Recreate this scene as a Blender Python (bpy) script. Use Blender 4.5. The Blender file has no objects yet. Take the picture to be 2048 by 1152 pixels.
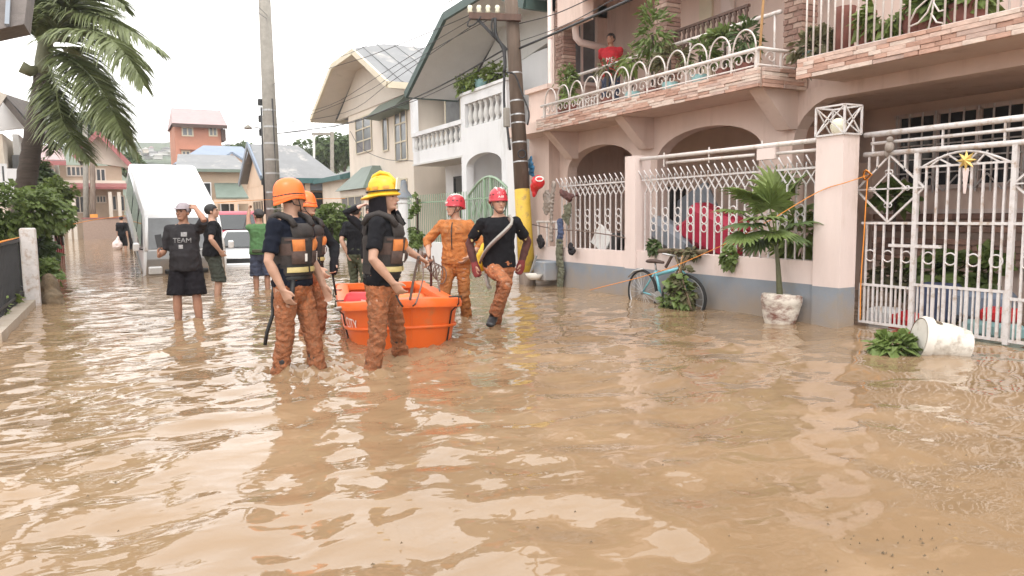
import bpy, bmesh, math, random
from mathutils import Vector, Matrix, Euler, noise
from mathutils.bvhtree import BVHTree
random.seed(7)
PI = math.pi
scn = bpy.context.scene
col = scn.collection
# ------------------------------------------------------------------ camera
FPX, CAMH = 1480.0, 1.25                      # focal length in photo pixels, eye height above the flood water
YAW, PITCH, ROLL = math.radians(27.956), math.radians(-5.6206), math.radians(-0.7)
cf = Vector((math.sin(YAW)*math.cos(PITCH), math.cos(YAW)*math.cos(PITCH), math.sin(PITCH)))
cr0 = Vector((math.cos(YAW), -math.sin(YAW), 0)); cu0 = cr0.cross(cf)
cr = cr0*math.cos(ROLL)+cu0*math.sin(ROLL); cu = -cr0*math.sin(ROLL)+cu0*math.cos(ROLL)
camd = bpy.data.cameras.new('camera'); cam = bpy.data.objects.new('camera', camd); col.objects.link(cam)
camd.sensor_width = 36; camd.lens = FPX/2048*36; camd.clip_end = 3000; camd.clip_start = .05
cam.matrix_world = Matrix(((cr.x, cu.x, -cf.x, 0), (cr.y, cu.y, -cf.y, 0), (cr.z, cu.z, -cf.z, CAMH), (0, 0, 0, 1)))
scn.camera = cam
# ------------------------------------------------------------------ world, sun, exposure
SUN_EL, SUN_AZ = math.radians(58), math.radians(200)   # high, veiled sun behind the camera to the left
w = bpy.data.worlds.new('World'); scn.world = w; w.use_nodes = True
nt = w.node_tree; nt.nodes.clear()
sky = nt.nodes.new('ShaderNodeTexSky'); sky.sky_type = 'NISHITA'; sky.sun_disc = False
sky.sun_elevation = SUN_EL; sky.sun_rotation = SUN_AZ; sky.dust_density = 4.0; sky.air_density = 1.0
hs = nt.nodes.new('ShaderNodeHueSaturation'); hs.inputs['Saturation'].default_value = .18
mx = nt.nodes.new('ShaderNodeMix'); mx.data_type = 'RGBA'; mx.inputs[0].default_value = .72
mx.inputs[7].default_value = (16.4, 16.1, 15.7, 1)      # even overcast cloud sheet
bg = nt.nodes.new('ShaderNodeBackground'); bg.inputs[1].default_value = .10
wo = nt.nodes.new('ShaderNodeOutputWorld')
nt.links.new(sky.outputs[0], hs.inputs['Color']); nt.links.new(hs.outputs[0], mx.inputs[6])
nt.links.new(mx.outputs[2], bg.inputs[0]); nt.links.new(bg.outputs[0], wo.inputs[0])
sd = bpy.data.lights.new('sun', 'SUN'); sd.energy = .7; sd.angle = math.radians(18); sd.color = (1, .96, .9)
so = bpy.data.objects.new('sun', sd); col.objects.link(so)
sdir = Vector((math.sin(SUN_AZ)*math.cos(SUN_EL), math.cos(SUN_AZ)*math.cos(SUN_EL), math.sin(SUN_EL)))
so.rotation_euler = (-sdir).to_track_quat('-Z', 'Y').to_euler(); so.location = (0, 0, 40)
scn.view_settings.view_transform = 'Standard'; scn.view_settings.look = 'None'
scn.view_settings.exposure = 0.97; scn.view_settings.gamma = 1; scn.view_settings.use_curve_mapping = False
# ------------------------------------------------------------------ measuring helpers: a pixel of the photo and one known coordinate give a point
CAM = Vector((0, 0, CAMH))
def ray(x, y): return cf + cr*((x-1024)/FPX) - cu*((y-576)/FPX)
def on(x, y, ax, val):
    d = ray(x, y); i = 'xyz'.index(ax); return CAM + d*((val-CAM[i])/d[i])
def atd(x, y, dep): return CAM + ray(x, y)*dep
def depth(p): return (Vector(p)-CAM).dot(cf)
# ------------------------------------------------------------------ materials
MATS = {}
def mat(name, c, rough=.7, var=.18, scale=6.0, bump=0.0, bscale=None, metal=0.0, spec=.5, c2=None, c2amt=.5, c2scale=None,
        stretch=(1, 1, 1), wet=None, leaf=0, emit=None, trans=0, coat=0, mud=0, alpha=None):
    if name in MATS: return MATS[name]
    m = bpy.data.materials.new(name); m.use_nodes = True; t = m.node_tree; N = t.nodes; L = t.links
    b = N['Principled BSDF']
    b.inputs['Roughness'].default_value = rough; b.inputs['Metallic'].default_value = metal
    b.inputs['Specular IOR Level'].default_value = spec
    if coat: b.inputs['Coat Weight'].default_value = coat; b.inputs['Coat Roughness'].default_value = .08
    if trans: b.inputs['Transmission Weight'].default_value = trans
    tc = N.new('ShaderNodeTexCoord'); mp = N.new('ShaderNodeMapping'); mp.inputs['Scale'].default_value = stretch
    geo = N.new('ShaderNodeNewGeometry')
    L.new(tc.outputs['Object'], mp.inputs['Vector'])
    n1 = N.new('ShaderNodeTexNoise'); n1.inputs['Scale'].default_value = scale; n1.inputs['Detail'].default_value = 6
    n1.inputs['Roughness'].default_value = .65
    L.new(mp.outputs[0], n1.inputs['Vector'])
    r = N.new('ShaderNodeValToRGB'); lo = [max(x*(1-var), 0) for x in c[:3]]; hi = [min(x*(1+var*.7), 1) for x in c[:3]]
    r.color_ramp.elements[0].position = .3; r.color_ramp.elements[1].position = .7
    r.color_ramp.elements[0].color = (*lo, 1); r.color_ramp.elements[1].color = (*hi, 1)
    L.new(n1.outputs['Fac'], r.inputs['Fac']); out = r.outputs['Color']
    if c2 is not None:
        n2 = N.new('ShaderNodeTexNoise'); n2.inputs['Scale'].default_value = c2scale or scale*1.7; n2.inputs['Detail'].default_value = 8
        n2.inputs['Roughness'].default_value = .7
        L.new(mp.outputs[0], n2.inputs['Vector'])
        r2 = N.new('ShaderNodeValToRGB'); r2.color_ramp.elements[0].position = .62-c2amt*.3; r2.color_ramp.elements[1].position = .72-c2amt*.3+.1
        L.new(n2.outputs['Fac'], r2.inputs['Fac'])
        mm = N.new('ShaderNodeMix'); mm.data_type = 'RGBA'; L.new(r2.outputs['Color'], mm.inputs[0]); L.new(out, mm.inputs[6])
        mm.inputs[7].default_value = (*c2[:3], 1); out = mm.outputs[2]
    if mud:                                    # dried flood mud: an uneven tide stain up to about `mud` metres above the water
        sx = N.new('ShaderNodeSeparateXYZ'); L.new(geo.outputs['Position'], sx.inputs[0])
        n3 = N.new('ShaderNodeTexNoise'); n3.inputs['Scale'].default_value = 3.5; n3.inputs['Detail'].default_value = 7
        L.new(geo.outputs['Position'], n3.inputs['Vector'])
        ma = N.new('ShaderNodeMath'); ma.operation = 'MULTIPLY_ADD'; ma.inputs[1].default_value = -mud*1.6; L.new(n3.outputs['Fac'], ma.inputs[0]); L.new(sx.outputs['Z'], ma.inputs[2])
        mr = N.new('ShaderNodeMapRange'); mr.inputs[1].default_value = -mud*.9; mr.inputs[2].default_value = mud*.5; mr.inputs[3].default_value = .75; mr.inputs[4].default_value = 0
        L.new(ma.outputs[0], mr.inputs[0])
        m3 = N.new('ShaderNodeMix'); m3.data_type = 'RGBA'; L.new(mr.outputs[0], m3.inputs[0]); L.new(out, m3.inputs[6]); m3.inputs[7].default_value = (.33, .24, .16, 1); out = m3.outputs[2]
    if wet:                                    # soaked cloth, darker up to an uneven line `wet` metres above the wearer's soles
        sx = N.new('ShaderNodeSeparateXYZ'); L.new(tc.outputs['Object'], sx.inputs[0])
        n3 = N.new('ShaderNodeTexNoise'); n3.inputs['Scale'].default_value = 7; n3.inputs['Detail'].default_value = 5; L.new(tc.outputs['Object'], n3.inputs['Vector'])
        ma = N.new('ShaderNodeMath'); ma.operation = 'MULTIPLY_ADD'; ma.inputs[1].default_value = -.5; L.new(n3.outputs['Fac'], ma.inputs[0]); L.new(sx.outputs['Z'], ma.inputs[2])
        mr = N.new('ShaderNodeMapRange'); mr.inputs[1].default_value = wet-.32; mr.inputs[2].default_value = wet-.16; mr.inputs[3].default_value = .46; mr.inputs[4].default_value = 0
        L.new(ma.outputs[0], mr.inputs[0]); m3 = N.new('ShaderNodeMix'); m3.data_type = 'RGBA'; L.new(mr.outputs[0], m3.inputs[0]); L.new(out, m3.inputs[6]); m3.inputs[7].default_value = (c[0]*.35, c[1]*.42, c[2]*.5, 1); out = m3.outputs[2]
    L.new(out, b.inputs['Base Color'])
    if leaf:                                   # thin leaves let some light through
        tr_ = N.new('ShaderNodeBsdfTranslucent'); L.new(out, tr_.inputs['Color']); ms = N.new('ShaderNodeMixShader'); ms.inputs[0].default_value = leaf
        L.new(b.outputs[0], ms.inputs[1]); L.new(tr_.outputs[0], ms.inputs[2]); L.new(ms.outputs[0], N['Material Output'].inputs['Surface'])
    if bump:
        nb = N.new('ShaderNodeTexNoise'); nb.inputs['Scale'].default_value = bscale or scale*4; nb.inputs['Detail'].default_value = 8
        L.new(mp.outputs[0], nb.inputs['Vector'])
        bp = N.new('ShaderNodeBump'); bp.inputs['Strength'].default_value = bump; bp.inputs['Distance'].default_value = .02
        L.new(nb.outputs['Fac'], bp.inputs['Height']); L.new(bp.outputs[0], b.inputs['Normal'])
    if emit: b.inputs['Emission Color'].default_value = (*emit, 1); b.inputs['Emission Strength'].default_value = 1
    MATS[name] = m; return m
# ------------------------------------------------------------------ mesh builder
class MB:
    def __init__(s): s.v = []; s.f = []
    def quadmesh(s, verts, faces):
        o = len(s.v); s.v += [tuple(x) for x in verts]; s.f += [tuple(o+i for i in q) for q in faces]; return s
    def box(s, c, size, R=None):
        c = Vector(c); hx, hy, hz = [x/2 for x in size]
        P = [Vector((x, y, z)) for x in (-hx, hx) for y in (-hy, hy) for z in (-hz, hz)]
        if R is not None: P = [R @ p for p in P]
        return s.quadmesh([c+p for p in P], [(0, 1, 3, 2), (4, 6, 7, 5), (0, 4, 5, 1), (2, 3, 7, 6), (0, 2, 6, 4), (1, 5, 7, 3)])
    def bb(s, x0, x1, y0, y1, z0, z1): return s.box(((x0+x1)/2, (y0+y1)/2, (z0+z1)/2), (abs(x1-x0), abs(y1-y0), abs(z1-z0)))
    def cbox(s, c, size, b, R=None):            # chamfered box
        c = Vector(c); h = [x/2 for x in size]; b = min(b, *[x*.49 for x in h]); V = []; 
        for sx in (-1, 1):
            for sy in (-1, 1):
                for sz in (-1, 1):
                    for k in range(3):
                        p = Vector((sx*h[0], sy*h[1], sz*h[2]))
                        for j in range(3):
                            if j != k: p[j] -= (sx, sy, sz)[j]*b
                        V.append(c+(R @ p if R is not None else p))
        bm = bmesh.new(); vs = [bm.verts.new(p) for p in V]; bmesh.ops.convex_hull(bm, input=vs)
        bm.verts.index_update(); s.quadmesh([v.co for v in bm.verts], [[v.index for v in f.verts] for f in bm.faces]); bm.free(); return s
    def beam(s, a, b, w, h=None, up=(0, 0, 1)):
        a = Vector(a); b = Vector(b); h = h or w; d = b-a; L = d.length; d = d/L; u = Vector(up)
        if abs(d.dot(u)) > .98: u = Vector((0, 1, 0))
        x = d.cross(u).normalized(); z = x.cross(d)
        R = Matrix((x, d, z)).transposed(); return s.box((a+b)/2, (w, L, h), R)
    def tube(s, pts, r, n=6, cap=True, closed=False):
        pts = [Vector(p) for p in pts]; m = len(pts); rr = r if isinstance(r, (list, tuple)) else [r]*m
        ref = None; rings = []
        for i, p in enumerate(pts):
            a = pts[i-1] if (i > 0 or closed) else p; b = pts[(i+1) % m] if (i < m-1 or closed) else p
            t = (b-a); t = t.normalized() if t.length > 1e-9 else Vector((0, 0, 1))
            if ref is None: ref = Vector((0, 0, 1)) if abs(t.z) < .9 else Vector((1, 0, 0))
            x = t.cross(ref)
            if x.length < 1e-6: x = t.cross(Vector((1, 0, 0)) if abs(t.x) < .9 else Vector((0, 1, 0)))
            x.normalize(); y = t.cross(x); ref = -y
            ref = t.cross(x)*-1 if False else ref
            rings.append([p+x*math.cos(2*PI*k/n)*rr[i]+y*math.sin(2*PI*k/n)*rr[i] for k in range(n)])
        V = [q for R_ in rings for q in R_]; Fc = []
        for i in range(m if closed else m-1):
            j = (i+1) % m
            for k in range(n): Fc.append((i*n+k, i*n+(k+1) % n, j*n+(k+1) % n, j*n+k))
        if cap and not closed: Fc.append(tuple(range(n))[::-1]); Fc.append(tuple((m-1)*n+k for k in range(n)))
        return s.quadmesh(V, Fc)
    def lathe(s, prof, n=12, c=(0, 0, 0), R=None, cap=True):
        c = Vector(c); V = []
        for r, z in prof:
            for k in range(n):
                p = Vector((r*math.cos(2*PI*k/n), r*math.sin(2*PI*k/n), z)); V.append(c+(R @ p if R is not None else p))
        m = len(prof); Fc = [(i*n+k, i*n+(k+1) % n, (i+1)*n+(k+1) % n, (i+1)*n+k) for i in range(m-1) for k in range(n)]
        if cap: Fc += [tuple(range(n))[::-1], tuple((m-1)*n+k for k in range(n))]
        return s.quadmesh(V, Fc)
    def prism(s, poly, ax, d0, d1):             # polygon in the two other axes, extruded along ax
        def mk(p, d): return {'x': (d, p[0], p[1]), 'y': (p[0], d, p[1]), 'z': (p[0], p[1], d)}[ax]
        n = len(poly); V = [mk(p, d0) for p in poly]+[mk(p, d1) for p in poly]
        return s.quadmesh(V, [tuple(range(n))[::-1], tuple(range(n, 2*n))]+[(i, (i+1) % n, n+(i+1) % n, n+i) for i in range(n)])
    def ell(s, c, r, R=None, nu=12, nv=8):
        c = Vector(c); V = []; 
        for i in range(1, nv):
            th = PI*i/nv
            for k in range(nu):
                p = Vector((r[0]*math.sin(th)*math.cos(2*PI*k/nu), r[1]*math.sin(th)*math.sin(2*PI*k/nu), r[2]*math.cos(th)))
                V.append(c+(R @ p if R is not None else p))
        e = Vector((0, 0, r[2])); e = R @ e if R is not None else e; V += [c+e, c-e]; o = len(V)
        Fc = [(i*nu+k, (i+1)*nu+k, (i+1)*nu+(k+1) % nu, i*nu+(k+1) % nu) for i in range(nv-2) for k in range(nu)]
        Fc += [(o-2, k, (k+1) % nu) for k in range(nu)]+[(o-1, (nv-2)*nu+(k+1) % nu, (nv-2)*nu+k) for k in range(nu)]
        return s.quadmesh(V, Fc)
    def mesh(s, name, m=None, smooth=False, fix=True):
        me = bpy.data.meshes.new(name); me.from_pydata(s.v, [], s.f)
        if fix:
            bm = bmesh.new(); bm.from_mesh(me); bmesh.ops.recalc_face_normals(bm, faces=bm.faces); bm.to_mesh(me); bm.free()
        if m: me.materials.append(m)
        if smooth is True: me.polygons.foreach_set('use_smooth', [True]*len(me.polygons))
        elif smooth: 
            me.polygons.foreach_set('use_smooth', [True]*len(me.polygons)); me.set_sharp_from_angle(angle=smooth)
        return me
    def build(s, name, m, parent=None, smooth=False, fix=True): return put(name, s.mesh(name, m, smooth, fix), parent)
def put(name, me, parent=None, M=None):
    o = bpy.data.objects.new(name, me); col.objects.link(o)
    if parent is not None:
        o.parent = parent; o.matrix_parent_inverse = wm(parent).inverted()
    if M is not None: o.matrix_basis = M
    return o
WM = {}
def wm(o):
    return WM.get(o.name, Matrix.Identity(4))
def thing(name, label, cat, loc=(0, 0, 0), rz=0, group=None):
    o = bpy.data.objects.new(name, None); col.objects.link(o); o.location = loc; o.rotation_euler = (0, 0, rz); o.empty_display_size = .1
    WM[o.name] = Matrix.Translation(loc) @ Matrix.Rotation(rz, 4, 'Z')
    return tag(o, label, cat, group)
def tag(o, label, cat=None, group=None):
    o['label'] = label
    if cat: o['category'] = cat
    if group: o['group'] = group
    return o
def struct(o): o['kind'] = 'structure'; return o
def stuff(o): o['kind'] = 'stuff'; return o
def T(x, y, z): return Matrix.Translation((x, y, z))
def RZ(a): return Matrix.Rotation(a, 3, 'Z')
def text_mesh(body, size, depth_=.004):
    cu_ = bpy.data.curves.new('txt', 'FONT'); cu_.body = body; cu_.size = size; cu_.extrude = depth_; cu_.align_x = 'CENTER'; cu_.align_y = 'CENTER'
    o = bpy.data.objects.new('txt', cu_); col.objects.link(o); dg = bpy.context.evaluated_depsgraph_get()
    me = bpy.data.meshes.new_from_object(o.evaluated_get(dg)); bpy.data.objects.remove(o); return me
def subdiv_project(me, bvh, M, dirn, off, cuts=2):
    bm = bmesh.new(); bm.from_mesh(me); bmesh.ops.triangulate(bm, faces=bm.faces)
    bmesh.ops.subdivide_edges(bm, edges=bm.edges, cuts=cuts, use_grid_fill=False)
    for v in bm.verts:
        p = M @ v.co; h = bvh.ray_cast(p - dirn*1.0, dirn)
        v.co = (h[0]-dirn*off) if h[0] else p
    bm.to_mesh(me); bm.free(); return me
# ------------------------------------------------------------------ people
def loc_put(name, me, parent):
    o = bpy.data.objects.new(name, me); col.objects.link(o); o.parent = parent; return o
def head_rz(a):                                # 0 away from the camera, 90 to the right of the picture, 180 towards the camera
    a = math.radians(a); aw = Vector((math.sin(YAW), math.cos(YAW), 0)); d = aw*math.cos(a)+cr0*math.sin(a)
    return math.atan2(-d.x, d.y)
def ik(a, t, l1, l2, hint):
    d = t-a; L = d.length; mxl = (l1+l2)*.998
    if L > mxl: t = a+d*(mxl/L); d = t-a; L = mxl
    u = d/L; x = (l1*l1-l2*l2+L*L)/(2*L); h = math.sqrt(max(l1*l1-x*x, 0)); hp = hint-u*hint.dot(u)
    if hp.length < 1e-4: hp = Vector((0, -1, 0))
    return a+u*x+hp.normalized()*h, t
def limb(mb, pts, rad, side=Vector((1, 0, 0)), n=14, round_=True):
    pts = [Vector(p) for p in pts]; rad = [(r, r) if not isinstance(r, tuple) else r for r in rad]
    if round_:
        d0 = (pts[0]-pts[1]).normalized(); d1 = (pts[-1]-pts[-2]).normalized(); r0 = min(rad[0]); r1 = min(rad[-1])
        pts = [pts[0]+d0*r0*.75, pts[0]+d0*r0*.45]+pts+[pts[-1]+d1*r1*.45, pts[-1]+d1*r1*.75]
        rad = [tuple(x*.3 for x in rad[0]), tuple(x*.8 for x in rad[0])]+rad+[tuple(x*.8 for x in rad[-1]), tuple(x*.3 for x in rad[-1])]
    V = []; m = len(pts)
    for i, p in enumerate(pts):
        t = pts[min(i+1, m-1)]-pts[max(i-1, 0)]; t.normalize(); x = side-t*side.dot(t)
        if x.length < .05: x = Vector((0, 1, 0))-t*t.y
        x.normalize(); y = t.cross(x)
        for k in range(n): V.append(p+x*math.cos(2*PI*k/n)*rad[i][0]+y*math.sin(2*PI*k/n)*rad[i][1])
    Fc = [(i*n+k, i*n+(k+1) % n, (i+1)*n+(k+1) % n, (i+1)*n+k) for i in range(m-1) for k in range(n)]
    Fc += [tuple(range(n))[::-1], tuple((m-1)*n+k for k in range(n))]
    mb.quadmesh(V, Fc)
def meld(mb, name, m, voxel, smooth=4, wrinkle=None, folds=False):
    me = mb.mesh(name, None); o = bpy.data.objects.new('tmp', me); col.objects.link(o)
    r = o.modifiers.new('r', 'REMESH'); r.mode = 'VOXEL'; r.voxel_size = voxel; r.use_smooth_shade = True
    if smooth: q = o.modifiers.new('s', 'SMOOTH'); q.factor = .5; q.iterations = smooth
    dg = bpy.context.evaluated_depsgraph_get(); me2 = bpy.data.meshes.new_from_object(o.evaluated_get(dg))
    bpy.data.objects.remove(o); bpy.data.meshes.remove(me)
    if wrinkle:
        amp, sc, seed = wrinkle; nn = [v.normal.copy() for v in me2.vertices]; off = Vector((seed*7.3, seed*3.1, seed))
        for v, nv in zip(me2.vertices, nn):
            p = v.co; q = Vector((p.x, p.y, p.z*1.25))*sc+off
            a = noise.noise(q+Vector((noise.noise(q*.6), noise.noise(q*.6+off), 0))*1.2)
            b = noise.noise(q*2.3+off)+(.9*noise.noise(q*3.6) if folds else 0)
            e = 0
            if folds:                          # cloth piling up in rolls at the ankle, creasing at the knee, hanging in long drapes from the hip
                zz = p.z; ph_ = noise.noise(p*5+off)*5; e = .0050*math.sin(68*zz+ph_+3*math.atan2(p.y, abs(p.x)-.1))*(math.exp(-((zz-.30)/.13)**2)+.7*math.exp(-((zz-.53)/.08)**2))+.006*math.sin(9*math.atan2(p.y, p.x)+2*ph_*.5)*math.exp(-((zz-.80)/.12)**2)
            v.co = p+nv*(amp*((1-abs(a)*2.6)*.9+b*.45-.25)+e)
    me2.name = name
    if m: me2.materials.append(m)
    me2.polygons.foreach_set('use_smooth', [True]*len(me2.polygons)); return me2
TORSO = [(-.2, .125, .10), (-.08, .163, .118), (.06, .168, .116), (.25, .15, .103), (.5, .158, .110), (.72, .174, .117), (.86, .18, .104), (.95, .14, .082), (1.03, .075, .062)]
class Fig: pass
def person(label, loc, heading, H=1.70, pelvis=(0, 0), drop=0, lean=(0, 0), twist=0, hr=None, hl=None, er=None, el=None, fr=None, fl=None, kr=None, kl=None,
           head=(0, 0), bulk=1.0, skin='skin', curl=(.5, .5), group=None, belly=0, voxel=.0075, hdir=(None, None), feet_boots=None):
    """joints from targets: hr/hl wrists and fr/fl ankles are world points or offsets in the figure's own frame ('l', x, y, z)"""
    s = H/1.755; g = Fig(); rz = head_rz(heading)
    root = thing('person', label, 'person', loc, rz, group); g.root = root; g.s = s; g.bulk = bulk; g.belly = belly
    Minv = (Matrix.Translation(loc) @ Matrix.Rotation(rz, 4, 'Z')).inverted()
    def tl(p, d):
        if p is None: return Vector(d)*s
        if p[0] == 'l': return Vector(p[1:])*s
        return Minv @ Vector(p)
    g.Pc = Vector((pelvis[0], pelvis[1], .955-drop))*s; g.Nb = g.Pc+Vector((lean[0], lean[1], math.sqrt(max(.52**2-lean[0]**2-lean[1]**2, .01))))*s
    g.tw = math.radians(twist)
    def frame(t):
        a = g.tw*max(0, min(1, t)); p = g.Pc.lerp(g.Nb, t); p = p+Vector((0, 1, 0))*(.012*s*math.sin(PI*max(0, min(1, t))))
        up = (g.Nb-g.Pc).normalized(); x = Vector((math.cos(a), math.sin(a), 0)); x = (x-up*x.dot(up)).normalized(); y = up.cross(x)
        return p, x, y, up
    g.frame = frame
    def wd(t):
        for i in range(len(TORSO)-1):
            a, b = TORSO[i], TORSO[i+1]
            if t <= b[0]:
                k = max(0, (t-a[0])/(b[0]-a[0])); k = k*k*(3-2*k); return (a[1]+(b[1]-a[1])*k)*s*bulk, (a[2]+(b[2]-a[2])*k)*s*bulk
        return TORSO[-1][1]*s, TORSO[-1][2]*s
    g.wd = wd
    def surf(t, ang, infl=0):                  # ang 0 = front, 90 = figure's right
        p, x, y, up = frame(t); w_, d_ = wd(t); a = math.radians(ang); bl = belly*math.exp(-((t-.25)/.3)**2)*max(0, math.cos(a))
        return p+x*math.sin(a)*(w_+infl)+y*math.cos(a)*(d_+infl+bl)
    g.surf = surf
    p, x, y, up = frame(.89); bk = .185*s*(.5+.5*bulk)
    g.sh = {1: p+x*bk, -1: p-x*bk}
    p0, x0, y0, u0 = frame(0); g.hip = {1: g.Pc+x0*.092*s-Vector((0, 0, .03*s)), -1: g.Pc-x0*.092*s-Vector((0, 0, .03*s))}
    g.wr = {}; g.elb = {}; g.kn = {}; g.an = {}
    for sd_, h, e, f, k in ((1, hr, er, fr, kr), (-1, hl, el, fl, kl)):
        t = tl(h, (sd_*.26, .06, .84)); hint = Vector(e) if e else Vector((sd_*.35, -1, -.2))
        g.elb[sd_], g.wr[sd_] = ik(g.sh[sd_], t, .29*s, .255*s, hint)
        t = tl(f, (sd_*.10, 0, .09)); hint = Vector(k) if k else Vector((sd_*.12, 1, 0))
        g.kn[sd_], g.an[sd_] = ik(g.hip[sd_], t, .425*s, .42*s, hint)
    # head frame
    hy, hp = math.radians(head[0]), math.radians(head[1])
    g.Rh = Matrix.Rotation(hy, 3, 'Z') @ Matrix.Rotation(hp, 3, 'X'); g.hc = g.Nb+Vector((0, .015*s, .06*s))+g.Rh @ Vector((0, .012, .105))*s
    B = MB()
    # torso, limbs
    pts = []; rad = []
    for t, _, _ in TORSO: q = frame(t); w_, d_ = wd(t); pts.append(q[0]+q[2]*belly*.5*math.exp(-((t-.25)/.3)**2)); rad.append((w_, d_+belly*.5*math.exp(-((t-.25)/.3)**2)))
    limb(B, pts, rad, side=frame(.6)[1], n=20)
    for sd_ in (1, -1):
        a, e, w_ = g.sh[sd_], g.elb[sd_], g.wr[sd_]; b = (.6+.4*bulk)*s
        B.ell(a, (.056*b,)*3); limb(B, [a, a.lerp(e, .4), a.lerp(e, .8), e, e.lerp(w_, .3), e.lerp(w_, .7), w_], [.05*b, .049*b, .041*b, .037*b, .042*b, .033*b, (.027*b, .027*b)])
        limb(B, [g.Nb-Vector((0, 0, .01*s)), a], [.05*s, .045*s])
        h, k, an = g.hip[sd_], g.kn[sd_], g.an[sd_]
        limb(B, [h, h.lerp(k, .4), h.lerp(k, .85), k, k.lerp(an, .3), k.lerp(an, .75), an], [.088*b, .078*b, .058*b, .055*b, .057*b, .04*b, .036*b])
        fd = Vector((sd_*.12, 1, 0)); sh_ = (an-k).normalized(); tilt = Vector((0, 0, 0))
        fd = (fd-sh_*fd.dot(sh_)*.6).normalized(); g.__dict__.setdefault('fd', {})[sd_] = fd
        limb(B, [an-fd*.05*s+sh_*.045*s, an+fd*.05*s+sh_*.05*s, an+fd*.15*s+sh_*.062*s], [(.036*s, .034*s), (.044*s, .032*s), (.04*s, .02*s)])
        # hand
        wv = g.wr[sd_]; d = (wv-e).normalized(); hd = hdir[0 if sd_ == 1 else 1]
        if hd: d = Vector(hd).normalized()
        px = Vector((0, 0, 1)).cross(d) if abs(d.z) < .9 else Vector((0, 1, 0)); px = (px-d*px.dot(d)).normalized()   # across the palm
        if abs(d.z) >= .6: px = Vector((0, 1, 0)); px = (px-d*px.dot(d)).normalized()
        nrm = d.cross(px).normalized()
        if nrm.dot(Vector((sd_, 0, 0))) > 0: nrm = -nrm                  # palm faces the body
        cu_ = curl[0 if sd_ == 1 else 1]
        limb(B, [wv-d*.01, wv+d*.03*s, wv+d*.085*s], [(.028*s, .021*s), (.038*s, .017*s), (.042*s, .015*s)], side=px)
        for i, L in enumerate((.070, .078, .073, .058)):
            b0 = wv+d*.084*s+px*(.030-.0205*i)*s; pp = [b0-d*.02*s]; ang = 0; q = b0; pp.append(q)
            for j, fr_ in enumerate((.45, .32, .23)):
                ang += cu_*(.55, 1.0, .8)[j]*(1+.12*i); dd = d*math.cos(ang)+nrm*math.sin(ang)+px*(.06-.045*i); q = q+dd*L*fr_*s; pp.append(q)
            limb(B, pp, [.0098*s, .0098*s, .0092*s, .0085*s, .0078*s], n=8)
        tb = wv+d*.02*s+px*.028*s; td = (d*.7+px*.6+nrm*.45*(.5+cu_)).normalized()
        limb(B, [tb-td*.01, tb+td*.035*s, tb+(td+d*.5).normalized()*.07*s], [.0135*s, .0115*s, .009*s], n=8)
    # neck and head
    Rh, hc = g.Rh, g.hc
    def hp_(x_, y_, z_): return hc+Rh @ Vector((x_, y_, z_))*s
    limb(B, [g.Nb-Vector((0, 0, .03*s)), g.Nb+Vector((0, .01, .03))*s, hp_(0, -.012, -.05)], [.062*s, .056*s, .054*s])
    def E(c_, r_): B.ell(hp_(*c_), [q*s for q in r_], Rh, 14, 10)
    E((0, -.014, .035), (.076, .096, .086)); E((0, .028, -.022), (.062, .064, .088)); E((0, .036, -.078), (.044, .05, .036)); E((0, .076, .024), (.048, .018, .012))
    E((.034, .066, -.018), (.022, .02, .02)); E((-.034, .066, -.018), (.022, .02, .02)); E((0, .088, -.060), (.023, .012, .0085)); E((0, .082, -.09), (.02, .014, .013))
    for q in (1, -1): E((q*.076, -.006, -.008), (.011, .02, .032))
    limb(B, [hp_(0, .086, .014), hp_(0, .102, -.014), hp_(0, .108, -.032)], [.010*s, .012*s, .016*s], n=8)
    g.hp = hp_
    body = loc_put('body', meld(B, 'body', MATS[skin], voxel, 2), root); g.body = body
    for q in (1, -1):
        e_ = MB().ell(hp_(q*.031, .083, .002), (.0125*s, .006*s, .006*s), Rh, 8, 6).mesh('eye', MATS['eye'], True); loc_put('eye', e_, root)
        b_ = MB(); limb(b_, [hp_(q*.014, .093, .021), hp_(q*.033, .091, .026), hp_(q*.052, .078, .019)], [.004*s, .0055*s, .003*s], n=6); loc_put('eyebrow', b_.mesh('eyebrow', MATS['hair'], True), root)
    b_ = MB(); limb(b_, [hp_(-.024, .089, -.060), hp_(0, .098, -.058), hp_(.024, .089, -.060)], [.003*s, .0055*s, .003*s], n=6); loc_put('lips', b_.mesh('lips', MATS['lip'], True), root)
    return g
def tube_len(pts, r, frac):                    # cut a two-bone chain at a fraction of its length
    a, b, c = pts; L1 = (b-a).length; L2 = (c-b).length; L = (L1+L2)*frac
    if L <= L1: return [a, a.lerp(b, .5*L/L1), a.lerp(b, L/L1)]
    return [a, a.lerp(b, .5), b, b.lerp(c, (L-L1)/L2)]
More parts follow.
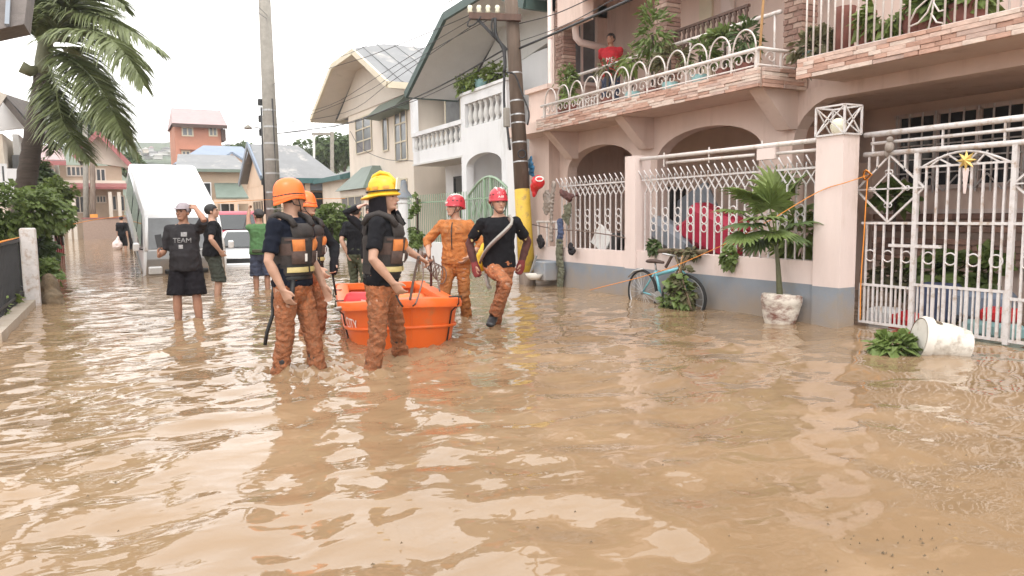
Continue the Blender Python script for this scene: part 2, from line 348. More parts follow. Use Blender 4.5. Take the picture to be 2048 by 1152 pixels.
def shirt(g, m, sleeve=.45, t0=-.06, infl=.014, name='shirt', wr=(.006, 9, 1), belly=0, lo_fl=.012, voxel=.010):
    B = MB(); s = g.s; pts = []; rad = []
    ts = [t0, t0+.08, .25, .5, .72, .86, .95, 1.02]
    for i, t in enumerate(ts):
        q = g.frame(t); w_, d_ = g.wd(t); f = infl*s+(lo_fl if i < 3 else 0); bl = g.belly*.5*math.exp(-((t-.25)/.3)**2)
        if t < .06: w_ = max(w_, .163*s*g.bulk); d_ = max(d_, .116*s*g.bulk)
        pts.append(q[0]+q[2]*bl); rad.append((w_+f, d_+f+bl))
    limb(B, pts, rad, side=g.frame(.6)[1], n=20, round_=False)
    for sd_ in (1, -1):
        a = g.sh[sd_]; b = (.6+.4*g.bulk)*s
        B.ell(a, (.07*b,)*3); limb(B, [g.Nb-Vector((0, 0, .025*s)), a], [.055*s, .058*s])
        if sleeve:
            c = tube_len((a, g.elb[sd_], g.wr[sd_]), 0, sleeve); n = len(c)
            rr = [.066*b+(.062*b-.066*b)*i/(n-1)-(0.02*b if sleeve > .6 and i == n-1 else 0) for i in range(n)]
            limb(B, c, rr, round_=False)
    o = loc_put(name, meld(B, name, m, voxel, 3, wr), g.root); g.shirt = o; return o
def pants(g, m, frac=1.0, name='trousers', r=(.096, .084, .071, .068, .074), wr=(.010, 9, 2), top=.10, voxel=.0085, flare=0):
    B = MB(); s = g.s; b = s*(.55+.45*g.bulk); pts = []; rad = []
    for t in (-.2, -.08, .02, top): q = g.frame(t); w_, d_ = g.wd(t); bl = g.belly*.4*math.exp(-((t-.25)/.3)**2); pts.append(q[0]+q[2]*bl); rad.append((w_+.014*s, d_+.014*s+bl))
    limb(B, pts, rad, side=g.frame(0)[1], n=20)
    for sd_ in (1, -1):
        c = (g.hip[sd_], g.kn[sd_], g.an[sd_])
        if frac >= .99: P = [c[0], c[0].lerp(c[1], .45), c[1], c[1].lerp(c[2], .5), c[2]-(c[2]-c[1]).normalized()*.03*s]; R_ = [q*b for q in r]
        else:
            P = tube_len(c, 0, frac); R_ = [(r[0]+(flare-.0)*i/(len(P)-1))*b for i in range(len(P))]
        limb(B, P, R_, round_=False)
    o = loc_put(name, meld(B, name, m, voxel, 3, wr, frac > .99), g.root); g.pants = o; return o
def boots(g, m, high=.24):
    s = g.s
    for sd_ in (1, -1):
        B = MB(); k, an = g.kn[sd_], g.an[sd_]; fd = g.fd[sd_]; sh_ = (an-k).normalized()
        limb(B, [an-sh_*high*s, an-sh_*.1*s, an+sh_*.03*s], [.062*s, .056*s, .052*s])
        limb(B, [an-fd*.055*s+sh_*.045*s, an+fd*.05*s+sh_*.048*s, an+fd*.165*s+sh_*.06*s], [(.048*s, .045*s), (.054*s, .042*s), (.05*s, .03*s)])
        loc_put('boot', meld(B, 'boot', m, .010, 2), g.root)
def slab(g, t0, t1, a0, a1, infl, th, m, name, parent, nt=6, na=10):   # a curved panel lying on the torso
    V = []; Fc = []
    for L in (0, 1):
        for i in range(nt+1):
            for j in range(na+1):
                e = 1 if (0 < i < nt and 0 < j < na) else .45
                ag = a0+(a1-a0)*j/na; kk = .42+.58*math.cos(math.radians(ag))**2; V.append(g.surf(t0+(t1-t0)*i/nt, ag, (infl+(th*e if L else 0))*kk))
    n = (nt+1)*(na+1); w_ = na+1
    for i in range(nt):
        for j in range(na):
            a = i*w_+j; Fc.append((a, a+1, a+w_+1, a+w_)); Fc.append((n+a, n+a+w_, n+a+w_+1, n+a+1))
    for i in range(nt): Fc.append((i*w_, (i+1)*w_, n+(i+1)*w_, n+i*w_)); Fc.append((i*w_+na, n+i*w_+na, n+(i+1)*w_+na, (i+1)*w_+na))
    for j in range(na): Fc.append((j, n+j, n+j+1, j+1)); Fc.append((nt*w_+j, nt*w_+j+1, n+nt*w_+j+1, n+nt*w_+j))
    return loc_put(name, MB().quadmesh(V, Fc).mesh(name, m, .9), parent)
def vest(g):
    s = g.s; M_ = MATS
    v = slab(g, .12, .72, -178, 178, .028, .03, M_['vest'], 'life_vest', g.root, 8, 40)
    for a in (0, 180): slab(g, .70, .93, a-38, a+38, .03, .03, M_['vest'], 'vest_panel', v, 4, 10)
    for sd_ in (1, -1):
        B = MB(); B.tube([g.surf(.88, sd_*28, .05), g.surf(.97, sd_*40, .045)+Vector((0, 0, .02)), g.surf(1.0, sd_*90, .03)+Vector((0, 0, .035)), g.surf(.97, sd_*140, .045)+Vector((0, 0, .02)), g.surf(.88, sd_*152, .05)], .028*s, 8); loc_put('shoulder_strap', B.mesh('shoulder_strap', M_['vest'], True), v)
        slab(g, .50, .68, sd_*14, sd_*42, .058, .03, M_['orange_cloth'], 'pocket_flap', v, 3, 6)
        slab(g, .30, .50, sd_*12, sd_*46, .058, .034, M_['vest_brown'], 'pocket', v, 3, 6)
        slab(g, .34, .46, sd_*14, sd_*19, .093, .004, M_['white_print'], 'name_strip', v, 2, 2)
        slab(g, .17, .25, sd_*4, sd_*60, .058, .014, M_['reflective'], 'reflective_strip', v, 2, 8)
        slab(g, .44, .62, sd_*46, sd_*80, .056, .012, M_['vest_brown'], 'side_panel', v, 3, 5)
        slab(g, .66, .70, sd_*6, sd_*60, .062, .008, M_['vest_brown'], 'webbing', v, 1, 8)
    slab(g, .05, .115, -178, 178, .026, .012, M_['black_web'], 'belt', g.root, 2, 36)
    slab(g, .26, .29, -178, 178, .06, .006, M_['black_web'], 'webbing', v, 1, 36)
    return v
def helmet(g, kind, m, m2=None):
    s = g.s; hp_ = g.hp; Rh = g.Rh
    def shell(prof, R2=1.0, n=28, sx=.092, sy=.118, brim=None):
        V = []
        for r, z in prof:
            for k in range(n):
                a = 2*PI*k/n; x, y = math.sin(a), math.cos(a); f = r; zz = z
                if brim: f, zz = brim(r, z, a)
                V.append(hp_(x*sx*f, y*sy*f-.012, zz))
        m_ = len(prof); Fc = [(i*n+k, i*n+(k+1) % n, (i+1)*n+(k+1) % n, (i+1)*n+k) for i in range(m_-1) for k in range(n)]; Fc.append(tuple((m_-1)*n+k for k in range(n)))
        return V, Fc
    dome = [(1.0, .015), (1.05, .02), (1.06, .03), (1.05, .06), (1.0, .09), (.9, .118), (.72, .142), (.45, .158), (.16, .164)]
    def br(r, z, a):
        if z < .025: return r*(1.06 if z > .018 else .98), z-.012*math.cos(a)*0+(.028*max(0, -math.cos(a))*-1)+(.006 if abs(math.sin(a)) > .8 else 0)
        return r, z
    if kind == 'fire':
        def br2(r, z, a):
            if z < .032:
                back = max(0, -math.cos(a)); f = (1.02 if z < .018 else 1.22+.40*back); return f, z-.02*back-.005
            return r, z
        prof = [(1.0, .012), (1.3, .02), (1.3, .028), (1.02, .04), (1.05, .06), (1.02, .095), (.93, .13), (.75, .158), (.45, .176), (.15, .182)]
        V, Fc = shell(prof, brim=br2, sx=.096, sy=.12); h = loc_put('fire_helmet', MB().quadmesh(V, Fc).mesh('fire_helmet', m, .8), g.root)
        B = MB(); B.tube([hp_(0, .115, .06), hp_(0, .10, .13), hp_(0, .05, .185), hp_(0, -.02, .205), hp_(0, -.08, .18), hp_(0, -.118, .12), hp_(0, -.13, .06)], [.008*s, .013*s, .016*s, .018*s, .016*s, .012*s, .008*s], 8); loc_put('comb', B.mesh('comb', m, True), h)
        for q in (1, -1):
            B = MB(); B.tube([hp_(q*.03, .10, .10), hp_(q*.055, .04, .155), hp_(q*.06, -.03, .165), hp_(q*.04, -.11, .11)], .009*s, 6); loc_put('rib', B.mesh('rib', m, True), h)
        B = MB(); B.box(hp_(0, .125, .10), (.075*s, .012*s, .10*s), Rh @ Matrix.Rotation(-.2, 3, 'X')); loc_put('front_shield', B.mesh('front_shield', MATS['pale_plastic']), h)
        pts = [hp_(math.sin(a)*.109, math.cos(a)*.136-.012, .052) for a in [2*PI*k/24 for k in range(24)]]
        B = MB(); B.tube(pts, .007*s, 6, closed=True); loc_put('band', B.mesh('band', MATS['black_web'], True), h)
        for a in (60, 100, 140): 
            a = math.radians(a); B = MB(); B.box(hp_(math.sin(a)*.106, math.cos(a)*.132-.012, .078), (.05*s, .006*s, .022*s), Rh @ Matrix.Rotation(-a, 3, 'Z')); loc_put('reflective_patch', B.mesh('reflective_patch', MATS['orange_refl']), h)
        # cloth neck cape
        V = []; n = 26; m_ = 7
        for i in range(m_):
            f = i/(m_-1)
            for k in range(n):
                a = math.radians(62+236*k/(n-1)); rr = 1.0+.18*f+.05*math.sin(9*a)*f
                V.append(hp_(math.sin(a)*.098*rr, math.cos(a)*.118*rr-.014, .03-.22*f))
        B = MB().quadmesh(V, [(i*n+k, i*n+k+1, (i+1)*n+k+1, (i+1)*n+k) for i in range(m_-1) for k in range(n-1)]); me = B.mesh('neck_cape', MATS['black_cloth'], True)
        o = loc_put('neck_cape', me, h); sm = o.modifiers.new('t', 'SOLIDIFY'); sm.thickness = .006
        return h
    V, Fc = shell(dome, brim=br); h = loc_put('helmet', MB().quadmesh(V, Fc).mesh('helmet', m, .8), g.root)
    sm = h.modifiers.new('t', 'SOLIDIFY'); sm.thickness = -.006
    if kind == 'rescue':                       # flared skirt and dark band
        def br3(r, z, a): return r, z-.012*math.cos(2*a)-.022*max(0, -math.cos(a))
        V, Fc = shell([(1.07, .03), (1.13, .012), (1.17, -.012), (1.15, -.016), (1.1, .006), (1.04, .026)], brim=br3); Fc.pop(); loc_put('rim', MB().quadmesh(V, Fc).mesh('rim', m, .8), h)
        pts = [hp_(math.sin(a)*.0995, math.cos(a)*.128-.012, .03-.008*math.cos(2*a)) for a in [2*PI*k/24 for k in range(24)]]
        B = MB(); B.tube(pts, .0065*s, 6, closed=True); loc_put('band', B.mesh('band', MATS['black_web'], True), h)
    else:
        for q in (1, -1):
            for j in range(3):
                B = MB(); a = math.radians(q*(50+26*j)); B.box(hp_(math.sin(a)*.094, math.cos(a)*.12-.012, .085), (.022*s, .012*s, .012*s), Rh @ Matrix.Rotation(-a, 3, 'Z')); loc_put('vent', B.mesh('vent', MATS['black_web']), h)
            B = MB(); P = []
            for t in range(7): 
                th = math.radians(25+20*t); P.append(hp_(q*.03, .120*math.cos(th)-.012, .03+.140*math.sin(th)))
            B.tube(P, .010*s, 6); loc_put('stripe', B.mesh('stripe', m2, True), h)
        B = MB(); 
        V, Fc = shell([(1.06, .03), (1.10, .02), (1.10, .012), (1.04, .014)], brim=lambda r, z, a: (r+(.10*max(0, math.cos(a))**3 if r > 1.08 else 0), z)); Fc.pop(); loc_put('brim', MB().quadmesh(V, Fc).mesh('brim', m, .8), h)
        tm = text_mesh('A-01', .034, .002); tm.materials.append(m2); M4 = Matrix.Translation(hp_(.0, .1215, .055)) @ (Rh @ Matrix.Rotation(PI, 3, 'Z') @ Matrix.Rotation(PI/2-.2, 3, 'X')).to_4x4()
        tm.transform(M4); loc_put('lettering', tm, h)
    for q in (1, -1):
        B = MB(); B.tube([hp_(q*.092, .02, .02), hp_(q*.074, .042, -.06), hp_(q*.03, .062, -.118), hp_(0, .066, -.124)], .0048*s, 6); loc_put('chin_strap', B.mesh('chin_strap', MATS['black_web'], True), h)
        B = MB(); B.tube([hp_(q*.092, -.05, .02), hp_(q*.078, -.01, -.05), hp_(q*.072, .044, -.065)], .0045*s, 6); loc_put('chin_strap', B.mesh('chin_strap', MATS['black_web'], True), h)
    return h
def hair(g, m='hair', hairline=.05, nape=-.04, vol=.010):
    V = []; n = 26; m_ = 12; s = g.s
    for i in range(m_):
        for k in range(n):
            a = 2*PI*k/n; lo = hairline if math.cos(a) > .45 else (nape if math.cos(a) < -.1 else .0)
            th = (i/(m_-1)); zt = .122+vol; z = lo+(zt-lo)*math.sin(th*PI/2)
            q = max(0, 1-((z-.035)/(.087+vol))**2)**.5; jit = 1+.05*noise.noise(Vector((a*2, z*60, 3)))
            V.append(g.hp(math.sin(a)*(.077+vol)*q*jit, math.cos(a)*(.097+vol)*q*jit-.014, z))
    B = MB().quadmesh(V, [(i*n+k, i*n+(k+1) % n, (i+1)*n+(k+1) % n, (i+1)*n+k) for i in range(m_-1) for k in range(n)]+[tuple((m_-1)*n+k for k in range(n))])
    o = loc_put('hair', B.mesh('hair', MATS[m], True), g.root); q = o.modifiers.new('t', 'SOLIDIFY'); q.thickness = .012; return o
def cap(g, m, back=False):
    h = hair(g, m, .055, .02, .014); h.name = 'cap'; sgn = -1 if back else 1; V = []
    for f in (0, 1):
        for k in range(11):
            a = math.radians(-62+124*k/10); r = 1.0+f*.75*math.cos(a*1.2); V.append(g.hp(math.sin(a)*.09*(1+.05*f), sgn*math.cos(a)*.108*r-.014, .058-.03*f*math.cos(a)))
    B = MB().quadmesh(V, [(k, k+1, 12+k, 11+k) for k in range(10)]); o = loc_put('visor', B.mesh('visor', MATS[m], True), h); q = o.modifiers.new('t', 'SOLIDIFY'); q.thickness = .005
    return h
# ------------------------------------------------------------------ material palette
mat('pink_wall', (.67, .525, .46), .85, .10, 1.6, .12, 60, c2=(.47, .34, .28), c2amt=.30, c2scale=2.2, stretch=(1, 1, .18), mud=.10)
mat('pink_pale', (.69, .575, .535), .8, .09, 1.8, .10, 70, c2=(.50, .40, .33), c2amt=.26, c2scale=2.6, stretch=(1, 1, .25), mud=.34)
mat('pink_inner', (.74, .58, .50), .85, .10, 1.5, .12, 60)
mat('fence_grey', (.22, .245, .28), .7, .10, 2.0, .12, 70, c2=(.28, .25, .21), c2amt=.32, c2scale=3.0, mud=.30)
mat('white_wall', (.74, .74, .75), .8, .06, 1.5, .1, 60, c2=(.50, .49, .47), c2amt=.10, c2scale=1.2, stretch=(1, 1, .3))
mat('cream_wall', (.72, .64, .55), .8, .07, 1.5, .1, 60, c2=(.50, .44, .36), c2amt=.12, c2scale=1.2, stretch=(1, 1, .3))
mat('peach_wall', (.64, .48, .36), .85, .08, 1.5); mat('orange_wall', (.46, .215, .145), .85, .10, 1.2); mat('tan_wall', (.46, .36, .27), .85, .12, 1.5)
mat('white_iron', (.60, .57, .56), .45, .12, 14, 0, c2=(.34, .23, .15), c2amt=.34, c2scale=11)
mat('white_rail', (.62, .57, .54), .45, .08, 9, 0, c2=(.36, .26, .19), c2amt=.32, c2scale=8)
mat('green_iron', (.27, .38, .27), .5, .12, 9); mat('teal_trim', (.06, .14, .14), .55, .15, 4); mat('green_trim', (.05, .085, .075), .55, .2, 5)
mat('soffit', (.62, .61, .59), .85, .06, 2, c2=(.45, .42, .38), c2amt=.12, c2scale=1.4); mat('soffit_cream', (.60, .54, .47), .85, .06, 2, c2=(.40, .34, .28), c2amt=.12, c2scale=1.2)
mat('cream_trim', (.62, .55, .42), .6, .08, 3); mat('tin_roof', (.21, .214, .22), .7, .12, 1.2, metal=.0, c2=(.46, .43, .40), c2amt=.2, c2scale=1.0)
mat('tin_blue', (.20, .25, .33), .4, .12, 1.5, metal=.2); mat('tin_pink', (.37, .255, .255), .5, .1, 1.5); mat('tin_red', (.30, .10, .10), .5, .15, 2); mat('tin_green', (.15, .19, .16), .5, .15, 2, bump=.2)
mat('roof_brown', (.13, .11, .10), .8, .25, 6, .3); mat('glass_dark', (.03, .035, .04), .12, .3, 2, spec=.6); mat('glass_grey', (.16, .17, .18), .15, .3, 2, spec=.6)
mat('wood_dark', (.10, .055, .04), .7, .3, 12, .2, stretch=(1, 1, .2)); mat('wood_tan', (.42, .24, .10), .6, .25, 12, .15, stretch=(1, 1, .2))
mat('pole_wood', (.14, .10, .075), .85, .35, 5, .4, 18, stretch=(1, 1, .12), c2=(.22, .18, .15), c2amt=.35, c2scale=5); mat('pole_concrete', (.26, .24, .21), .85, .2, 5, .25, 30)
mat('yellow_paint', (.55, .36, .04), .65, .15, 7, .15, 30, c2=(.20, .14, .07), c2amt=.35, c2scale=7)
mat('black_cable', (.02, .02, .022), .6, .2, 6); mat('steel_band', (.45, .45, .45), .4, .1, 8, metal=.7)
for i, c in enumerate([(.50, .31, .24), (.58, .42, .35), (.42, .25, .19), (.62, .50, .43), (.47, .34, .29)]): mat('stone_%s' % 'abcde'[i], c, .8, .18, 9, .4, 40)
for i, c in enumerate([(.30, .19, .15), (.24, .14, .11), (.36, .25, .20)]): mat('brick_%s' % 'abc'[i], c, .85, .2, 9, .4, 40)
mat('mortar', (.30, .22, .18), .9, .15, 9, .2)
mat('skin', (.43, .25, .175), .58, .16, 14, .05, 120); mat('skin_tan', (.33, .17, .11), .58, .16, 14, .05, 120); mat('skin_pale', (.56, .36, .29), .5, .09, 14, .05, 120)
mat('lip', (.26, .10, .085), .5, .1, 20); mat('eye', (.03, .02, .018), .2, .1, 8); mat('hair', (.014, .012, .012), .5, .4, 60, .4, 200); mat('cap_dark', (.05, .045, .045), .8, .2, 20, .2); mat('cap_grey', (.30, .26, .28), .8, .25, 22, .2)
mat('black_tee', (0.0104, 0.0104, 0.0128), .85, .3, 22, .25, 160, spec=.15); mat('navy_tee', (0.0080, 0.0104, 0.0192), .85, .3, 22, .25, 160, spec=.15); mat('charcoal_tee', (0.0288, 0.0264, 0.0288), .9, .25, 18, .25, 160, spec=.15); mat('black_cloth', (0.0112, 0.0096, 0.0120), .9, .3, 25, .3, 160, spec=.15)
mat('vest', (.030, .024, .022), .75, .35, 20, .3, 120); mat('vest_brown', (.075, .045, .036), .75, .35, 22, .3, 120); mat('black_web', (.012, .012, .012), .6, .2, 20)
mat('reflective', (.50, .40, .17), .45, .2, 20); mat('white_print', (.66, .63, .60), .7, .2, 30); mat('orange_refl', (.75, .30, .05), .4, .1, 10)
mat('muddy_orange', (.38, .125, .046), .8, .40, 26, .9, 48, c2=(.23, .115, .058), c2amt=.50, c2scale=34, wet=.75); mat('orange_cloth', (.58, .19, .05), .8, .2, 18, .3, 90)
mat('coverall', (.42, .145, .034), .8, .25, 14, .5, 70, c2=(.26, .13, .06), c2amt=.35, c2scale=12, wet=.70); mat('orange_shell', (.85, .16, .025), .35, .06, 8, spec=.5); mat('red_shell', (.45, .02, .035), .28, .08, 8, spec=.6); mat('yellow_shell', (.70, .43, .02), .38, .12, 9, c2=(.6, .33, .02), c2amt=.25)
mat('pale_plastic', (.72, .70, .55), .5, .1, 8); mat('denim', (.05, .06, .10), .9, .35, 20, .3, 120); mat('green_tee', (.075, .17, .065), .9, .2, 16, .3, 120); mat('olive', (.06, .065, .035), .9, .3, 16, .3); mat('dark_green_shorts', (.035, .04, .03), .9, .25, 16, .3)
mat('red_tee', (.48, .02, .03), .85, .2, 14, .3); mat('maroon', (.085, .03, .026), .8, .3, 16, .3); mat('glove', (.20, .03, .03), .7, .3, 20, .3); mat('rubber', (.02, .02, .022), .5, .3, 14, .2)
mat('boat_orange', (.74, .13, .02), .38, .05, 3, .03, 60, c2=(.50, .18, .07), c2amt=.10, c2scale=3, spec=.5); mat('boat_inner', (.82, .20, .05), .45, .08, 4, c2=(.45, .2, .09), c2amt=.18, c2scale=4)
mat('paint_white', (.80, .78, .74), .6, .08, 30); mat('rope_grey', (.17, .12, .10), .9, .3, 60, .5, 200); mat('rope_orange', (.72, .26, .04), .7, .2, 40); mat('rope_pale', (.35, .33, .30), .8, .2, 60, .3)
mat('bag_red', (.60, .02, .025), .5, .15, 12, .1); mat('bag_yellow', (.80, .50, .01), .5, .12, 10, .15); mat('van_white', (.82, .82, .83), .22, .03, 2, coat=.5); mat('van_silver', (.27, .27, .27), .35, .10, 3, metal=.3, c2=(.36, .28, .2), c2amt=.25, c2scale=3, mud=.3)
mat('car_glass', (.02, .025, .028), .06, .2, 2, spec=.8); mat('tyre', (.015, .015, .015), .8, .3, 14, .3); mat('rim', (.55, .55, .56), .3, .1, 8, metal=.7); mat('lamp_glass', (.7, .7, .7), .1, .1, 4, spec=.8); mat('black_plastic', (.02, .02, .02), .5, .2, 8)
mat('leaf', (.155, .215, .06), .5, .4, 3.5, leaf=.35); mat('leaf_dark', (.09, .135, .045), .5, .4, 3.5, leaf=.35); mat('leaf_light', (.19, .25, .065), .5, .35, 3.5, leaf=.35); mat('palm_leaf', (.175, .205, .088), .42, .35, 2.0, spec=.5, leaf=.3); mat('leaf_muddy', (.15, .14, .07), .8, .4, 8, leaf=.35); mat('bark', (.075, .058, .045), .95, .35, 8, .6, 30, stretch=(1, 1, 3)); mat('palm_bark', (.06, .045, .036), .95, .35, 6, .6, 20, stretch=(.6, .6, 4)); mat('stem_green', (.12, .12, .06), .6, .25, 7)
mat('pot_white', (.66, .62, .56), .6, .06, 6, .1, c2=(.17, .07, .045), c2amt=.0, c2scale=4); mat('pot_flaked', (.62, .57, .50), .7, .10, 6, .2, 30, c2=(.16, .06, .042), c2amt=.62, c2scale=6.5, stretch=(.8, .8, 1.6)); mat('pot_muddy', (.62, .58, .52), .65, .10, 6, .15, 30, c2=(.22, .17, .12), c2amt=.34, c2scale=6); mat('faded_print', (.26, .25, .25), .8, .5, 40); mat('pot_clay', (.17, .06, .045), .8, .2, 9, .2); mat('pot_aqua', (.25, .42, .42), .6, .12, 6)
mat('bike_blue', (.16, .45, .52), .4, .12, 9); mat('debris', (.14, .10, .06), .95, .4, 14, .5); mat('cloth_grey', (.28, .24, .21), .9, .25, 10, .3); mat('cloth_olive', (.12, .12, .08), .9, .3, 10, .3); mat('cloth_blue', (.06, .08, .15), .9, .3, 10, .3); mat('tarp_blue', (.03, .13, .24), .5, .15, 5)
mat('red_gate', (.30, .06, .055), .6, .15, 5, mud=.25); mat('crimson', (.42, .02, .055), .4, .12, 4); mat('gold', (.70, .50, .16), .35, .2, 8, metal=.4); mat('hill', (.075, .10, .055), 1, .4, .05, c2=(.14, .16, .09), c2amt=.4, c2scale=.09); mat('mud_ground', (.20, .14, .09), .95, .2, 2, .3); mat('cloth_pinkwhite', (.66, .55, .52), .8, .15, 10)
mat('kerb', (.40, .36, .31), .9, .15, 6, .3, mud=.15); mat('phone', (.015, .015, .017), .2, .1, 5)
# ------------------------------------------------------------------ ground and flood water
struct(MB().quadmesh([(-400, -60, -.45), (400, -60, -.45), (400, 900, -.45), (-400, 900, -.45)], [(0, 1, 2, 3)]).build('ground', MATS['mud_ground'], fix=False))
import numpy as np
def water_material():
    m = bpy.data.materials.new('flood_water'); m.use_nodes = True; t = m.node_tree; N = t.nodes; L = t.links; b = N['Principled BSDF']
    b.inputs['Roughness'].default_value = .012; sxw = N.new('ShaderNodeSeparateXYZ'); gw = N.new('ShaderNodeNewGeometry'); L.new(gw.outputs['Position'], sxw.inputs[0]); mrw = N.new('ShaderNodeMapRange'); mrw.inputs[1].default_value = 1.0; mrw.inputs[2].default_value = 5.5; mrw.inputs[3].default_value = 1.0; mrw.inputs[4].default_value = .5; L.new(sxw.outputs['X'], mrw.inputs[0])   # livelier mid-street, sheltered along the wall
    b.inputs['IOR'].default_value = 1.40
    geo = N.new('ShaderNodeNewGeometry')
    n = N.new('ShaderNodeTexNoise'); n.inputs['Scale'].default_value = .55; n.inputs['Detail'].default_value = 7; n.inputs['Distortion'].default_value = 1.2
    L.new(geo.outputs['Position'], n.inputs['Vector'])
    r = N.new('ShaderNodeValToRGB'); r.color_ramp.elements[0].position = .3; r.color_ramp.elements[1].position = .72
    r.color_ramp.elements[0].color = (.205, .133, .074, 1); r.color_ramp.elements[1].color = (.292, .198, .118, 1)
    L.new(n.outputs['Fac'], r.inputs['Fac']); L.new(r.outputs[0], b.inputs['Base Color'])
    prev = None
    for sc, st, dist, stretch in ((2.2, .8, .034, 1), (5.0, .65, .015, 1), (12., .40, .005, 1)):
        mp = N.new('ShaderNodeMapping'); mp.inputs['Rotation'].default_value = (0, 0, YAW); mp.inputs['Scale'].default_value = (.75, 1.15, 1)
        L.new(geo.outputs['Position'], mp.inputs['Vector'])
        q = N.new('ShaderNodeTexNoise'); q.inputs['Scale'].default_value = sc; q.inputs['Detail'].default_value = .6; q.inputs['Distortion'].default_value = .9; L.new(mp.outputs[0], q.inputs['Vector'])
        bp = N.new('ShaderNodeBump'); mw = N.new('ShaderNodeMath'); mw.operation = 'MULTIPLY'; mw.inputs[1].default_value = st; L.new(mrw.outputs[0], mw.inputs[0]); L.new(mw.outputs[0], bp.inputs['Strength']); bp.inputs['Distance'].default_value = dist; L.new(q.outputs['Fac'], bp.inputs['Height'])
        if prev: L.new(prev.outputs[0], bp.inputs['Normal'])
        prev = bp
    L.new(prev.outputs[0], b.inputs['Normal']); return m
WAT = water_material()
def water():
    x0, x1, y0, y1, st = -4.2, 9.8, 1.2, 16.2, .04
    xs = np.arange(x0, x1+1e-6, st); ys = np.arange(y0, y1+1e-6, st); X, Y = np.meshgrid(xs, ys); Z = np.zeros_like(X)
    rng = np.random.RandomState(3)
    wx, wy = X+.10*np.sin(1.7*Y+.6*X), Y+.12*np.sin(1.3*X-.5*Y)
    for i in range(46):
        lam = .20*(5.0 ** rng.rand()); ang = YAW+rng.normal(0, .75)+PI/2; k = 2*PI/lam
        Z += lam*.0040*np.sin(k*(wx*math.cos(ang)+wy*math.sin(ang))+rng.rand()*6.28)*(.5+.5*np.sin(.5*X*rng.rand()+.5*Y*rng.rand()+rng.rand()*6))
    for (cx, cy, a, rad) in DISTURB:                        # wash round wading legs and the boat's bow
        d = np.hypot(X-cx, Y-cy); e = np.exp(-(d/rad)**2)
        Z += 1.6*a*e*(np.sin(d*28-1)*.7+.9*np.sin(17*X+9*Y+cx*5)*np.sin(13*Y-15*X)+.5*np.sin(31*X+22*np.sin(4*Y)))
    ed = np.minimum.reduce([X-x0, x1-X, Y-y0, y1-Y]); Z *= np.clip(ed/.8, 0, 1)
    ny, nx = X.shape; V = np.stack([X, Y, Z], -1).reshape(-1, 3); idx = np.arange(nx*ny).reshape(ny, nx)
    Fq = np.stack([idx[:-1, :-1], idx[:-1, 1:], idx[1:, 1:], idx[1:, :-1]], -1).reshape(-1, 4)
    O = [(-400, -60, 0), (400, -60, 0), (400, 900, 0), (-400, 900, 0)]; xe, ye = float(xs[-1]), float(ys[-1])
    I = [(x0, y0, 0), (xe, y0, 0), (xe, ye, 0), (x0, ye, 0)]; o = len(V)
    Fc = [tuple(q) for q in Fq.tolist()]+[(o, o+1, o+5, o+4), (o+1, o+2, o+6, o+5), (o+2, o+3, o+7, o+6), (o+3, o, o+4, o+7)]
    me = bpy.data.meshes.new('water'); me.from_pydata(V.tolist()+O+I, [], Fc); me.materials.append(WAT); me.polygons.foreach_set('use_smooth', [True]*len(me.polygons))
    return struct(put('water', me))
DISTURB = [(1.25, 6.15, .016, .40), (1.45, 6.0, .012, .35), (1.8, 5.7, .014, .36), (2.2, 6.3, .014, .40), (2.5, 6.35, .012, .5), (3.55, 8.1, .012, .35), (3.5, 7.1, .012, .35), (.72, 9.97, .008, .3), (.5, 10.1, .008, .3), (2.1, 7.6, .010, .5)]
water()
PLANTS = []
# ------------------------------------------------------------------ pink house on the right
def arc_pts(ya, yb, zs, za, n=14):             # arch outline from ya to yb
    c = (ya+yb)/2; r = abs(yb-ya)/2; sg = 1 if yb > ya else -1
    return [(c-sg*r*math.cos(PI*i/n), zs+(za-zs)*math.sin(PI*i/n)) for i in range(n+1)]
house = thing('pink_house', 'two-storey pink house with arches, stone-clad balconies and white ironwork', 'house', (8, 8, 0))
poly = [(13.75, -.4), (13.75, 2.83), (1.5, 2.83), (1.5, 2.66), (6.55, 2.67), (6.72, 2.61), (6.88, 2.49), (7.0, 2.34), (7.06, 2.15), (7.06, -.4), (7.58, -.4)] + arc_pts(7.58, 9.86, 2.13, 2.56) + [(9.86, -.4), (10.46, -.4)] + arc_pts(10.46, 12.65, 2.10, 2.53) + [(12.65, -.4)]
MB().prism(poly, 'x', 8.0, 8.22).build('arcade_wall', MATS['pink_wall'], house)
m = MB(); m.bb(7.22, 13.5, 6.91, 13.74, 2.832, 3.03); m.build('balcony_slab', MATS['pink_wall'], house)
m = MB(); m.bb(7.22, 13.5, 1.5, 6.30, 2.832, 3.0); m.build('balcony_slab', MATS['pink_wall'], house)
m = MB(); m.bb(8.05, 13.5, 6.30, 6.91, 2.834, 3.0); m.build('floor_slab', MATS['pink_wall'], house)
# interior shells of the arcade and the carport
m = MB(); m.bb(10.6, 10.75, 1.5, 9.2, -.4, 2.83); m.build('carport_back_wall', MATS['pink_inner'], house)
m = MB(); m.bb(10.1, 10.25, 7.85, 13.7, -.4, 2.83); m.build('porch_back_wall', MATS['pink_inner'], house)
m = MB(); m.bb(8.22, 10.6, 7.76, 7.85, -.4, 2.0); m.build('partition_wall', MATS['pink_inner'], house)
m = MB(); m.bb(8.22, 13.5, 13.62, 13.75, -.4, 2.83); m.build('end_wall', MATS['pink_wall'], house)
m = MB(); m.bb(8.0, 10.6, 1.3, 1.5, -.4, 2.83); m.build('end_wall', MATS['pink_inner'], house)
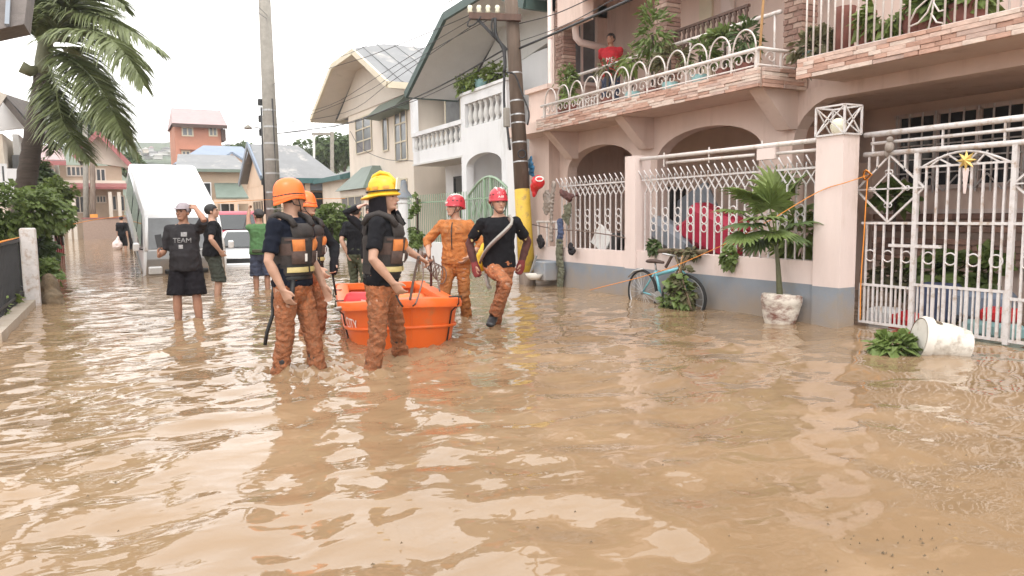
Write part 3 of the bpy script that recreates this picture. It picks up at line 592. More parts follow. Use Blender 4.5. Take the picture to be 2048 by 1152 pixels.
# upper storey
m = MB(); m.bb(9.6, 9.8, 7.2, 13.74, 3.03, 6.2); m.build('upper_wall', MATS['pink_wall'], house)
m = MB(); m.bb(8.9, 9.1, 1.5, 7.2, 3.0, 6.2); m.build('upper_wall', MATS['pink_wall'], house)
m = MB(); m.bb(9.1, 9.6, 7.0, 7.2, 3.0, 6.2); m.build('upper_wall', MATS['pink_wall'], house)
m = MB(); m.bb(8.25, 9.6, 13.55, 13.74, 3.03, 4.05); m.bb(8.25, 8.55, 13.55, 13.74, 4.05, 5.7); m.bb(9.35, 9.6, 13.55, 13.74, 4.05, 5.7); m.bb(8.25, 9.6, 13.55, 13.74, 5.45, 6.2); m.build('upper_end_wall', MATS['pink_wall'], house)
win = MB().bb(8.55, 9.35, 13.62, 13.66, 4.05, 5.45).build('window', MATS['glass_grey'], house)
for y in (8.55, 8.95, 9.32): MB().bb(y, y+.05, 13.58, 13.62, 4.05, 5.45).build('frame', MATS['pink_pale'], win)
MB().bb(8.45, 9.45, 13.45, 13.55, 3.98, 4.05).build('sill', MATS['pink_pale'], house)
m = MB(); m.bb(7.9, 13.5, 1.5, 14.4, 5.9, 6.02); m.build('upper_ceiling', MATS['pink_pale'], house)
m = MB(); m.bb(8.0, 8.25, 12.1, 13.0, 4.95, 5.9); m.bb(8.0, 8.25, 7.0, 12.1, 5.3, 5.9); m.build('eave_beam', MATS['pink_wall'], house)
# yellow door frame strips on the upper wall
for y0, mm in ((10.3, 'cream_trim'), (9.75, 'pink_pale')): MB().bb(9.55, 9.6, y0, y0+.32, 3.03, 5.5).build('door_panel', MATS[mm], house)
# corbels under the balcony
for y in (12.25, 9.95, 6.98):
    MB().prism([(7.35, 2.83), (8.0, 2.83), (8.0, 2.33), (7.86, 2.33)], 'y', y, y+.24).build('corbel', MATS['pink_wall'], house)
for c, (a, b, z0, z1) in enumerate([(12.98, 13.3, 3.03, 5.9), (9.8, 10.12, 3.03, 5.9), (7.06, 7.38, 2.4, 5.9)]):
    pil = MB().bb(8.14, 8.42, a+.02, b-.02, z0, z1).build('pillar', MATS['mortar'], house)
    rows = int((min(z1, 5.6)-z0)/.075); k = 0
    bm_ = {}
    for r in range(rows):
        z = z0+.04+r*.075; off = random.choice((0, .08, .16))
        for y in ([a, a+.16] if r % 2 else [a-.0, a+.08, a+.24]):
            L = min(.155, b-y); 
            if r % 2 == 0 and y == a: L = .075
            key = round(L, 3)
            if key < .03: continue
            mt = 'brick_'+random.choice('abc')
            if (key, mt) not in bm_: bm_[(key, mt)] = MB().cbox((0, 0, 0), (.30, key-.008, .066), .006).mesh('brick', MATS[mt])
            put('brick', bm_[(key, mt)], pil, T(8.28+random.uniform(-.012, .004), y+L/2, z))
# stacked-stone facing of the balcony edges
def facing(parent, y0, y1, z0, z1, x, rows, along='y', xa=None):
    h = (z1-z0)/rows; cache = {}
    for r in range(rows):
        y = y0
        while y < y1-.02:
            L = min(random.choice((.15, .22, .28, .36)), y1-y)
            if y1-y-L < .05: L = y1-y
            mt = 'stone_'+random.choice('aabbccdde'); key = (round(L, 3), mt, along)
            if key not in cache: cache[key] = MB().cbox((0, 0, 0), (.05, L-.003, h-.002) if along == 'y' else (L-.003, .05, h-.002), .004).mesh('stone', MATS[mt])
            d = random.uniform(-.008, .008)
            put('stone', cache[key], parent, T(x+d, y+L/2, z0+h*(r+.5)) if along == 'y' else T(y+L/2, x+d, z0+h*(r+.5))); y += L
fc = MB().bb(7.205, 7.22, 6.91, 12.45, 2.82, 3.05).build('balcony_facing', MATS['mortar'], house); facing(fc, 6.89, 12.45, 2.815, 3.055, 7.195, 6)
fc = MB().bb(7.22, 8.02, 6.895, 6.91, 2.82, 3.05).build('balcony_facing', MATS['mortar'], house); facing(fc, 7.24, 8.02, 2.815, 3.055, 6.885, 5, 'x')
fc = MB().bb(7.205, 7.22, 2.6, 6.29, 2.80, 3.02).build('balcony_facing', MATS['mortar'], house); facing(fc, 2.6, 6.30, 2.795, 3.03, 7.195, 5)
# rain pipe at the far corner
pp = thing('rain_pipe', 'pale pink rain pipe running down the far corner of the pink house', 'pipe', (7.9, 13.0, 0)); m = MB(); m.tube([(7.9, 13.12, -.3), (7.9, 13.12, 6.0)], .05, 10); m.build('pipe', MATS['pink_pale'], pp, True)
for z in (1.2, 2.4, 3.6, 4.8): MB().lathe([(.058, -.03), (.058, .03)], 12, (7.9, 13.12, z)).build('clip', MATS['pink_wall'], pp)
pp = thing('soil_pipe', 'short pink pipe elbow beside the man on the upper balcony', 'pipe', (8.2, 12.6, 4)); m = MB(); m.tube([(9.5, 12.9, 4.62), (8.35, 12.72, 4.66), (8.25, 12.70, 4.74), (8.22, 12.69, 4.9), (8.22, 12.69, 5.9)], .07, 10); m.build('pipe', MATS['pink_pale'], pp, True)
m = MB().lathe([(.085, -.05), (.085, .05)], 12, (8.22, 12.69, 5.0)); m.build('collar', MATS['pink_wall'], pp)
# pink flank block beyond the balcony (behind the utility pole)
m = MB(); m.bb(7.75, 8.0, 12.95, 13.75, -.4, 3.75); m.build('corner_pier', MATS['pink_wall'], house); m = MB(); m.bb(7.68, 8.05, 12.88, 13.8, 3.75, 3.84); m.build('pier_cap', MATS['pink_wall'], house)
# carport fittings: window with grille, stone-faced planter
wn = MB().bb(10.55, 10.6, 4.9, 7.3, 1.6, 2.62).build('window', MATS['glass_dark'], house)
for i in range(5): MB().bb(10.50, 10.57, 4.86+i*.6, 4.93+i*.6, 1.55, 2.66).build('mullion', MATS['pink_pale'], wn)
for z in (1.55, 2.62): MB().bb(10.50, 10.57, 4.86, 7.36, z, z+.06).build('frame_rail', MATS['pink_pale'], wn)
for z in (1.78, 1.98, 2.18, 2.4): MB().bb(10.44, 10.46, 4.8, 7.4, z, z+.02).build('grille_bar', MATS['white_iron'], wn)
for i in range(13): MB().bb(10.43, 10.45, 4.85+i*.2, 4.87+i*.2, 1.5, 2.66).build('grille_bar', MATS['white_iron'], wn)
for i in range(6):
    m = MB(); m.beam((10.42, 4.9+i*.4, 1.52), (10.42, 5.1+i*.4, 1.74), .018); m.beam((10.42, 5.1+i*.4, 1.74), (10.42, 5.3+i*.4, 1.52), .018); m.build('grille_cross', MATS['white_iron'], wn)
pl = MB().bb(10.32, 10.6, 4.6, 7.5, .48, 1.2).build('planter_front', MATS['mortar'], house); facing_b = {}
for r in range(8):
    if r == 4: continue
    y = 4.6
    while y < 7.48:
        L = min(random.choice((.16, .22, .3)), 7.5-y); mt = 'brick_'+random.choice('abc') if random.random() < .7 else 'stone_c'; key = (round(L, 3), mt)
        if key not in facing_b: facing_b[key] = MB().cbox((0, 0, 0), (.05, L-.006, .08), .008).mesh('stone', MATS[mt])
        put('stone', facing_b[key], pl, T(10.31+random.uniform(-.02, .01), y+L/2, .54+r*.088)); y += L
MB().bb(10.26, 10.6, 4.55, 7.55, 1.2, 1.26).build('planter_coping', MATS['pink_pale'], house)
# ------------------------------------------------------------------ balcony railings
def bal_rail():
    r = thing('balcony_railing', 'white scroll railing of looped hoops along the stone-clad planter balcony', 'railing', (7.25, 9.6, 3.05))
    W = MATS['white_rail']; x = 7.26
    MB().tube([(x, 12.4, 3.30), (x, 6.95, 3.30)], .026, 10).build('top_rail', W, r, True); MB().tube([(x, 12.4, 3.10), (x, 6.95, 3.10)], .012, 8).build('bottom_rail', W, r, True)
    MB().tube([(x, 6.95, 3.30), (8.05, 6.95, 3.30)], .024, 10).build('top_rail', W, r, True); MB().tube([(x, 6.95, 3.10), (8.05, 6.95, 3.10)], .012, 8).build('bottom_rail', W, r, True)
    hp = MB().tube([(0, .2*math.cos(PI*i/14), .0+.26*math.sin(PI*i/14)) for i in range(15)], .012, 6).mesh('hoop', W, True)
    sc = MB(); sc.tube([(0, .10*math.cos(a)*(1-a/9), .09*math.sin(a)*(1-a/9)) for a in [i*.5 for i in range(15)]], .009, 6); scm = sc.mesh('scroll', W, True)
    pm = MB().bb(-.01, .01, -.01, .01, -.24, 0).mesh('baluster', W); pmb = MB().bb(-.022, .022, -.022, .022, -.25, .02).mesh('post', W)
    for i in range(13):
        y = 12.28-i*.44
        put('hoop', hp, r, T(x, y-.22 if i < 12 else y, 3.32)) if i < 12 else None
        put('post' if i in (0, 6, 12) else 'baluster', pmb if i in (0, 6, 12) else pm, r, T(x, y, 3.30))
        if i < 12:
            put('scroll', scm, r, T(x, y-.12, 3.20)); put('scroll', scm, r, T(x, y-.32, 3.20) @ Matrix.Rotation(PI, 4, 'Z'))
    for i in range(2): put('scroll', scm, r, T(7.45+.32*i, 6.95, 3.2) @ Matrix.Rotation(PI/2, 4, 'Z')); put('baluster', pm, r, T(7.62+.32*i, 6.95, 3.3))
    r = thing('balcony_handrail', 'plain white pipe handrail behind the balcony plants', 'railing', (8.1, 9.8, 3.05)); x = 8.1
    MB().tube([(x, 12.9, 3.95), (x, 7.4, 3.95)], .03, 10).build('top_rail', W, r, True)
    for i in range(7): MB().tube([(x, 12.6-i*.85, 3.03), (x, 12.6-i*.85, 3.95)], .016, 8).build('post', W, r, True)
    MB().tube([(x, 12.6, 3.45), (x, 11.75, 3.45)], .012, 6).build('mid_rail', W, r, True)
    for i in range(8): MB().tube([(x, 12.55-i*.1, 3.05), (x, 12.55-i*.1, 3.45)], .01, 6).build('bar', W, r, True)
    # second balcony: upright bars and one leaf-scroll panel
    r = thing('balcony_bars', 'white upright-bar railing with leaf scroll on the nearer balcony', 'railing', (7.28, 4.8, 3.02)); x = 7.28
    MB().tube([(x, 6.27, 3.045), (x, 2.7, 3.045)], .014, 8).build('bottom_rail', W, r, True); MB().tube([(x, 6.27, 4.05), (x, 2.7, 4.05)], .028, 8).build('top_rail', W, r, True)
    bar = MB().tube([(0, 0, 0), (0, 0, 1.02)], .0115, 6).mesh('bar', W, True)
    ys = [6.26, 6.16, 6.06, 5.96, 5.87, 5.77, 5.67, 5.57, 5.47, 5.37, 5.27, 5.17, 5.07, 4.97, 4.60, 4.50, 4.40, 4.30, 4.20, 4.10, 4.0, 3.9, 3.8, 3.7]
    for y in ys: put('bar', bar, r, T(x, y, 3.03))
    for pts in ([(4.97, 3.15), (4.90, 3.28), (4.80, 3.34), (4.72, 3.44)], [(4.97, 3.12), (4.87, 3.14), (4.78, 3.22), (4.72, 3.36), (4.70, 3.6)], [(4.76, 3.06), (4.73, 3.2), (4.70, 3.45), (4.68, 3.9)], [(4.74, 3.2), (4.68, 3.10), (4.62, 3.08), (4.60, 3.05)], [(4.72, 3.3), (4.66, 3.2), (4.60, 3.2)]):
        MB().tube([(x, a, b) for a, b in pts], .009, 6).build('leaf_scroll', W, r, True)
bal_rail()
# leaning brown wooden railing on the balcony
r = thing('wooden_railing', 'dark brown turned-wood railing leaning behind the balcony handrail', 'railing', (8.35, 9, 3.4)); 
a, b = Vector((8.30, 9.86, 4.22)), Vector((8.30, 8.17, 4.25)); sp = MB()
MB().beam(a, b, .05, .04).build('top_rail', MATS['wood_dark'], r); MB().beam(a-Vector((0, 0, .36)), b-Vector((0, 0, .36)), .05, .04).build('bottom_rail', MATS['wood_dark'], r)
bl = MB().lathe([(.018, -.17), (.035, -.15), (.022, -.12), (.042, -.05), (.025, .03), (.018, .08), (.035, .12), (.02, .17)], 8).mesh('baluster', MATS['wood_dark'], True)
for i in range(15): q = a.lerp(b, (i+.5)/15); put('baluster', bl, r, T(q.x, q.y, q.z-.18) @ Matrix.Rotation(random.uniform(-.06, .06), 4, 'X'))
st = MB().tube([(7.55, 7.25, 3.12), (7.5, 7.12, 4.3)], .018, 6).build('stick', MATS['wood_tan']); tag(st, 'bare tan wooden pole leaning at the end of the planter balcony', 'pole')
# ------------------------------------------------------------------ boundary fence of the pink house
fence = thing('boundary_fence', 'low pink-and-grey wall with two columns and white iron grilles', 'fence', (6.9, 8.3, 0))
def lowwall(y0, y1, top):
    MB().bb(6.80, 6.98, y0, y1, -.45, .44).build('wall_base', MATS['fence_grey'], fence); MB().bb(6.802, 6.978, y0, y1, .44, top).build('low_wall', MATS['pink_pale'], fence)
lowwall(5.66, 8.85, .70); lowwall(9.11, 11.9, .68)
for y0, y1, x1, top in ((8.85, 9.11, 7.06, 2.10), (5.31, 5.66, 7.03, 2.05)):
    MB().bb(6.775, x1, y0, y1, -.45, .43).build('column_base', MATS['fence_grey'], fence); MB().bb(6.777, x1-.002, y0+.002, y1-.002, .43, top).build('column', MATS['pink_pale'], fence)
def grille(y0, y1, n, zb, ring_from=0):
    W = MATS['white_iron']; x = 6.89; g = MB().bb(x-.012, x+.012, y0, y1, 1.725, 1.749).build('grille', W, fence); p = (y1-y0)/n
    bar = MB().bb(-.0085, .0085, -.0085, .0085, 0, 1.56-zb).mesh('bar', W); dg = MB().beam((0, 0, 0), (0, p, .172), .014, .016, up=(1, 0, 0)).mesh('lattice_bar', W); dg2 = MB().beam((.012, 0, 0), (.012, -p, .172), .014, .016, up=(1, 0, 0)).mesh('lattice_bar', W)
    ring = MB().tube([(0, .048*math.cos(2*PI*i/16), .055*math.sin(2*PI*i/16)) for i in range(16)], .0085, 6, closed=True).mesh('ring', W, True)
    spk = MB().tube([(0, 0, 0), (0, 0, .06)], .009, 6).mesh('spike', W, True); spk2 = MB().tube([(0, 0, -.01), (-.06, .05, .13)], .010, 6).mesh('spike', W, True)
    for i in range(n):
        y = y0+(i+.5)*p; put('bar', bar, g, T(x, y, zb))
        if i < n-1: put('lattice_bar', dg, g, T(x, y, 1.555))
        if i > 0: put('lattice_bar', dg2, g, T(x, y, 1.555))
        put('spike', spk, g, T(x, y, 1.745)); put('spike', spk2, g, T(x, y+.3*p, 1.75))
        if i % 2 == 1 and i < n-1:
            for k in range(3): put('ring', ring, g, T(x, y+p/2, 1.05+.112*k) @ Matrix.Scale(p*.92/.096*.88, 4, (0, 1, 0)))
grille(5.68, 8.83, 24, .70); grille(9.13, 11.15, 14, .68)
W = MATS['white_rail']
MB().tube([(6.86, 8.83, 2.045), (6.86, 5.68, 2.03)], .028, 10).build('upper_pipe', W, fence, True); MB().tube([(6.86, 8.25, 1.955), (6.86, 6.62, 1.94)], .02, 10).build('lower_pipe', W, fence, True); MB().tube([(6.86, 6.3, 1.93), (6.86, 5.68, 1.925)], .02, 10).build('lower_pipe', W, fence, True)
for y in (8.3, 7.4, 6.5): MB().bb(6.855, 6.868, y, y+.02, 1.90, 2.10).build('pipe_clip', W, fence)
MB().bb(6.82, 6.90, 6.28, 6.55, 1.87, 2.0).build('motor_box', MATS['pink_pale'], fence)
# white tubular side gate at the far end of the fence
sg = thing('side_gate', 'narrow white tubular gate frame between the yellow-banded pole and the fence', 'gate', (6.85, 11.4, 0))
for y in (11.85, 11.55, 11.22): MB().tube([(6.86, y, .05), (6.86, y, 1.12)], .022, 8).build('upright', W, sg, True)
for z in (1.12, .62): MB().tube([(6.86, 11.9, z), (6.86, 11.2, z)], .022, 8).build('crossbar', W, sg, True)
# ------------------------------------------------------------------ vehicle gate
def gate():
    W = MATS['white_iron']; g = thing('vehicle_gate', 'tall white iron gate with diamond panel, rings and arched centre leaf', 'gate', (7.1, 4.4, 0)); x = 7.1
    def tb(name, pts, r, n=8, parent=g): return MB().tube([(x, a, b) for a, b in pts], r, n).build(name, W, parent, True)
    tb('top_rail', [(5.30, 2.05), (2.6, 2.05)], .03); tb('track_rail', [(5.22, 1.955), (2.6, 1.955)], .018); tb('lintel_rail', [(5.30, 1.845), (2.6, 1.83)], .027)
    for y in (5.2, 4.45, 3.88): MB().bb(x-.01, x+.01, y-.008, y+.008, 1.85, 2.04).build('hanger', W, g)
    post = MB().bb(-.022, .022, -.022, .022, .02, 1.82).mesh('post', W)
    for y in (4.70, 3.78): put('post', post, g, T(x, y, 0))
    long_ = [5.24, 5.14, 5.04, 4.93, 4.83]; cen = [4.60, 4.49, 4.38, 4.27, 4.16, 4.05, 3.94, 3.86]; rt = [3.68, 3.58, 3.48, 3.38]
    def vb(y, z0, z1, w_=.009): MB().bb(x-w_, x+w_, y-w_, y+w_, z0, z1).build('bar', W, g)
    for i, y in enumerate(long_): 
        zt = 1.13+abs(y-5.0)*.95; vb(y, .05, min(zt, 1.12) if abs(y-5.0) < .38 else 1.82)
        if abs(y-5.0) > .1: vb(y, 1.82-abs(y-5.0)*.02-.36*abs(y-5)/.38, 1.82)
    for y in cen: vb(y, .05, 1.68)
    for y in rt: vb(y, .05, 1.82)
    allb = [5.30-.0525*i for i in range(12)]+[4.64-.055*i for i in range(16)]+[3.72-.055*i for i in range(8)]
    for y in allb: vb(y, .05, .47 if y > 4.7 else (.5 if y > 3.78 else .44), .0078)
    for a, b, z in ((5.3, 4.70, .46), (4.70, 3.78, .5), (3.78, 2.8, .44), (5.3, 2.8, .055), (5.3, 2.8, 1.12)): MB().bb(x-.013, x+.013, b, a, z-.013, z+.013).build('rail', W, g)
    MB().bb(x-.02, x+.02, 4.42, 4.97, .875, .905).build('latch_bar', W, g)
    for cy in (5.0, 3.4):                       # diamond panels with a small curled diamond inside
        for k, (hw, hh) in enumerate(((.385, .345), (.19, .17))):
            P = [(cy, 1.475+hh), (cy-hw, 1.475), (cy, 1.475-hh), (cy+hw, 1.475)]
            for i in range(4): MB().beam((x-.002*k, *P[i]), (x-.002*k, *P[(i+1) % 4]), .018-.004*k).build('diamond_bar', W, g)
            if k:
                for p in P:
                    for q in (1, -1):
                        m = MB().tube([(x-.01, p[0]+q*.022+.022*math.cos(t), p[1]+.022*math.sin(t)) for t in [i*.7 for i in range(9)]], .006, 5); m.build('curl', W, g, True)
        MB().beam((x-.014, cy, 1.12), (x-.014, cy, 1.82), .014).build('diamond_stem', W, g); MB().beam((x-.014, cy-.39, 1.475), (x-.014, cy+.39, 1.475), .014).build('diamond_stem', W, g)
    tb('arch_bar', [(4.68-.88*i/14, 1.66+.14*math.sin(PI*i/14)) for i in range(15)], .012); MB().bb(x-.01, x+.01, 3.80, 4.68, 1.665, 1.685).build('arch_base', W, g)
    for a, b in (((4.58, 1.67), (4.42, 1.78)), ((4.36, 1.68), (4.50, 1.76)), ((4.12, 1.68), (4.02, 1.79)), ((3.90, 1.67), (4.06, 1.77)), ((4.40, 1.79), (4.25, 1.68)), ((4.10, 1.795), (4.22, 1.68))): MB().beam((x, *a), (x, *b), .014).build('ray_bar', W, g)
    ring = MB().tube([(0, .058*math.cos(2*PI*i/20), .058*math.sin(2*PI*i/20)) for i in range(20)], .008, 6, closed=True).mesh('ring', W, True)
    for y in (5.19, 4.985, 4.78, 4.545, 4.325, 4.105, 3.9, 3.63): put('ring', ring, g, T(x-.002, y, .775))
    # star ornament, hanging from the arch
    m = MB(); c = Vector((x-.03, 4.2, 1.71)); V = [c+Vector((-.03, 0, 0)), c+Vector((.02, 0, 0))]
    for i in range(16):
        a = PI*i/8; r_ = .10 if i % 2 == 0 else .045; V.append(c+Vector((0, r_*math.sin(a), r_*math.cos(a))))
    m.quadmesh(V, [(0, 2+i, 2+(i+1) % 16) for i in range(16)]+[(1, 2+(i+1) % 16, 2+i) for i in range(16)]); s_ = thing('star_ornament', 'gold eight-pointed star with white tail hanging on the gate arch', 'ornament', tuple(c)); m.build('star', MATS['gold'], s_)
    o = MB().prism([(-.03, 0), (.03, 0), (.012, -.24), (-.008, -.24)], 'x', 0, .008).build('tail', MATS['cloth_pinkwhite']); o.parent = s_; o.location = (0, .0, -.07)
    # stuffed toy-like rag on the track: a small grey knotted rag
    m = MB(); m.ell((x-.03, 4.99, 1.90), (.05, .045, .06)); m.ell((x-.035, 4.985, 1.975), (.035, .032, .035)); m.ell((x-.03, 5.02, 1.84), (.03, .03, .04)); tag(m.build('rag', MATS['cloth_grey'], None, True), 'small grey knotted rag hanging on the gate rail above the diamond', 'rag')
gate()
# lantern cage on the column nearest the gate
ln = thing('pillar_lantern', 'white wire cage lantern standing on the column beside the gate', 'lantern', (6.9, 5.48, 2.05)); W = MATS['white_iron']
x0, x1, y0, y1, z0, z1 = 6.765, 7.035, 5.30, 5.66, 2.06, 2.36
C8 = [(x, y, z) for x in (x0, x1) for y in (y0, y1) for z in (z0, z1)]
for i in range(8):
    for j in range(i+1, 8):
        if sum(abs(C8[i][k]-C8[j][k]) > .01 for k in range(3)) == 1: MB().beam(C8[i], C8[j], .018).build('frame_bar', W, ln)
for X_ in (x0, x1):
    MB().beam((X_, y0, z0), (X_, y1, z1), .012).build('cross_bar', W, ln); MB().beam((X_, y0, z1), (X_, y1, z0), .012).build('cross_bar', W, ln)
for Y_ in (y0, y1):
    MB().beam((x0, Y_, z0), (x1, Y_, z1), .012).build('cross_bar', W, ln); MB().beam((x0, Y_, z1), (x1, Y_, z0), .012).build('cross_bar', W, ln)
MB().lathe([(.02, 0), (.07, .04), (.085, .10), (.06, .16), (.03, .18)], 12, (6.9, 5.48, 2.06)).build('globe', MATS['pale_plastic'], ln, True)
# ------------------------------------------------------------------ generic house pieces
def window(parent, X, y0, y1, z0, z1, nv=2, nh=1, glass='glass_dark', fr='white_wall', th=.05):     # in a wall facing the street
    w_ = MB().bb(X-.02, X+.04, y0, y1, z0, z1).build('window', MATS[glass], parent)
    for i in range(nv+1): y = y0+(y1-y0)*i/nv; MB().bb(X-.05, X-.022, y-th/2, y+th/2, z0-th/2, z1+th/2).build('frame', MATS[fr], w_)
    for i in range(nh+1): z = z0+(z1-z0)*i/nh; MB().bb(X-.048, X-.024, y0, y1, z-th/2, z+th/2).build('frame', MATS[fr], w_)
    return w_
def window_y(parent, Y, x0, x1, z0, z1, nv=2, nh=1, glass='glass_dark', fr='white_wall', th=.06):   # in a wall facing the camera
    w_ = MB().bb(x0, x1, Y-.02, Y+.04, z0, z1).build('window', MATS[glass], parent)
    for i in range(nv+1): x = x0+(x1-x0)*i/nv; MB().bb(x-th/2, x+th/2, Y-.06, Y-.022, z0-th/2, z1+th/2).build('frame', MATS[fr], w_)
    for i in range(nh+1): z = z0+(z1-z0)*i/nh; MB().bb(x0, x1, Y-.058, Y-.024, z-th/2, z+th/2).build('frame', MATS[fr], w_)
    return w_
def clipped_gable(parent, Xf, Xb, pts, ridge_z, fascia, soff, roofm, over=1.0, th=.14, ribs=True):
    """pts: (Y,z) left eave, left break, right break, right eave of the street-side rafters; the top is a half hip"""
    (ya, za), (yb, zb), (yc, zc), (yd, zd) = pts; yr = (yb+yc)/2; Xr = Xf+1.6; cyc = [(ya, za), (yb, zb), (yc, zc), (yd, zd)]
    f = MB()
    for i in range(3):
        a, b = cyc[i], cyc[i+1]; f.beam((Xf, *a), (Xf, *b), .09, .2, up=(0, 0, 1))
    f.build('fascia', MATS[fascia], parent)
    sl, sr = (zb-za)/(ya-yb), (zc-zd)/(yc-yd); zr = zb+sl*(yb-yr)
    R = MB(); t = .03; V = [(Xf, ya, za+.08), (Xf, yb, zb+.08), (Xr, yr, zr+.08), (Xf, yc, zc+.08), (Xf, yd, zd+.08), (Xb, ya, za+.08), (Xb, yr, zr+.08), (Xb, yd, zd+.08)]
    R.quadmesh(V, [(0, 1, 2, 6, 5), (1, 3, 2), (3, 4, 7, 6, 2)]); rf = R.build('roof', MATS[roofm], parent)
    md = rf.modifiers.new('t', 'SOLIDIFY'); md.thickness = .05; md.offset = 0
    # soffit under the front overhang
    S = MB(); Xo = Xf+over
    S.quadmesh([(Xf, ya, za-.06), (Xf, yb, zb-.06), (Xf, yc, zc-.06), (Xf, yd, zd-.06), (Xo, ya, za-.06), (Xo, yb, zb-.06), (Xo, yc, zc-.06), (Xo, yd, zd-.06)], [(0, 4, 5, 1), (1, 5, 6, 2), (2, 6, 7, 3)])
    so_ = S.build('soffit', MATS[soff], parent); md = so_.modifiers.new('t', 'SOLIDIFY'); md.thickness = .03
    # gable wall above the storey
    G = MB().prism([(ya-.6, za-.06+.6*0), (yb, zb-.08), (yc, zc-.08), (yd+.6, zd-.06)], 'x', Xo-.02, Xo+.12); G.build('gable_wall', MATS[soff], parent)
    # side eave fascia
    MB().beam((Xf, yd, zd), (Xb, yd, zd), .2, .09, up=(0, 1, 0)).build('gutter', MATS[fascia], parent); MB().beam((Xf, ya, za), (Xb, ya, za), .2, .09, up=(0, 1, 0)).build('gutter', MATS[fascia], parent)
    if ribs:
        n = 9
        for i in range(n):
            X_ = Xf+.5+(Xb-Xf-.6)*i/n; a = Vector((X_, yd, zd+.12)); top = Vector((max(X_, Xf), yr, zr+.12))
            if X_ < Xr: k = (X_-Xf)/(Xr-Xf); top = Vector((X_, yc+(yr-yc)*k, zc+(zr-zc)*k+.12))
            MB().beam(a, top, .05, .03).build('roof_seam', MATS[roofm], rf)
def q2(x, y, X): p = on(x, y, 'x', X); return (p.y, p.z)
# ------------------------------------------------------------------ white house with green-edged gable
wh = thing('white_house', 'white two-storey house with dark green gable edge and baluster balconies', 'house', (9.5, 18.5, 0)); XF = 8.4
MB().bb(9.5, 15, 15.9, 22.4, -.4, 5.3).build('main_wall', MATS['white_wall'], wh)
bal_m = MB().lathe([(.075, 0), (.075, .05), (.045, .07), (.05, .12), (.085, .22), (.07, .32), (.04, .42), (.05, .5), (.075, .53), (.075, .58)], 10).mesh('baluster', MATS['soffit'], True)
ya, z0 = q2(827, 329, XF); yb, _ = q2(926, 310, XF); zt = q2(823, 268, XF)[1]; zb_ = q2(830, 304, XF)[1]
b1 = MB().bb(XF, 9.5, yb, ya, z0, zb_).build('balcony', MATS['white_wall'], wh); MB().bb(XF-.04, XF+.16, yb-.02, ya+.05, zt-.12, zt).build('handrail', MATS['white_wall'], b1); MB().bb(XF-.03, 9.5, yb, ya+.03, z0-.05, z0).build('ledge', MATS['soffit'], b1)
n = 11
for i in range(n): put('baluster', bal_m, b1, T(XF+.08, yb+.25+(ya-yb-.4)*i/(n-1), zb_) @ Matrix.Scale((zt-.12-zb_)/.58, 4, (0, 0, 1)))
MB().bb(XF, XF+.18, ya-.12, ya+.05, zb_, zt-.12).build('end_post', MATS['white_wall'], b1)
MB().bb(XF+.02, XF+.2, ya+.0, ya+.22, zt, 5.2).build('corner_post', MATS['white_wall'], wh)
y1, ztop = q2(922, 194, XF); y0_ = 15.95; zo0, zo1 = q2(936, 255, XF)[1], q2(936, 205, XF)[1]-.03
b2 = MB(); b2.bb(XF-.02, XF+.16, y0_, y1, zo1, ztop); b2.bb(XF-.02, XF+.16, y1-.28, y1, zo0, zo1); b2.bb(XF-.02, XF+.16, y0_, y0_+.25, zo0, zo1); b2.bb(XF+.16, 9.5, y1-.15, y1, z0, ztop); b2 = b2.build('planter_balcony', MATS['white_wall'], wh)
MB().bb(XF-.06, XF+.4, y0_-.05, y1+.05, ztop, ztop+.07).build('coping', MATS['white_wall'], b2)
for i in range(7): put('baluster', bal_m, b2, T(XF+.09, y1-.42-(y1-y0_-.8)*i/6, zo0) @ Matrix.Scale((zo1-zo0)/.58, 4, (0, 0, 1)))
ax0, azs = q2(940, 330, XF); apz = q2(985, 302, XF)[1]
poly = [(y1, -.4), (y1, zo0), (y0_, zo0), (y0_, -.4), (y0_+.3, -.4)]+arc_pts(y0_+.3, y1-.3, azs-.05, apz)+[(y1-.3, -.4)]
MB().prism(poly, 'x', XF-.02, XF+.2).build('porch_arch', MATS['white_wall'], wh); MB().bb(XF+.2, 9.5, y1-.15, y1, -.4, z0-.001).build('porch_side', MATS['white_wall'], wh)
window(wh, 9.48, 18.9, 19.9, 3.2, 5.1, 1, 1, fr='soffit'); window(wh, 9.48, 21.0, 22.2, 3.2, 4.9, 1, 1, 'glass_grey', fr='cream_trim')
window(wh, 9.48, 19.0, 21.6, 1.2, 2.45, 2, 1, fr='black_plastic'); window(wh, 9.48, 16.6, 17.8, -.2, 2.3, 2, 1, fr='black_plastic')
e = [q2(812, 190, 7.8), q2(889, 33, 7.8)]; e += [(15.7, e[1][1]), (13.95, 5.64)]
clipped_gable(wh, 7.8, 15, e, 7, 'green_trim', 'soffit', 'tin_roof', 1.7)
for k, (px, py) in enumerate(((935, 178), (962, 172), (990, 165))):    # planter boxes on the coping
    p = on(px, py, 'x', XF+.15); pt = thing('planter', ['pale blue trough with leafy plants on the white balcony corner', 'pale blue bucket with trailing plant on the white balcony coping', 'dark trough with bushy plant next to the utility pole'][k], 'planter', (p.x, p.y, ztop+.07), 0, None)
    MB().lathe([(.14, 0), (.18, .24), (.16, .24), (.13, .2)], 12, (p.x, p.y, ztop+.07)).build('pot', MATS[['pot_aqua', 'pot_aqua', 'black_plastic'][k]], pt, True)
    PLANTS.append((pt, Vector((p.x, p.y, ztop+.3)), .34, .40, 'leaf_light', 260, .06))
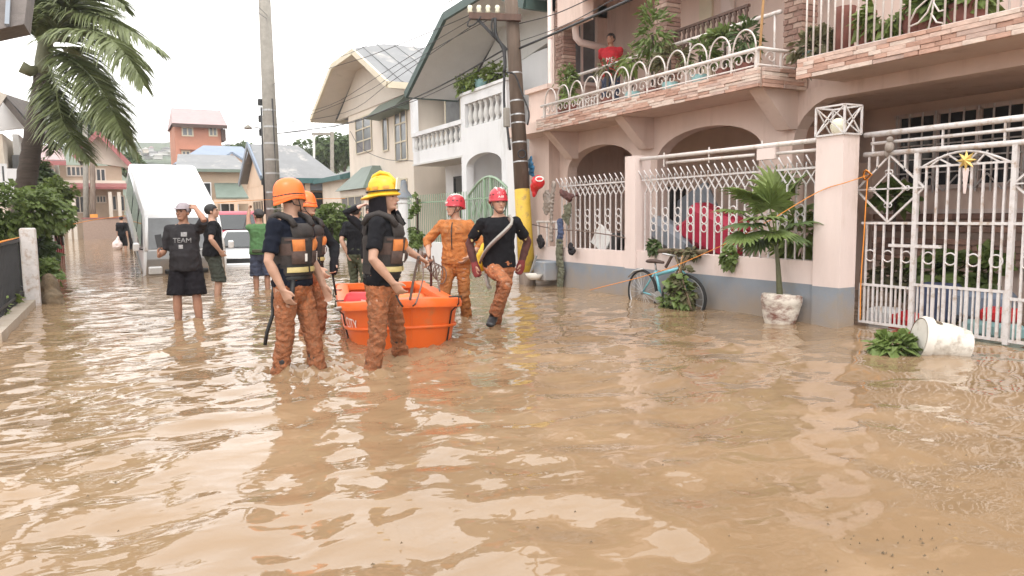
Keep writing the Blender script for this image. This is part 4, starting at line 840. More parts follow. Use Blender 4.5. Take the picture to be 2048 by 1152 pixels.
# green fence in front of the white house
gf = thing('green_fence', 'pale green iron picket fence on a low wall before the white house', 'fence', (7.3, 17, 0)); G = MATS['green_iron']
MB().bb(7.22, 7.4, 15.9, 20.0, -.45, .58).build('low_wall', MATS['white_wall'], gf)
pk = MB().bb(-.006, .006, -.011, .011, 0, 1.24).mesh('picket', G); n = 30
for i in range(n): put('picket', pk, gf, T(7.3, 16.0+3.95*i/(n-1), .58))
for z in (.72, 1.6): MB().bb(7.285, 7.315, 15.95, 20.0, z, z+.035).build('rail', G, gf)
col_ = thing('round_column', 'round white gate column with dark stone cap left of the green fence', 'column', (7.3, 20.3, 0)); MB().lathe([(.17, -.4), (.17, 1.62), (.2, 1.64), (.2, 1.72), (.16, 1.74), (.16, 1.78)], 18, (7.3, 20.3, 0)).build('shaft', MATS['white_wall'], col_, .6); MB().lathe([(.26, 1.78), (.24, 1.84), (.12, 2.0), (.09, 2.25), (.02, 2.28)], 12, (7.3, 20.3, 0)).build('cap', MATS['fence_grey'], col_, .6)
gg = thing('green_gate', 'pale green arched iron double gate between fence and utility pole', 'gate', (7.25, 14.8, 0)); yl, yr_ = 15.85, 13.75; ym = 14.75
A = [(yl-(yl-yr_)*i/16, 1.72+.38*math.sin(PI*i/16)) for i in range(17)]
MB().tube([(7.3, a, b) for a, b in A], .03, 8).build('arch_bar', G, gg, True)
for y in (yl, 15.0, ym-.08, yr_): MB().bb(7.27, 7.33, y-.03, y+.03, -.3, 1.72+.38*math.sin(PI*(yl-y)/(yl-yr_))).build('post', G, gg)
for z in (.1, .75, 1.62): MB().bb(7.285, 7.315, yr_, yl, z, z+.035).build('rail', G, gg)
for i in range(20):
    y = yr_+(yl-yr_)*(i+.5)/20; MB().bb(7.29, 7.31, y-.01, y+.01, .1, 1.70+.36*math.sin(PI*(yl-y)/(yl-yr_))).build('bar', G, gg)
for i in range(6):
    a = yr_+.15+i*.3; MB().beam((7.28, a, .8), (7.28, a+.3, 1.55), .016).build('cross_bar', G, gg); MB().beam((7.275, a+.3, .8), (7.275, a, 1.55), .016).build('cross_bar', G, gg)
MB().bb(7.2, 7.5, 13.35, 13.7, -.4, 2.6).build('gate_pier', MATS['white_wall'], gg)
# ------------------------------------------------------------------ cream house
ch = thing('cream_house', 'cream two-storey house with deep clipped gable eaves and silver seamed roof', 'house', (8.6, 26, 0)); XC = 8.6
yl, zl = q2(697, 250, XC); MB().bb(XC, 15, 22.9, yl, -.4, 5.6).build('wall', MATS['cream_wall'], ch)
e = [q2(622, 240, 7.6), q2(664, 133, 7.6), q2(706, 107, 7.6), q2(775, 169, 7.6)]; e[2] = (e[2][0], e[1][1]); clipped_gable(ch, 7.6, 15, e, 7, 'cream_trim', 'soffit_cream', 'tin_roof', .98)
for (a, b, c, d, nv, nh) in ((712, 240, 745, 300, 2, 3), (766, 235, 778, 300, 1, 1), (790, 215, 816, 318, 2, 3)):
    ya_, za_ = q2(a, b, XC); yb_, zb2 = q2(c, d, XC); window(ch, XC, yb_, ya_, zb2, za_, nv, nh, 'glass_grey', 'cream_trim')
ya_, za_ = q2(757, 205, XC); aw = MB().prism([(XC-.55, 4.75), (XC, 5.25), (XC, 4.7)], 'y', q2(818, 200, XC)[0], ya_).build('window_hood', MATS['tin_green'], ch)
ya_, za_ = q2(793, 360, XC); yb_, zb2 = q2(816, 410, XC); window(ch, XC, yb_, ya_, zb2, za_, 2, 1, 'glass_dark', 'cream_trim')
p, q = q2(690, 383, 8.0), q2(748, 383, 8.0); aw = MB(); zt_ = q2(725, 335, 8.3)[1]; ymid = (p[0]+q[0])/2
aw.quadmesh([(7.6, p[0], p[1]), (7.6, q[0], p[1]), (8.6, q[0], p[1]), (8.6, p[0], p[1]), (8.3, ymid+.5, zt_), (8.3, ymid-.8, zt_), (8.6, ymid-.8, zt_), (8.6, ymid+.5, zt_)], [(0, 1, 5, 4), (1, 2, 6, 5), (3, 0, 4, 7), (4, 5, 6, 7), (0, 3, 2, 1)]); aw.build('bay_roof', MATS['tin_green'], ch)
MB().bb(7.75, 8.6, q[0]+.2, p[0]-.2, .2, p[1]-.001).build('bay_wall', MATS['cream_wall'], ch); window(ch, 7.75, q[0]+.5, p[0]-.5, .9, p[1]-.25, 3, 2, 'glass_grey', 'cream_trim')
# lean-to between the cream house and the grey-roofed bungalow
lt = thing('low_annex', 'low yellowish annex with light tin roof and teal gutter beside the cream house', 'house', (8.5, 31, 0))
MB().bb(8.6, 14, 30.6, 35, -.4, 2.9).build('wall', MATS['cream_wall'], lt)
MB().quadmesh([(8.3, 30.45, 3.0), (14, 30.45, 4.6), (14, 35.2, 4.6), (8.3, 35.2, 3.0), (8.3, 30.45, 2.94), (14, 30.45, 4.54), (14, 35.2, 4.54), (8.3, 35.2, 2.94)], [(0, 1, 2, 3), (4, 7, 6, 5), (0, 4, 5, 1), (0, 3, 7, 4)]).build('roof', MATS['tin_roof'], lt); MB().beam((8.3, 30.4, 2.9), (14, 30.4, 4.5), .1, .22).build('gutter', MATS['teal_trim'], lt); MB().beam((8.26, 30.4, 2.9), (8.26, 35.2, 2.9), .1, .2).build('gutter', MATS['teal_trim'], lt)
# ------------------------------------------------------------------ grey-roofed bungalow
gb = thing('grey_roof_bungalow', 'peach bungalow with broad grey tin roof and teal gutter behind the rescuers', 'house', (8, 37, 0)); Yn = 36.0
xl = on(548, 360, 'y', Yn).x; xr = on(672, 360, 'y', Yn).x; ze = on(600, 357, 'y', Yn).z; zr = on(560, 290, 'y', Yn+3.5).z
MB().bb(xl+.1, xr+3, Yn+.7, Yn+6.5, -.4, ze).build('wall', MATS['peach_wall'], gb)
xg = xl-.55
MB().quadmesh([(xg, Yn, ze), (xr+.3, Yn, ze), (xr-1.0, Yn+3.5, zr), (xg+.1, Yn+3.5, zr), (xg, Yn+7, ze), (xr+.3, Yn+7, ze)], [(0, 1, 2, 3), (3, 2, 5, 4), (1, 5, 2)]).build('roof', MATS['tin_roof'], gb)
MB().prism([(Yn+.1, ze-.25), (Yn+3.5, zr-.15), (Yn+6.9, ze-.25)], 'x', xg+.35, xg+.5).build('gable_wall', MATS['peach_wall'], gb); MB().bb(xg+.36, xg+.5, Yn+.5, Yn+6.5, -.4, ze-.25).build('gable_base', MATS['peach_wall'], gb)
for a, b in (((Yn, ze), (Yn+3.5, zr)), ((Yn+3.5, zr), (Yn+7, ze))): MB().beam((xg-.02, *a), (xg-.02, *b), .08, .26).build('barge_board', MATS['tin_blue'], gb)
MB().bb(xg, xr+.35, Yn-.12, Yn+.02, ze-.22, ze+.02).build('gutter', MATS['teal_trim'], gb); MB().bb(xl, xr, Yn+.2, Yn+.5, ze-.55, ze-.22).build('porch_beam', MATS['fence_grey'], gb)
window_y(gb, Yn+.68, xl+.9, xr-.5, .3, ze-.6, 3, 1, 'glass_dark', 'tan_wall'); window(gb, xg+.33, Yn+2.2, Yn+4.6, 1.0, 2.1, 3, 1, 'glass_dark', 'tan_wall')
for x in (xl+.15, (xl+xr)/2, xr): MB().bb(x, x+.22, Yn+.1, Yn+.32, -.4, ze-.22).build('porch_post', MATS['peach_wall'], gb)
# ------------------------------------------------------------------ houses farther down the street
gh = thing('green_awning_house', 'low house with pale tin roof and green awning behind the white van', 'house', (5.5, 48, 0))
X0, X1 = 3.6, 7.2; MB().bb(X0, X1, 48, 54, -.4, 4.2).build('wall', MATS['tan_wall'], gh); MB().quadmesh([(X0-.4, 47.6, 4.2), (X1+.1, 47.6, 4.2), (X1-.3, 51, 5.3), (X0, 51, 5.3), (X0-.4, 47.6, 4.1), (X1+.1, 47.6, 4.1)], [(0, 1, 2, 3), (4, 5, 1, 0)]).build('roof', MATS['tin_roof'], gh)
MB().bb(X0-.4, X1+.1, 47.5, 47.62, 4.02, 4.2).build('gutter', MATS['tin_green'], gh)
MB().quadmesh([(5.2, 46.4, 2.5), (7.0, 46.4, 2.5), (6.8, 48, 3.4), (5.3, 48, 3.4), (5.2, 46.4, 2.42), (7.0, 46.4, 2.42), (6.8, 48, 3.32), (5.3, 48, 3.32)], [(0, 1, 2, 3), (4, 7, 6, 5), (0, 4, 5, 1)]).build('awning', MATS['tin_green'], gh)
window_y(gh, 47.98, 4.3, 5.1, 2.4, 3.4, 2, 1); window_y(gh, 47.98, 5.6, 6.6, .4, 2.2, 2, 1); MB().bb(5.0, 7.4, 45.8, 46.0, 2.1, 2.35).build('porch_beam', MATS['peach_wall'], gh)
for x in (5.0, 6.1, 7.2): MB().bb(x, x+.18, 45.8, 46.0, -.4, 2.1).build('porch_post', MATS['peach_wall'], gh)
bh = thing('blue_roof_house', 'distant house with blue hipped tin roof below the orange building', 'house', (6, 52, 0))
MB().bb(4.2, 9.0, 56, 62, -.4, 5.0).build('wall', MATS['peach_wall'], bh); MB().quadmesh([(3.6, 55.5, 5.0), (9.4, 55.5, 5.0), (8.6, 59, 6.6), (5.9, 59, 6.6), (3.6, 62.5, 5.0), (9.4, 62.5, 5.0)], [(0, 1, 2, 3), (3, 2, 5, 4), (0, 3, 4), (1, 5, 2)]).build('roof', MATS['tin_blue'], bh)
MB().prism([(6.2, 5.0), (7.3, 5.7), (8.4, 5.0)], 'y', 54.9, 56.5).build('porch_gable', MATS['peach_wall'], bh)
for a, b in (((6.0, 4.95), (7.3, 5.8)), ((7.3, 5.8), (8.6, 4.95))): MB().beam((a[0], 54.85, a[1]), (b[0], 54.85, b[1]), .2, .12).build('barge_board', MATS['tin_blue'], bh)
ob = thing('orange_building', 'distant orange three-storey building with pale pink tin roof', 'building', (6, 66, 0)); YB = 66
def qy(x, y, Y): p = on(x, y, 'y', Y); return p.x, p.z
xa, za_ = qy(348, 245, YB); xb, _ = qy(441, 245, YB); zt_ = qy(360, 247, YB)[1]
MB().bb(xa, xb, YB, YB+6, -.4, zt_).build('wall', MATS['orange_wall'], ob)
rx0, rz0 = qy(344, 246, YB-.6); rx1, _ = qy(454, 246, YB-.6); rz1 = qy(350, 216, YB+2.5)[1]
MB().quadmesh([(rx0, YB-.6, rz0), (rx1, YB-.6, rz0), (rx1-.1, YB+2.5, rz1), (rx0+.2, YB+2.5, rz1), (rx0, YB+6, rz0), (rx1, YB+6, rz0)], [(0, 1, 2, 3), (3, 2, 5, 4), (0, 3, 4), (1, 5, 2)]).build('roof', MATS['tin_pink'], ob); MB().bb(rx0, rx1, YB-.66, YB-.58, rz0-.28, rz0).build('gutter', MATS['vest_brown'], ob); MB().bb(xb, rx1-.1, YB-.3, YB+1.5, rz0-1.2, rz0-.28).build('stair_tower', MATS['vest_brown'], ob)
for (a, b, c, d) in ((364, 255, 386, 272), (364, 302, 380, 318), (418, 255, 434, 272)):
    u, v_ = qy(a, b, YB); s_, t_ = qy(c, d, YB); window_y(ob, YB, u, s_, t_, v_, 2, 1, 'glass_grey', 'cream_trim', .1)
u, v_ = qy(360, 297, YB); s_, _ = qy(441, 297, YB); MB().bb(u, s_, YB-.35, YB, v_-.1, v_).build('ledge', MATS['orange_wall'], ob)
eh = thing('street_end_house', 'two-storey beige house with red-edged roofs at the end of the street', 'house', (-1, 62, 0)); YE = 60
def bxy(name, a, b, c, d, y0, y1, m): u, v_ = qy(a, b, y0); s_, t_ = qy(c, d, y0); return MB().bb(u, s_, y0, y1, t_, v_).build(name, MATS[m], eh)
bxy('wall', 118, 330, 252, 480, YE, YE+7, 'tan_wall'); bxy('wall_band', 118, 360, 252, 376, YE-.1, YE-.001, 'cream_wall')
def sheet(parent, m, pts, th=.12, name='roof'): o = MB().quadmesh(pts, [tuple(range(len(pts)))]).build(name, MATS[m], parent); d = o.modifiers.new('t', 'SOLIDIFY'); d.thickness = th; return o
P = [qy(148, 318, YE-1), qy(196, 268, YE-1), qy(262, 335, YE-1)]
MB().prism([(P[0][0], P[0][1]), (P[1][0], P[1][1]), (P[2][0], P[2][1])], 'y', YE-.2, YE+.05).build('gable_wall', MATS['soffit_cream'], eh)
for a, b in ((0, 1), (1, 2)): MB().beam((P[a][0], YE-1, P[a][1]+.1), (P[b][0], YE-1, P[b][1]+.1), .2, .3).build('barge_board', MATS['tin_red'], eh); sheet(eh, 'tin_pink', [(P[a][0], YE-1, P[a][1]+.25), (P[b][0], YE-1, P[b][1]+.25), (P[b][0], YE+7, P[b][1]+.25), (P[a][0], YE+7, P[a][1]+.25)])
u, v_ = qy(68, 322, YE-2); s_, _ = qy(132, 322, YE-2); t_ = qy(80, 290, YE)[1]; sheet(eh, 'tin_pink', [(u, YE-2, v_), (s_, YE-2, v_), (s_-.5, YE+1.5, t_), (u+.3, YE+1.5, t_)]); MB().bb(u, s_, YE-2.1, YE-1.98, v_-.25, v_+.02).build('gutter', MATS['tin_red'], eh); bxy('wing_wall', 72, 322, 118, 480, YE-1, YE+4, 'soffit_cream')
u, v_ = qy(140, 378, YE-2); s_, _ = qy(256, 384, YE-2); sheet(eh, 'tin_red', [(u, YE-2, v_), (s_, YE-2, v_), (s_, YE, v_+.35), (u, YE, v_+.35)], .15, 'porch_roof')
for (a, b, c, d, nv) in ((133, 333, 170, 352, 4), (192, 338, 212, 372, 2), (193, 392, 212, 405, 3), (224, 392, 234, 420, 1), (238, 392, 250, 422, 1), (150, 393, 170, 425, 2), (80, 336, 110, 352, 3)):
    u, v_ = qy(a, b, YE if a > 120 else YE-1); s_, t_ = qy(c, d, YE if a > 120 else YE-1); window_y(eh, YE if a > 120 else YE-1, u, s_, t_, v_, nv, 1, 'glass_dark', 'soffit_cream', .08)
for x in (130, 142, 216, 234, 254): u, v_ = qy(x, 384, YE-1.8); MB().bb(u, u+.22, YE-1.9, YE-1.7, -.4, v_).build('porch_post', MATS['soffit_cream'], eh)
yw = thing('yard_wall', 'low brown yard wall before the house at the street end', 'wall', (-1, 56, 0)); u = qy(165, 440, 56)[0]; s_ = qy(262, 440, 56)[0]; MB().bb(u, s_, 56, 56.25, -.4, qy(200, 437, 56)[1]).build('wall', MATS['mortar'], yw); MB().bb(u-.05, s_, 55.95, 56.3, qy(200, 437, 56)[1], qy(200, 437, 56)[1]+.06).build('coping', MATS['tin_red'], yw)
# ------------------------------------------------------------------ vegetation helpers
def leaves_mesh(name, c, rad, n, size, m, seed=1, clump=2.0, droop=.3, aspect=2.2, shell=.55):
    rnd = random.Random(seed); V = []; Fc = []; c = Vector(c); k = 0; tries = 0
    while k < n and tries < n*12:
        tries += 1; d = Vector((rnd.gauss(0, 1), rnd.gauss(0, 1), rnd.gauss(0, 1))).normalized(); r = rnd.random()**(1/3)
        r = max(r, shell*rnd.random()); p = Vector((d.x*rad[0], d.y*rad[1], d.z*rad[2]))*r
        if noise.noise((p+c)*clump+Vector((seed, 0, 0))) < -.12 or (r > .8 and noise.noise((p+c)*clump*1.6) < .05): continue
        L = size*rnd.uniform(.6, 1.35); a = (d+Vector((rnd.uniform(-.8, .8), rnd.uniform(-.8, .8), rnd.uniform(-.6, .5)-droop))).normalized()
        s = a.cross(Vector((rnd.uniform(-1, 1), rnd.uniform(-1, 1), 1))).normalized()*L/aspect; u = s.cross(a).normalized()*L*.12; o = len(V); p = c+p
        V += [p, p+a*L*.5+s-u, p+a*L-Vector((0, 0, L*.25)), p+a*L*.5-s-u, p+a*L*.52]
        Fc += [(o, o+1, o+4), (o+1, o+2, o+4), (o+2, o+3, o+4), (o+3, o, o+4)]; k += 1
    return MB().quadmesh(V, Fc).mesh(name, MATS[m], False, fix=False)
def shrub(label, c, rad, n, size, m='leaf', seed=1, cat='shrub', name='shrub', stems=4, group=None):
    t = thing(name, label, cat, (c[0], c[1], max(c[2]-rad[2], -.3)), 0, group); c = Vector(c)
    put('foliage', leaves_mesh('foliage', c, rad, n, size, m, seed), t); b = MB(); rnd = random.Random(seed)
    for i in range(stems):
        q = Vector((c.x+rnd.uniform(-.2, .2)*rad[0], c.y+rnd.uniform(-.2, .2)*rad[1], c.z-rad[2]-.3)); e = c+Vector((rnd.uniform(-.6, .6)*rad[0], rnd.uniform(-.6, .6)*rad[1], rad[2]*rnd.uniform(0, .6)))
        b.tube([q, q.lerp(e, .5)+Vector((rnd.uniform(-.1, .1), rnd.uniform(-.1, .1), 0)), e], [.03, .02, .008], 5)
    b.build('stem', MATS['bark'], t); return t
def bez(P, n=14):                              # smooth curve through control points (Catmull-Rom)
    P = [Vector(p) for p in P]; P = [P[0]*2-P[1]]+P+[P[-1]*2-P[-2]]; out = []
    m = len(P)-3
    for i in range(m):
        a, b, c, d = P[i:i+4]; k = max(2, n//m)
        for j in range(k): t = j/k; out.append(.5*((2*b)+(c-a)*t+(2*a-5*b+4*c-d)*t*t+(3*b-3*c+d-a)*t**3))
    out.append(P[-2]); return out
def frond(P, parent, L0=.75, m='palm_leaf', seed=1, hang=.8, n=112, w=.050):
    rnd = random.Random(seed); C_ = bez(P, 24); V = []; Fc = []
    b = MB().tube(C_, [.030*(1-.75*i/(len(C_)-1)) for i in range(len(C_))], 5)
    for i in range(n):
        f = .12+.88*(i+.5)/n; x = f*(len(C_)-1); j = min(int(x), len(C_)-2); p = C_[j].lerp(C_[j+1], x-j); t = (C_[j+1]-C_[j]).normalized()
        side = t.cross(Vector((0, 0, 1))); side = side.normalized() if side.length > .1 else Vector((1, 0, 0)); L = L0*1.22*(math.sin(PI*min(1, .25+.75*f))*.75+.3)*rnd.uniform(.8, 1.1)
        for sg in (1, -1):
            if rnd.random() < .06: continue
            d = (side*sg*rnd.uniform(.55, .95)+t*rnd.uniform(.5, .9)+Vector((0, 0, .12))).normalized(); q = p; ww = w*rnd.uniform(.7, 1.15); o = len(V); wv = d.cross(Vector((0, 0, 1))); wv = wv.normalized() if wv.length > .05 else t
            wv = (wv+Vector((0, 0, rnd.uniform(-.6, .6)))).normalized()
            for k in range(5):
                g = k/4; V += [q+wv*ww*(.5+1.2*g*(1-g)*2)*(1-g*.96), q-wv*ww*(.5+1.2*g*(1-g)*2)*(1-g*.96)]
                d = (d+Vector((0, 0, -1))*hang*(.16+.26*g)*rnd.uniform(.8, 1.2)).normalized(); q = q+d*L/4
            Fc += [(o+2*k, o+2*k+1, o+2*k+3, o+2*k+2) for k in range(4)]
    b.quadmesh(V, Fc); return b.build('frond', MATS[m], parent, False, fix=False)
# ------------------------------------------------------------------ coconut palm on the left
DP = 16.0
pm = thing('palm_tree', 'coconut palm with drooping wind-blown fronds on the left', 'palm tree', tuple(atd(58, 470, DP)))
tr = [atd(38, 500, DP), atd(48, 400, DP), atd(62, 305, DP), atd(77, 212, DP), atd(86, 150, DP)]
tc_ = bez(tr, 28); MB().tube(tc_, [(.215-.05*i/(len(tc_)-1))*(1.06 if i % 2 else .97) for i in range(len(tc_))], 12).build('trunk', MATS['palm_bark'], pm, True)
MB().tube([atd(85, 160, DP), atd(88, 125, DP), atd(92, 80, DP), atd(95, 50, DP)], [.15, .18, .14, .06], 12).build('crown_shaft', MATS['stem_green'], pm, True)
MB().tube([atd(84, 140, DP), atd(60, 142, DP-.2), atd(42, 133, DP-.3)], [.10, .12, .13], 9).build('cut_frond_base', MATS['stem_green'], pm, True)
FR = [([(93, 95), (112, 60), (150, 30), (205, 34), (268, 66), (322, 100)], [0, -.3, -.6, -.9, -1.0, -.9], .95, .9), ([(93, 90), (135, 62), (190, 66), (240, 88), (292, 128)], [0, .3, .6, .8, .9], .9, 1.0),
      ([(95, 95), (140, 112), (175, 150), (212, 215), (240, 265), (268, 305)], [0, -.5, -.9, -1.1, -1.1, -1.0], .85, .8), ([(95, 95), (150, 100), (190, 140), (222, 190), (240, 240)], [0, .5, .9, 1.1, 1.2], .8, .9),
      ([(92, 110), (110, 170), (122, 235), (146, 278), (176, 318)], [0, -.5, -.8, -1.0, -1.0], .75, .7), ([(86, 120), (98, 190), (102, 250), (108, 305)], [0, .3, .4, .5], .6, .6), ([(88, 90), (74, 50), (62, 5), (54, -50)], [0, .2, .4, .6], .7, .6), ([(84, 95), (66, 62), (54, 40), (44, 20), (38, 5)], [0, -.3, -.6, -.8, -1.0], .45, .5),
      ([(92, 80), (98, 40), (112, 0), (136, -40)], [0, .5, .9, 1.2], .9, .6), ([(92, 80), (118, 35), (160, 0), (205, -12), (245, 10)], [0, -.4, -.8, -1.0, -1.0], .9, .9), ([(94, 85), (125, 40), (175, 22), (225, 45), (262, 95)], [0, .8, 1.4, 1.7, 1.8], .9, 1.0), ([(90, 150), (104, 190), (122, 222), (136, 250)], [0, -.2, -.3, -.3], .5, .5), ([(92, 85), (110, 20), (140, -10), (175, -5), (215, 25)], [0, .3, .5, .6, .6], .9, 1.0), ([(93, 95), (120, 75), (165, 60), (215, 75), (255, 115), (285, 165)], [0, -.7, -1.3, -1.7, -1.9, -1.9], .95, 1.0), ([(92, 90), (70, 40), (75, 0), (95, -30)], [0, -.4, -.7, -.8], .7, .8), ([(94, 100), (150, 125), (195, 170), (225, 225), (250, 280)], [0, -.9, -1.5, -1.8, -1.9], .8, .8)]
for i, (pp_, dd, L0, hg) in enumerate(FR): frond([atd(x, y, DP+d) for (x, y), d in zip(pp_, dd)], pm, L0, seed=i+3, hang=hg)
# ------------------------------------------------------------------ left side: fence, shrubs, red gate, neighbour's house
lf = thing('roadside_fence', 'black iron bar fence with white posts on a kerb at the left edge', 'fence', (-1.2, 12, 0))
MB().bb(-1.45, -1.12, 9.2, 13.1, -.45, .10).build('kerb', MATS['kerb'], lf)
bar = MB().bb(-.014, .014, -.014, .014, .12, 1.0).mesh('bar', MATS['black_cable'])
for i in range(27): put('bar', bar, lf, T(-1.28, 9.4+i*.125, 0))
for z in (.2, .95): MB().bb(-1.30, -1.26, 9.3, 12.9, z, z+.035).build('rail', MATS['black_cable'], lf)
MB().cbox((-1.16, 12.95, .4), (.2, .2, 1.5), .02).build('post', MATS['white_iron'], lf)
m = MB(); p = on(100, 556, 'x', -1.25); m.cbox((-1.2, 17.3, .4), (.17, .17, 1.6), .02); m.build('post', MATS['white_iron'], lf)
for i in range(22): put('bar', bar, lf, T(-1.3, 13.2+i*.19, 0))
for z in (.25, .95): MB().bb(-1.32, -1.28, 13.0, 17.3, z, z+.035).build('rail', MATS['black_cable'], lf)
bp = MB().beam(on(92, 458, 'x', -1.2), Vector((-1.15, 17.3, 1.22))+(atd(137, 417, 19.4)-Vector((-1.15, 17.3, 1.22))), .2, .2).build('fallen_beam', MATS['white_iron']); tag(bp, 'white concrete beam tilted up against the fence post by the red gate', 'beam')
rg = thing('red_gate', 'dull red sheet gate with concrete cap on the left roadside', 'gate', (-1.5, 21, 0)); p0 = on(98, 505, 'x', -1.45); p1 = on(130, 500, 'x', -1.45); zt_ = on(100, 412, 'x', -1.45).z
MB().bb(-1.5, -1.42, 19.4, 25.5, -.45, zt_).build('panel', MATS['red_gate'], rg)
for i in range(8): MB().bb(-1.42, -1.39, 19.5+i*.8, 19.56+i*.8, -.3, zt_-.02).build('rib', MATS['red_gate'], rg)
MB().bb(-1.58, -1.34, 19.3, 20.0, zt_, zt_+.1).build('cap', MATS['kerb'], rg)
def pxs(x, y, d): return tuple(atd(x, y, d))
shrub('large leafy green bush overhanging the black fence at left', pxs(28, 425, 13.0), (.92, .7, .52), 2600, .10, 'leaf', 11)
shrub('light green shrub growing beside the palm trunk', pxs(105, 388, 17.0), (.5, .45, .42), 1200, .10, 'leaf_light', 12)
shrub('dark green bush hanging over the red gate', pxs(118, 436, 18.5), (.34, .4, .38), 900, .10, 'leaf', 13)
shrub('green creeper spilling over the kerb by the white post', pxs(92, 560, 12.6), (.22, .4, .36), 700, .10, 'leaf', 14)
shrub('patch of weeds at the foot of the black fence', (-1.5, 11.6, .18), (.22, 1.6, .20), 900, .12, 'leaf_light', 15)
shrub('leafy hedge behind the black fence bars', pxs(30, 500, 13.8), (.8, 1.0, .55), 1700, .12, 'leaf_dark', 16)
shrub('dark shrub between the palm and the cream wall', pxs(50, 350, 20), (.8, .6, .55), 900, .15, 'leaf_dark', 17)
ds = thing('mud_sack', 'dark muddy sack slumped on the kerb at left', 'sack', (-.95, 13.4, 0)); B = MB(); B.ell((-.98, 13.5, .12), (.14, .3, .32)); B.ell((-.92, 13.2, .0), (.16, .22, .2)); put('sack', meld(B, 'sack', MATS['debris'], .03, 3, (.02, 6, 3)), ds)
lh = thing('cream_neighbour_house', 'cream house with brown gable roof behind the palm', 'house', (-3, 22, 0)); YL = 22.0
def bl(name, a, b, c, d, y0, y1, m, par=None): u, v_ = qy(a, b, y0); s_, t_ = qy(c, d, y0); return MB().bb(u, s_, y0, y1, t_, v_).build(name, MATS[m], par or lh)
bl('wall', -60, 265, 24, 520, YL, YL+6, 'cream_wall'); bl('set_back_wall', 24, 268, 56, 520, YL+.8, YL+6, 'soffit'); bl('parapet', 14, 337, 43, 400, YL-.5, YL+.5, 'white_wall')
P = [qy(-40, 262, YL-.4), qy(10, 192, YL-.4), qy(56, 252, YL-.4)]
MB().prism(P, 'y', YL-.1, YL+.05).build('gable_wall', MATS['white_wall'], lh)
R2 = [qy(5, 186, YL-.6), qy(66, 192, YL-.6), qy(58, 250, YL-.6)]
sheet(lh, 'roof_brown', [(R2[0][0], YL-.6, R2[0][1]), (R2[2][0], YL-.6, R2[2][1]), (R2[2][0]+.25, YL+6, R2[2][1]), (R2[0][0]+.35, YL+6, R2[0][1])], .12)
MB().quadmesh([(R2[0][0], YL-.6, R2[0][1]), (R2[1][0], YL+1.5, R2[1][1]+.05), (R2[2][0]+.1, YL-.3, R2[2][1])], [(0, 1, 2)]).build('roof_slope', MATS['roof_brown'], lh)
MB().beam((P[0][0], YL-.6, P[0][1]), (R2[0][0], YL-.6, R2[0][1]), .1, .2).build('barge_board', MATS['soffit_cream'], lh); window_y(lh, YL-.01, *[qy(2, 345, YL)[0], qy(12, 345, YL)[0]], qy(2, 400, YL)[1], qy(2, 330, YL)[1], 1, 2, 'glass_grey')
u, v_ = qy(24, 310, YL+.75); MB().bb(u, u+.5, YL+.7, YL+.79, v_-.8, v_).build('window', MATS['glass_grey'], lh)
ne = thing('corner_house', 'house whose dark grey roof eave juts into the top left corner', 'house', (-2.6, 13, 0)); a, b, c, d = on(-420, 145, 'y', 12), on(48, 48, 'y', 12), on(58, -30, 'y', 12.6), on(-420, 40, 'y', 12.6)
MB().bb(-6, -2.35, 11.3, 16, -.4, 4.3).build('wall', MATS['cream_wall'], ne); MB().quadmesh([(-6.3, 10.9, 5.3), (-2.2, 10.9, 4.25), (-2.2, 16.3, 4.25), (-6.3, 16.3, 5.3)], [(0, 1, 2, 3)]).build('roof', MATS['roof_brown'], ne, False, fix=False)
V = [a, b, c, d]; V2 = [q+Vector((0, .9, .05)) for q in V]; MB().quadmesh(V+V2, [(0, 1, 2, 3), (4, 7, 6, 5), (0, 4, 5, 1), (1, 5, 6, 2), (2, 6, 7, 3), (3, 7, 4, 0)]).build('soffit_board', MATS['roof_brown'], ne); MB().beam(on(14, 50, 'y', 11.95), on(18, -30, 'y', 12.5), .05, .04).build('batten', MATS['fence_grey'], ne)
# ------------------------------------------------------------------ distant hills and trees
def hill(name, x0, x1, Y, base, amp, seed):
    n = 70; V = []; 
    for i in range(n+1):
        x = x0+(x1-x0)*i/n; h = base+amp*noise.noise(Vector((x*.012+seed, 3, 1)))+amp*.25*noise.noise(Vector((x*.06, seed, 5)))
        for (dy, f) in ((0, 0), (60, .55), (140, .9), (200, 1.0), (320, .4)): V.append((x, Y+dy, h*f-.6))
    return struct(MB().quadmesh(V, [(i*5+k, (i+1)*5+k, (i+1)*5+k+1, i*5+k+1) for i in range(n) for k in range(4)]).build(name, MATS['hill'], None, True, fix=False))
hill('hills', -420, 700, 340, 50, 10, 2)
for i in range(26):                            # hillside houses
    px = random.uniform(272, 345) if i < 13 else random.uniform(446, 500); py = random.uniform(293, 316) if i < 13 else random.uniform(290, 300); Y_ = 415+i*.9
    p = on(px, py, 'y', Y_); hgt = -.6+50*.7
    o = thing('hillside_house', 'tiny pale house on the far hillside '+('left of the orange building' if i < 13 else 'right of the orange building'), 'house', (p.x, Y_-25, p.z-2), 0, 'far houses on the hillside'); sx = random.uniform(2, 4.5)
    q = on(px, py, 'y', Y_-25); MB().bb(q.x-sx/2, q.x+sx/2, Y_-25, Y_-20, q.z-1.6, q.z).build('wall', MATS[random.choice(['white_wall', 'cream_wall', 'soffit'])], o); MB().prism([(q.x-sx*.6, q.z), (q.x, q.z+.9), (q.x+sx*.6, q.z)], 'y', Y_-26, Y_-19).build('roof', MATS[random.choice(['tin_roof', 'tin_pink', 'soffit'])], o)
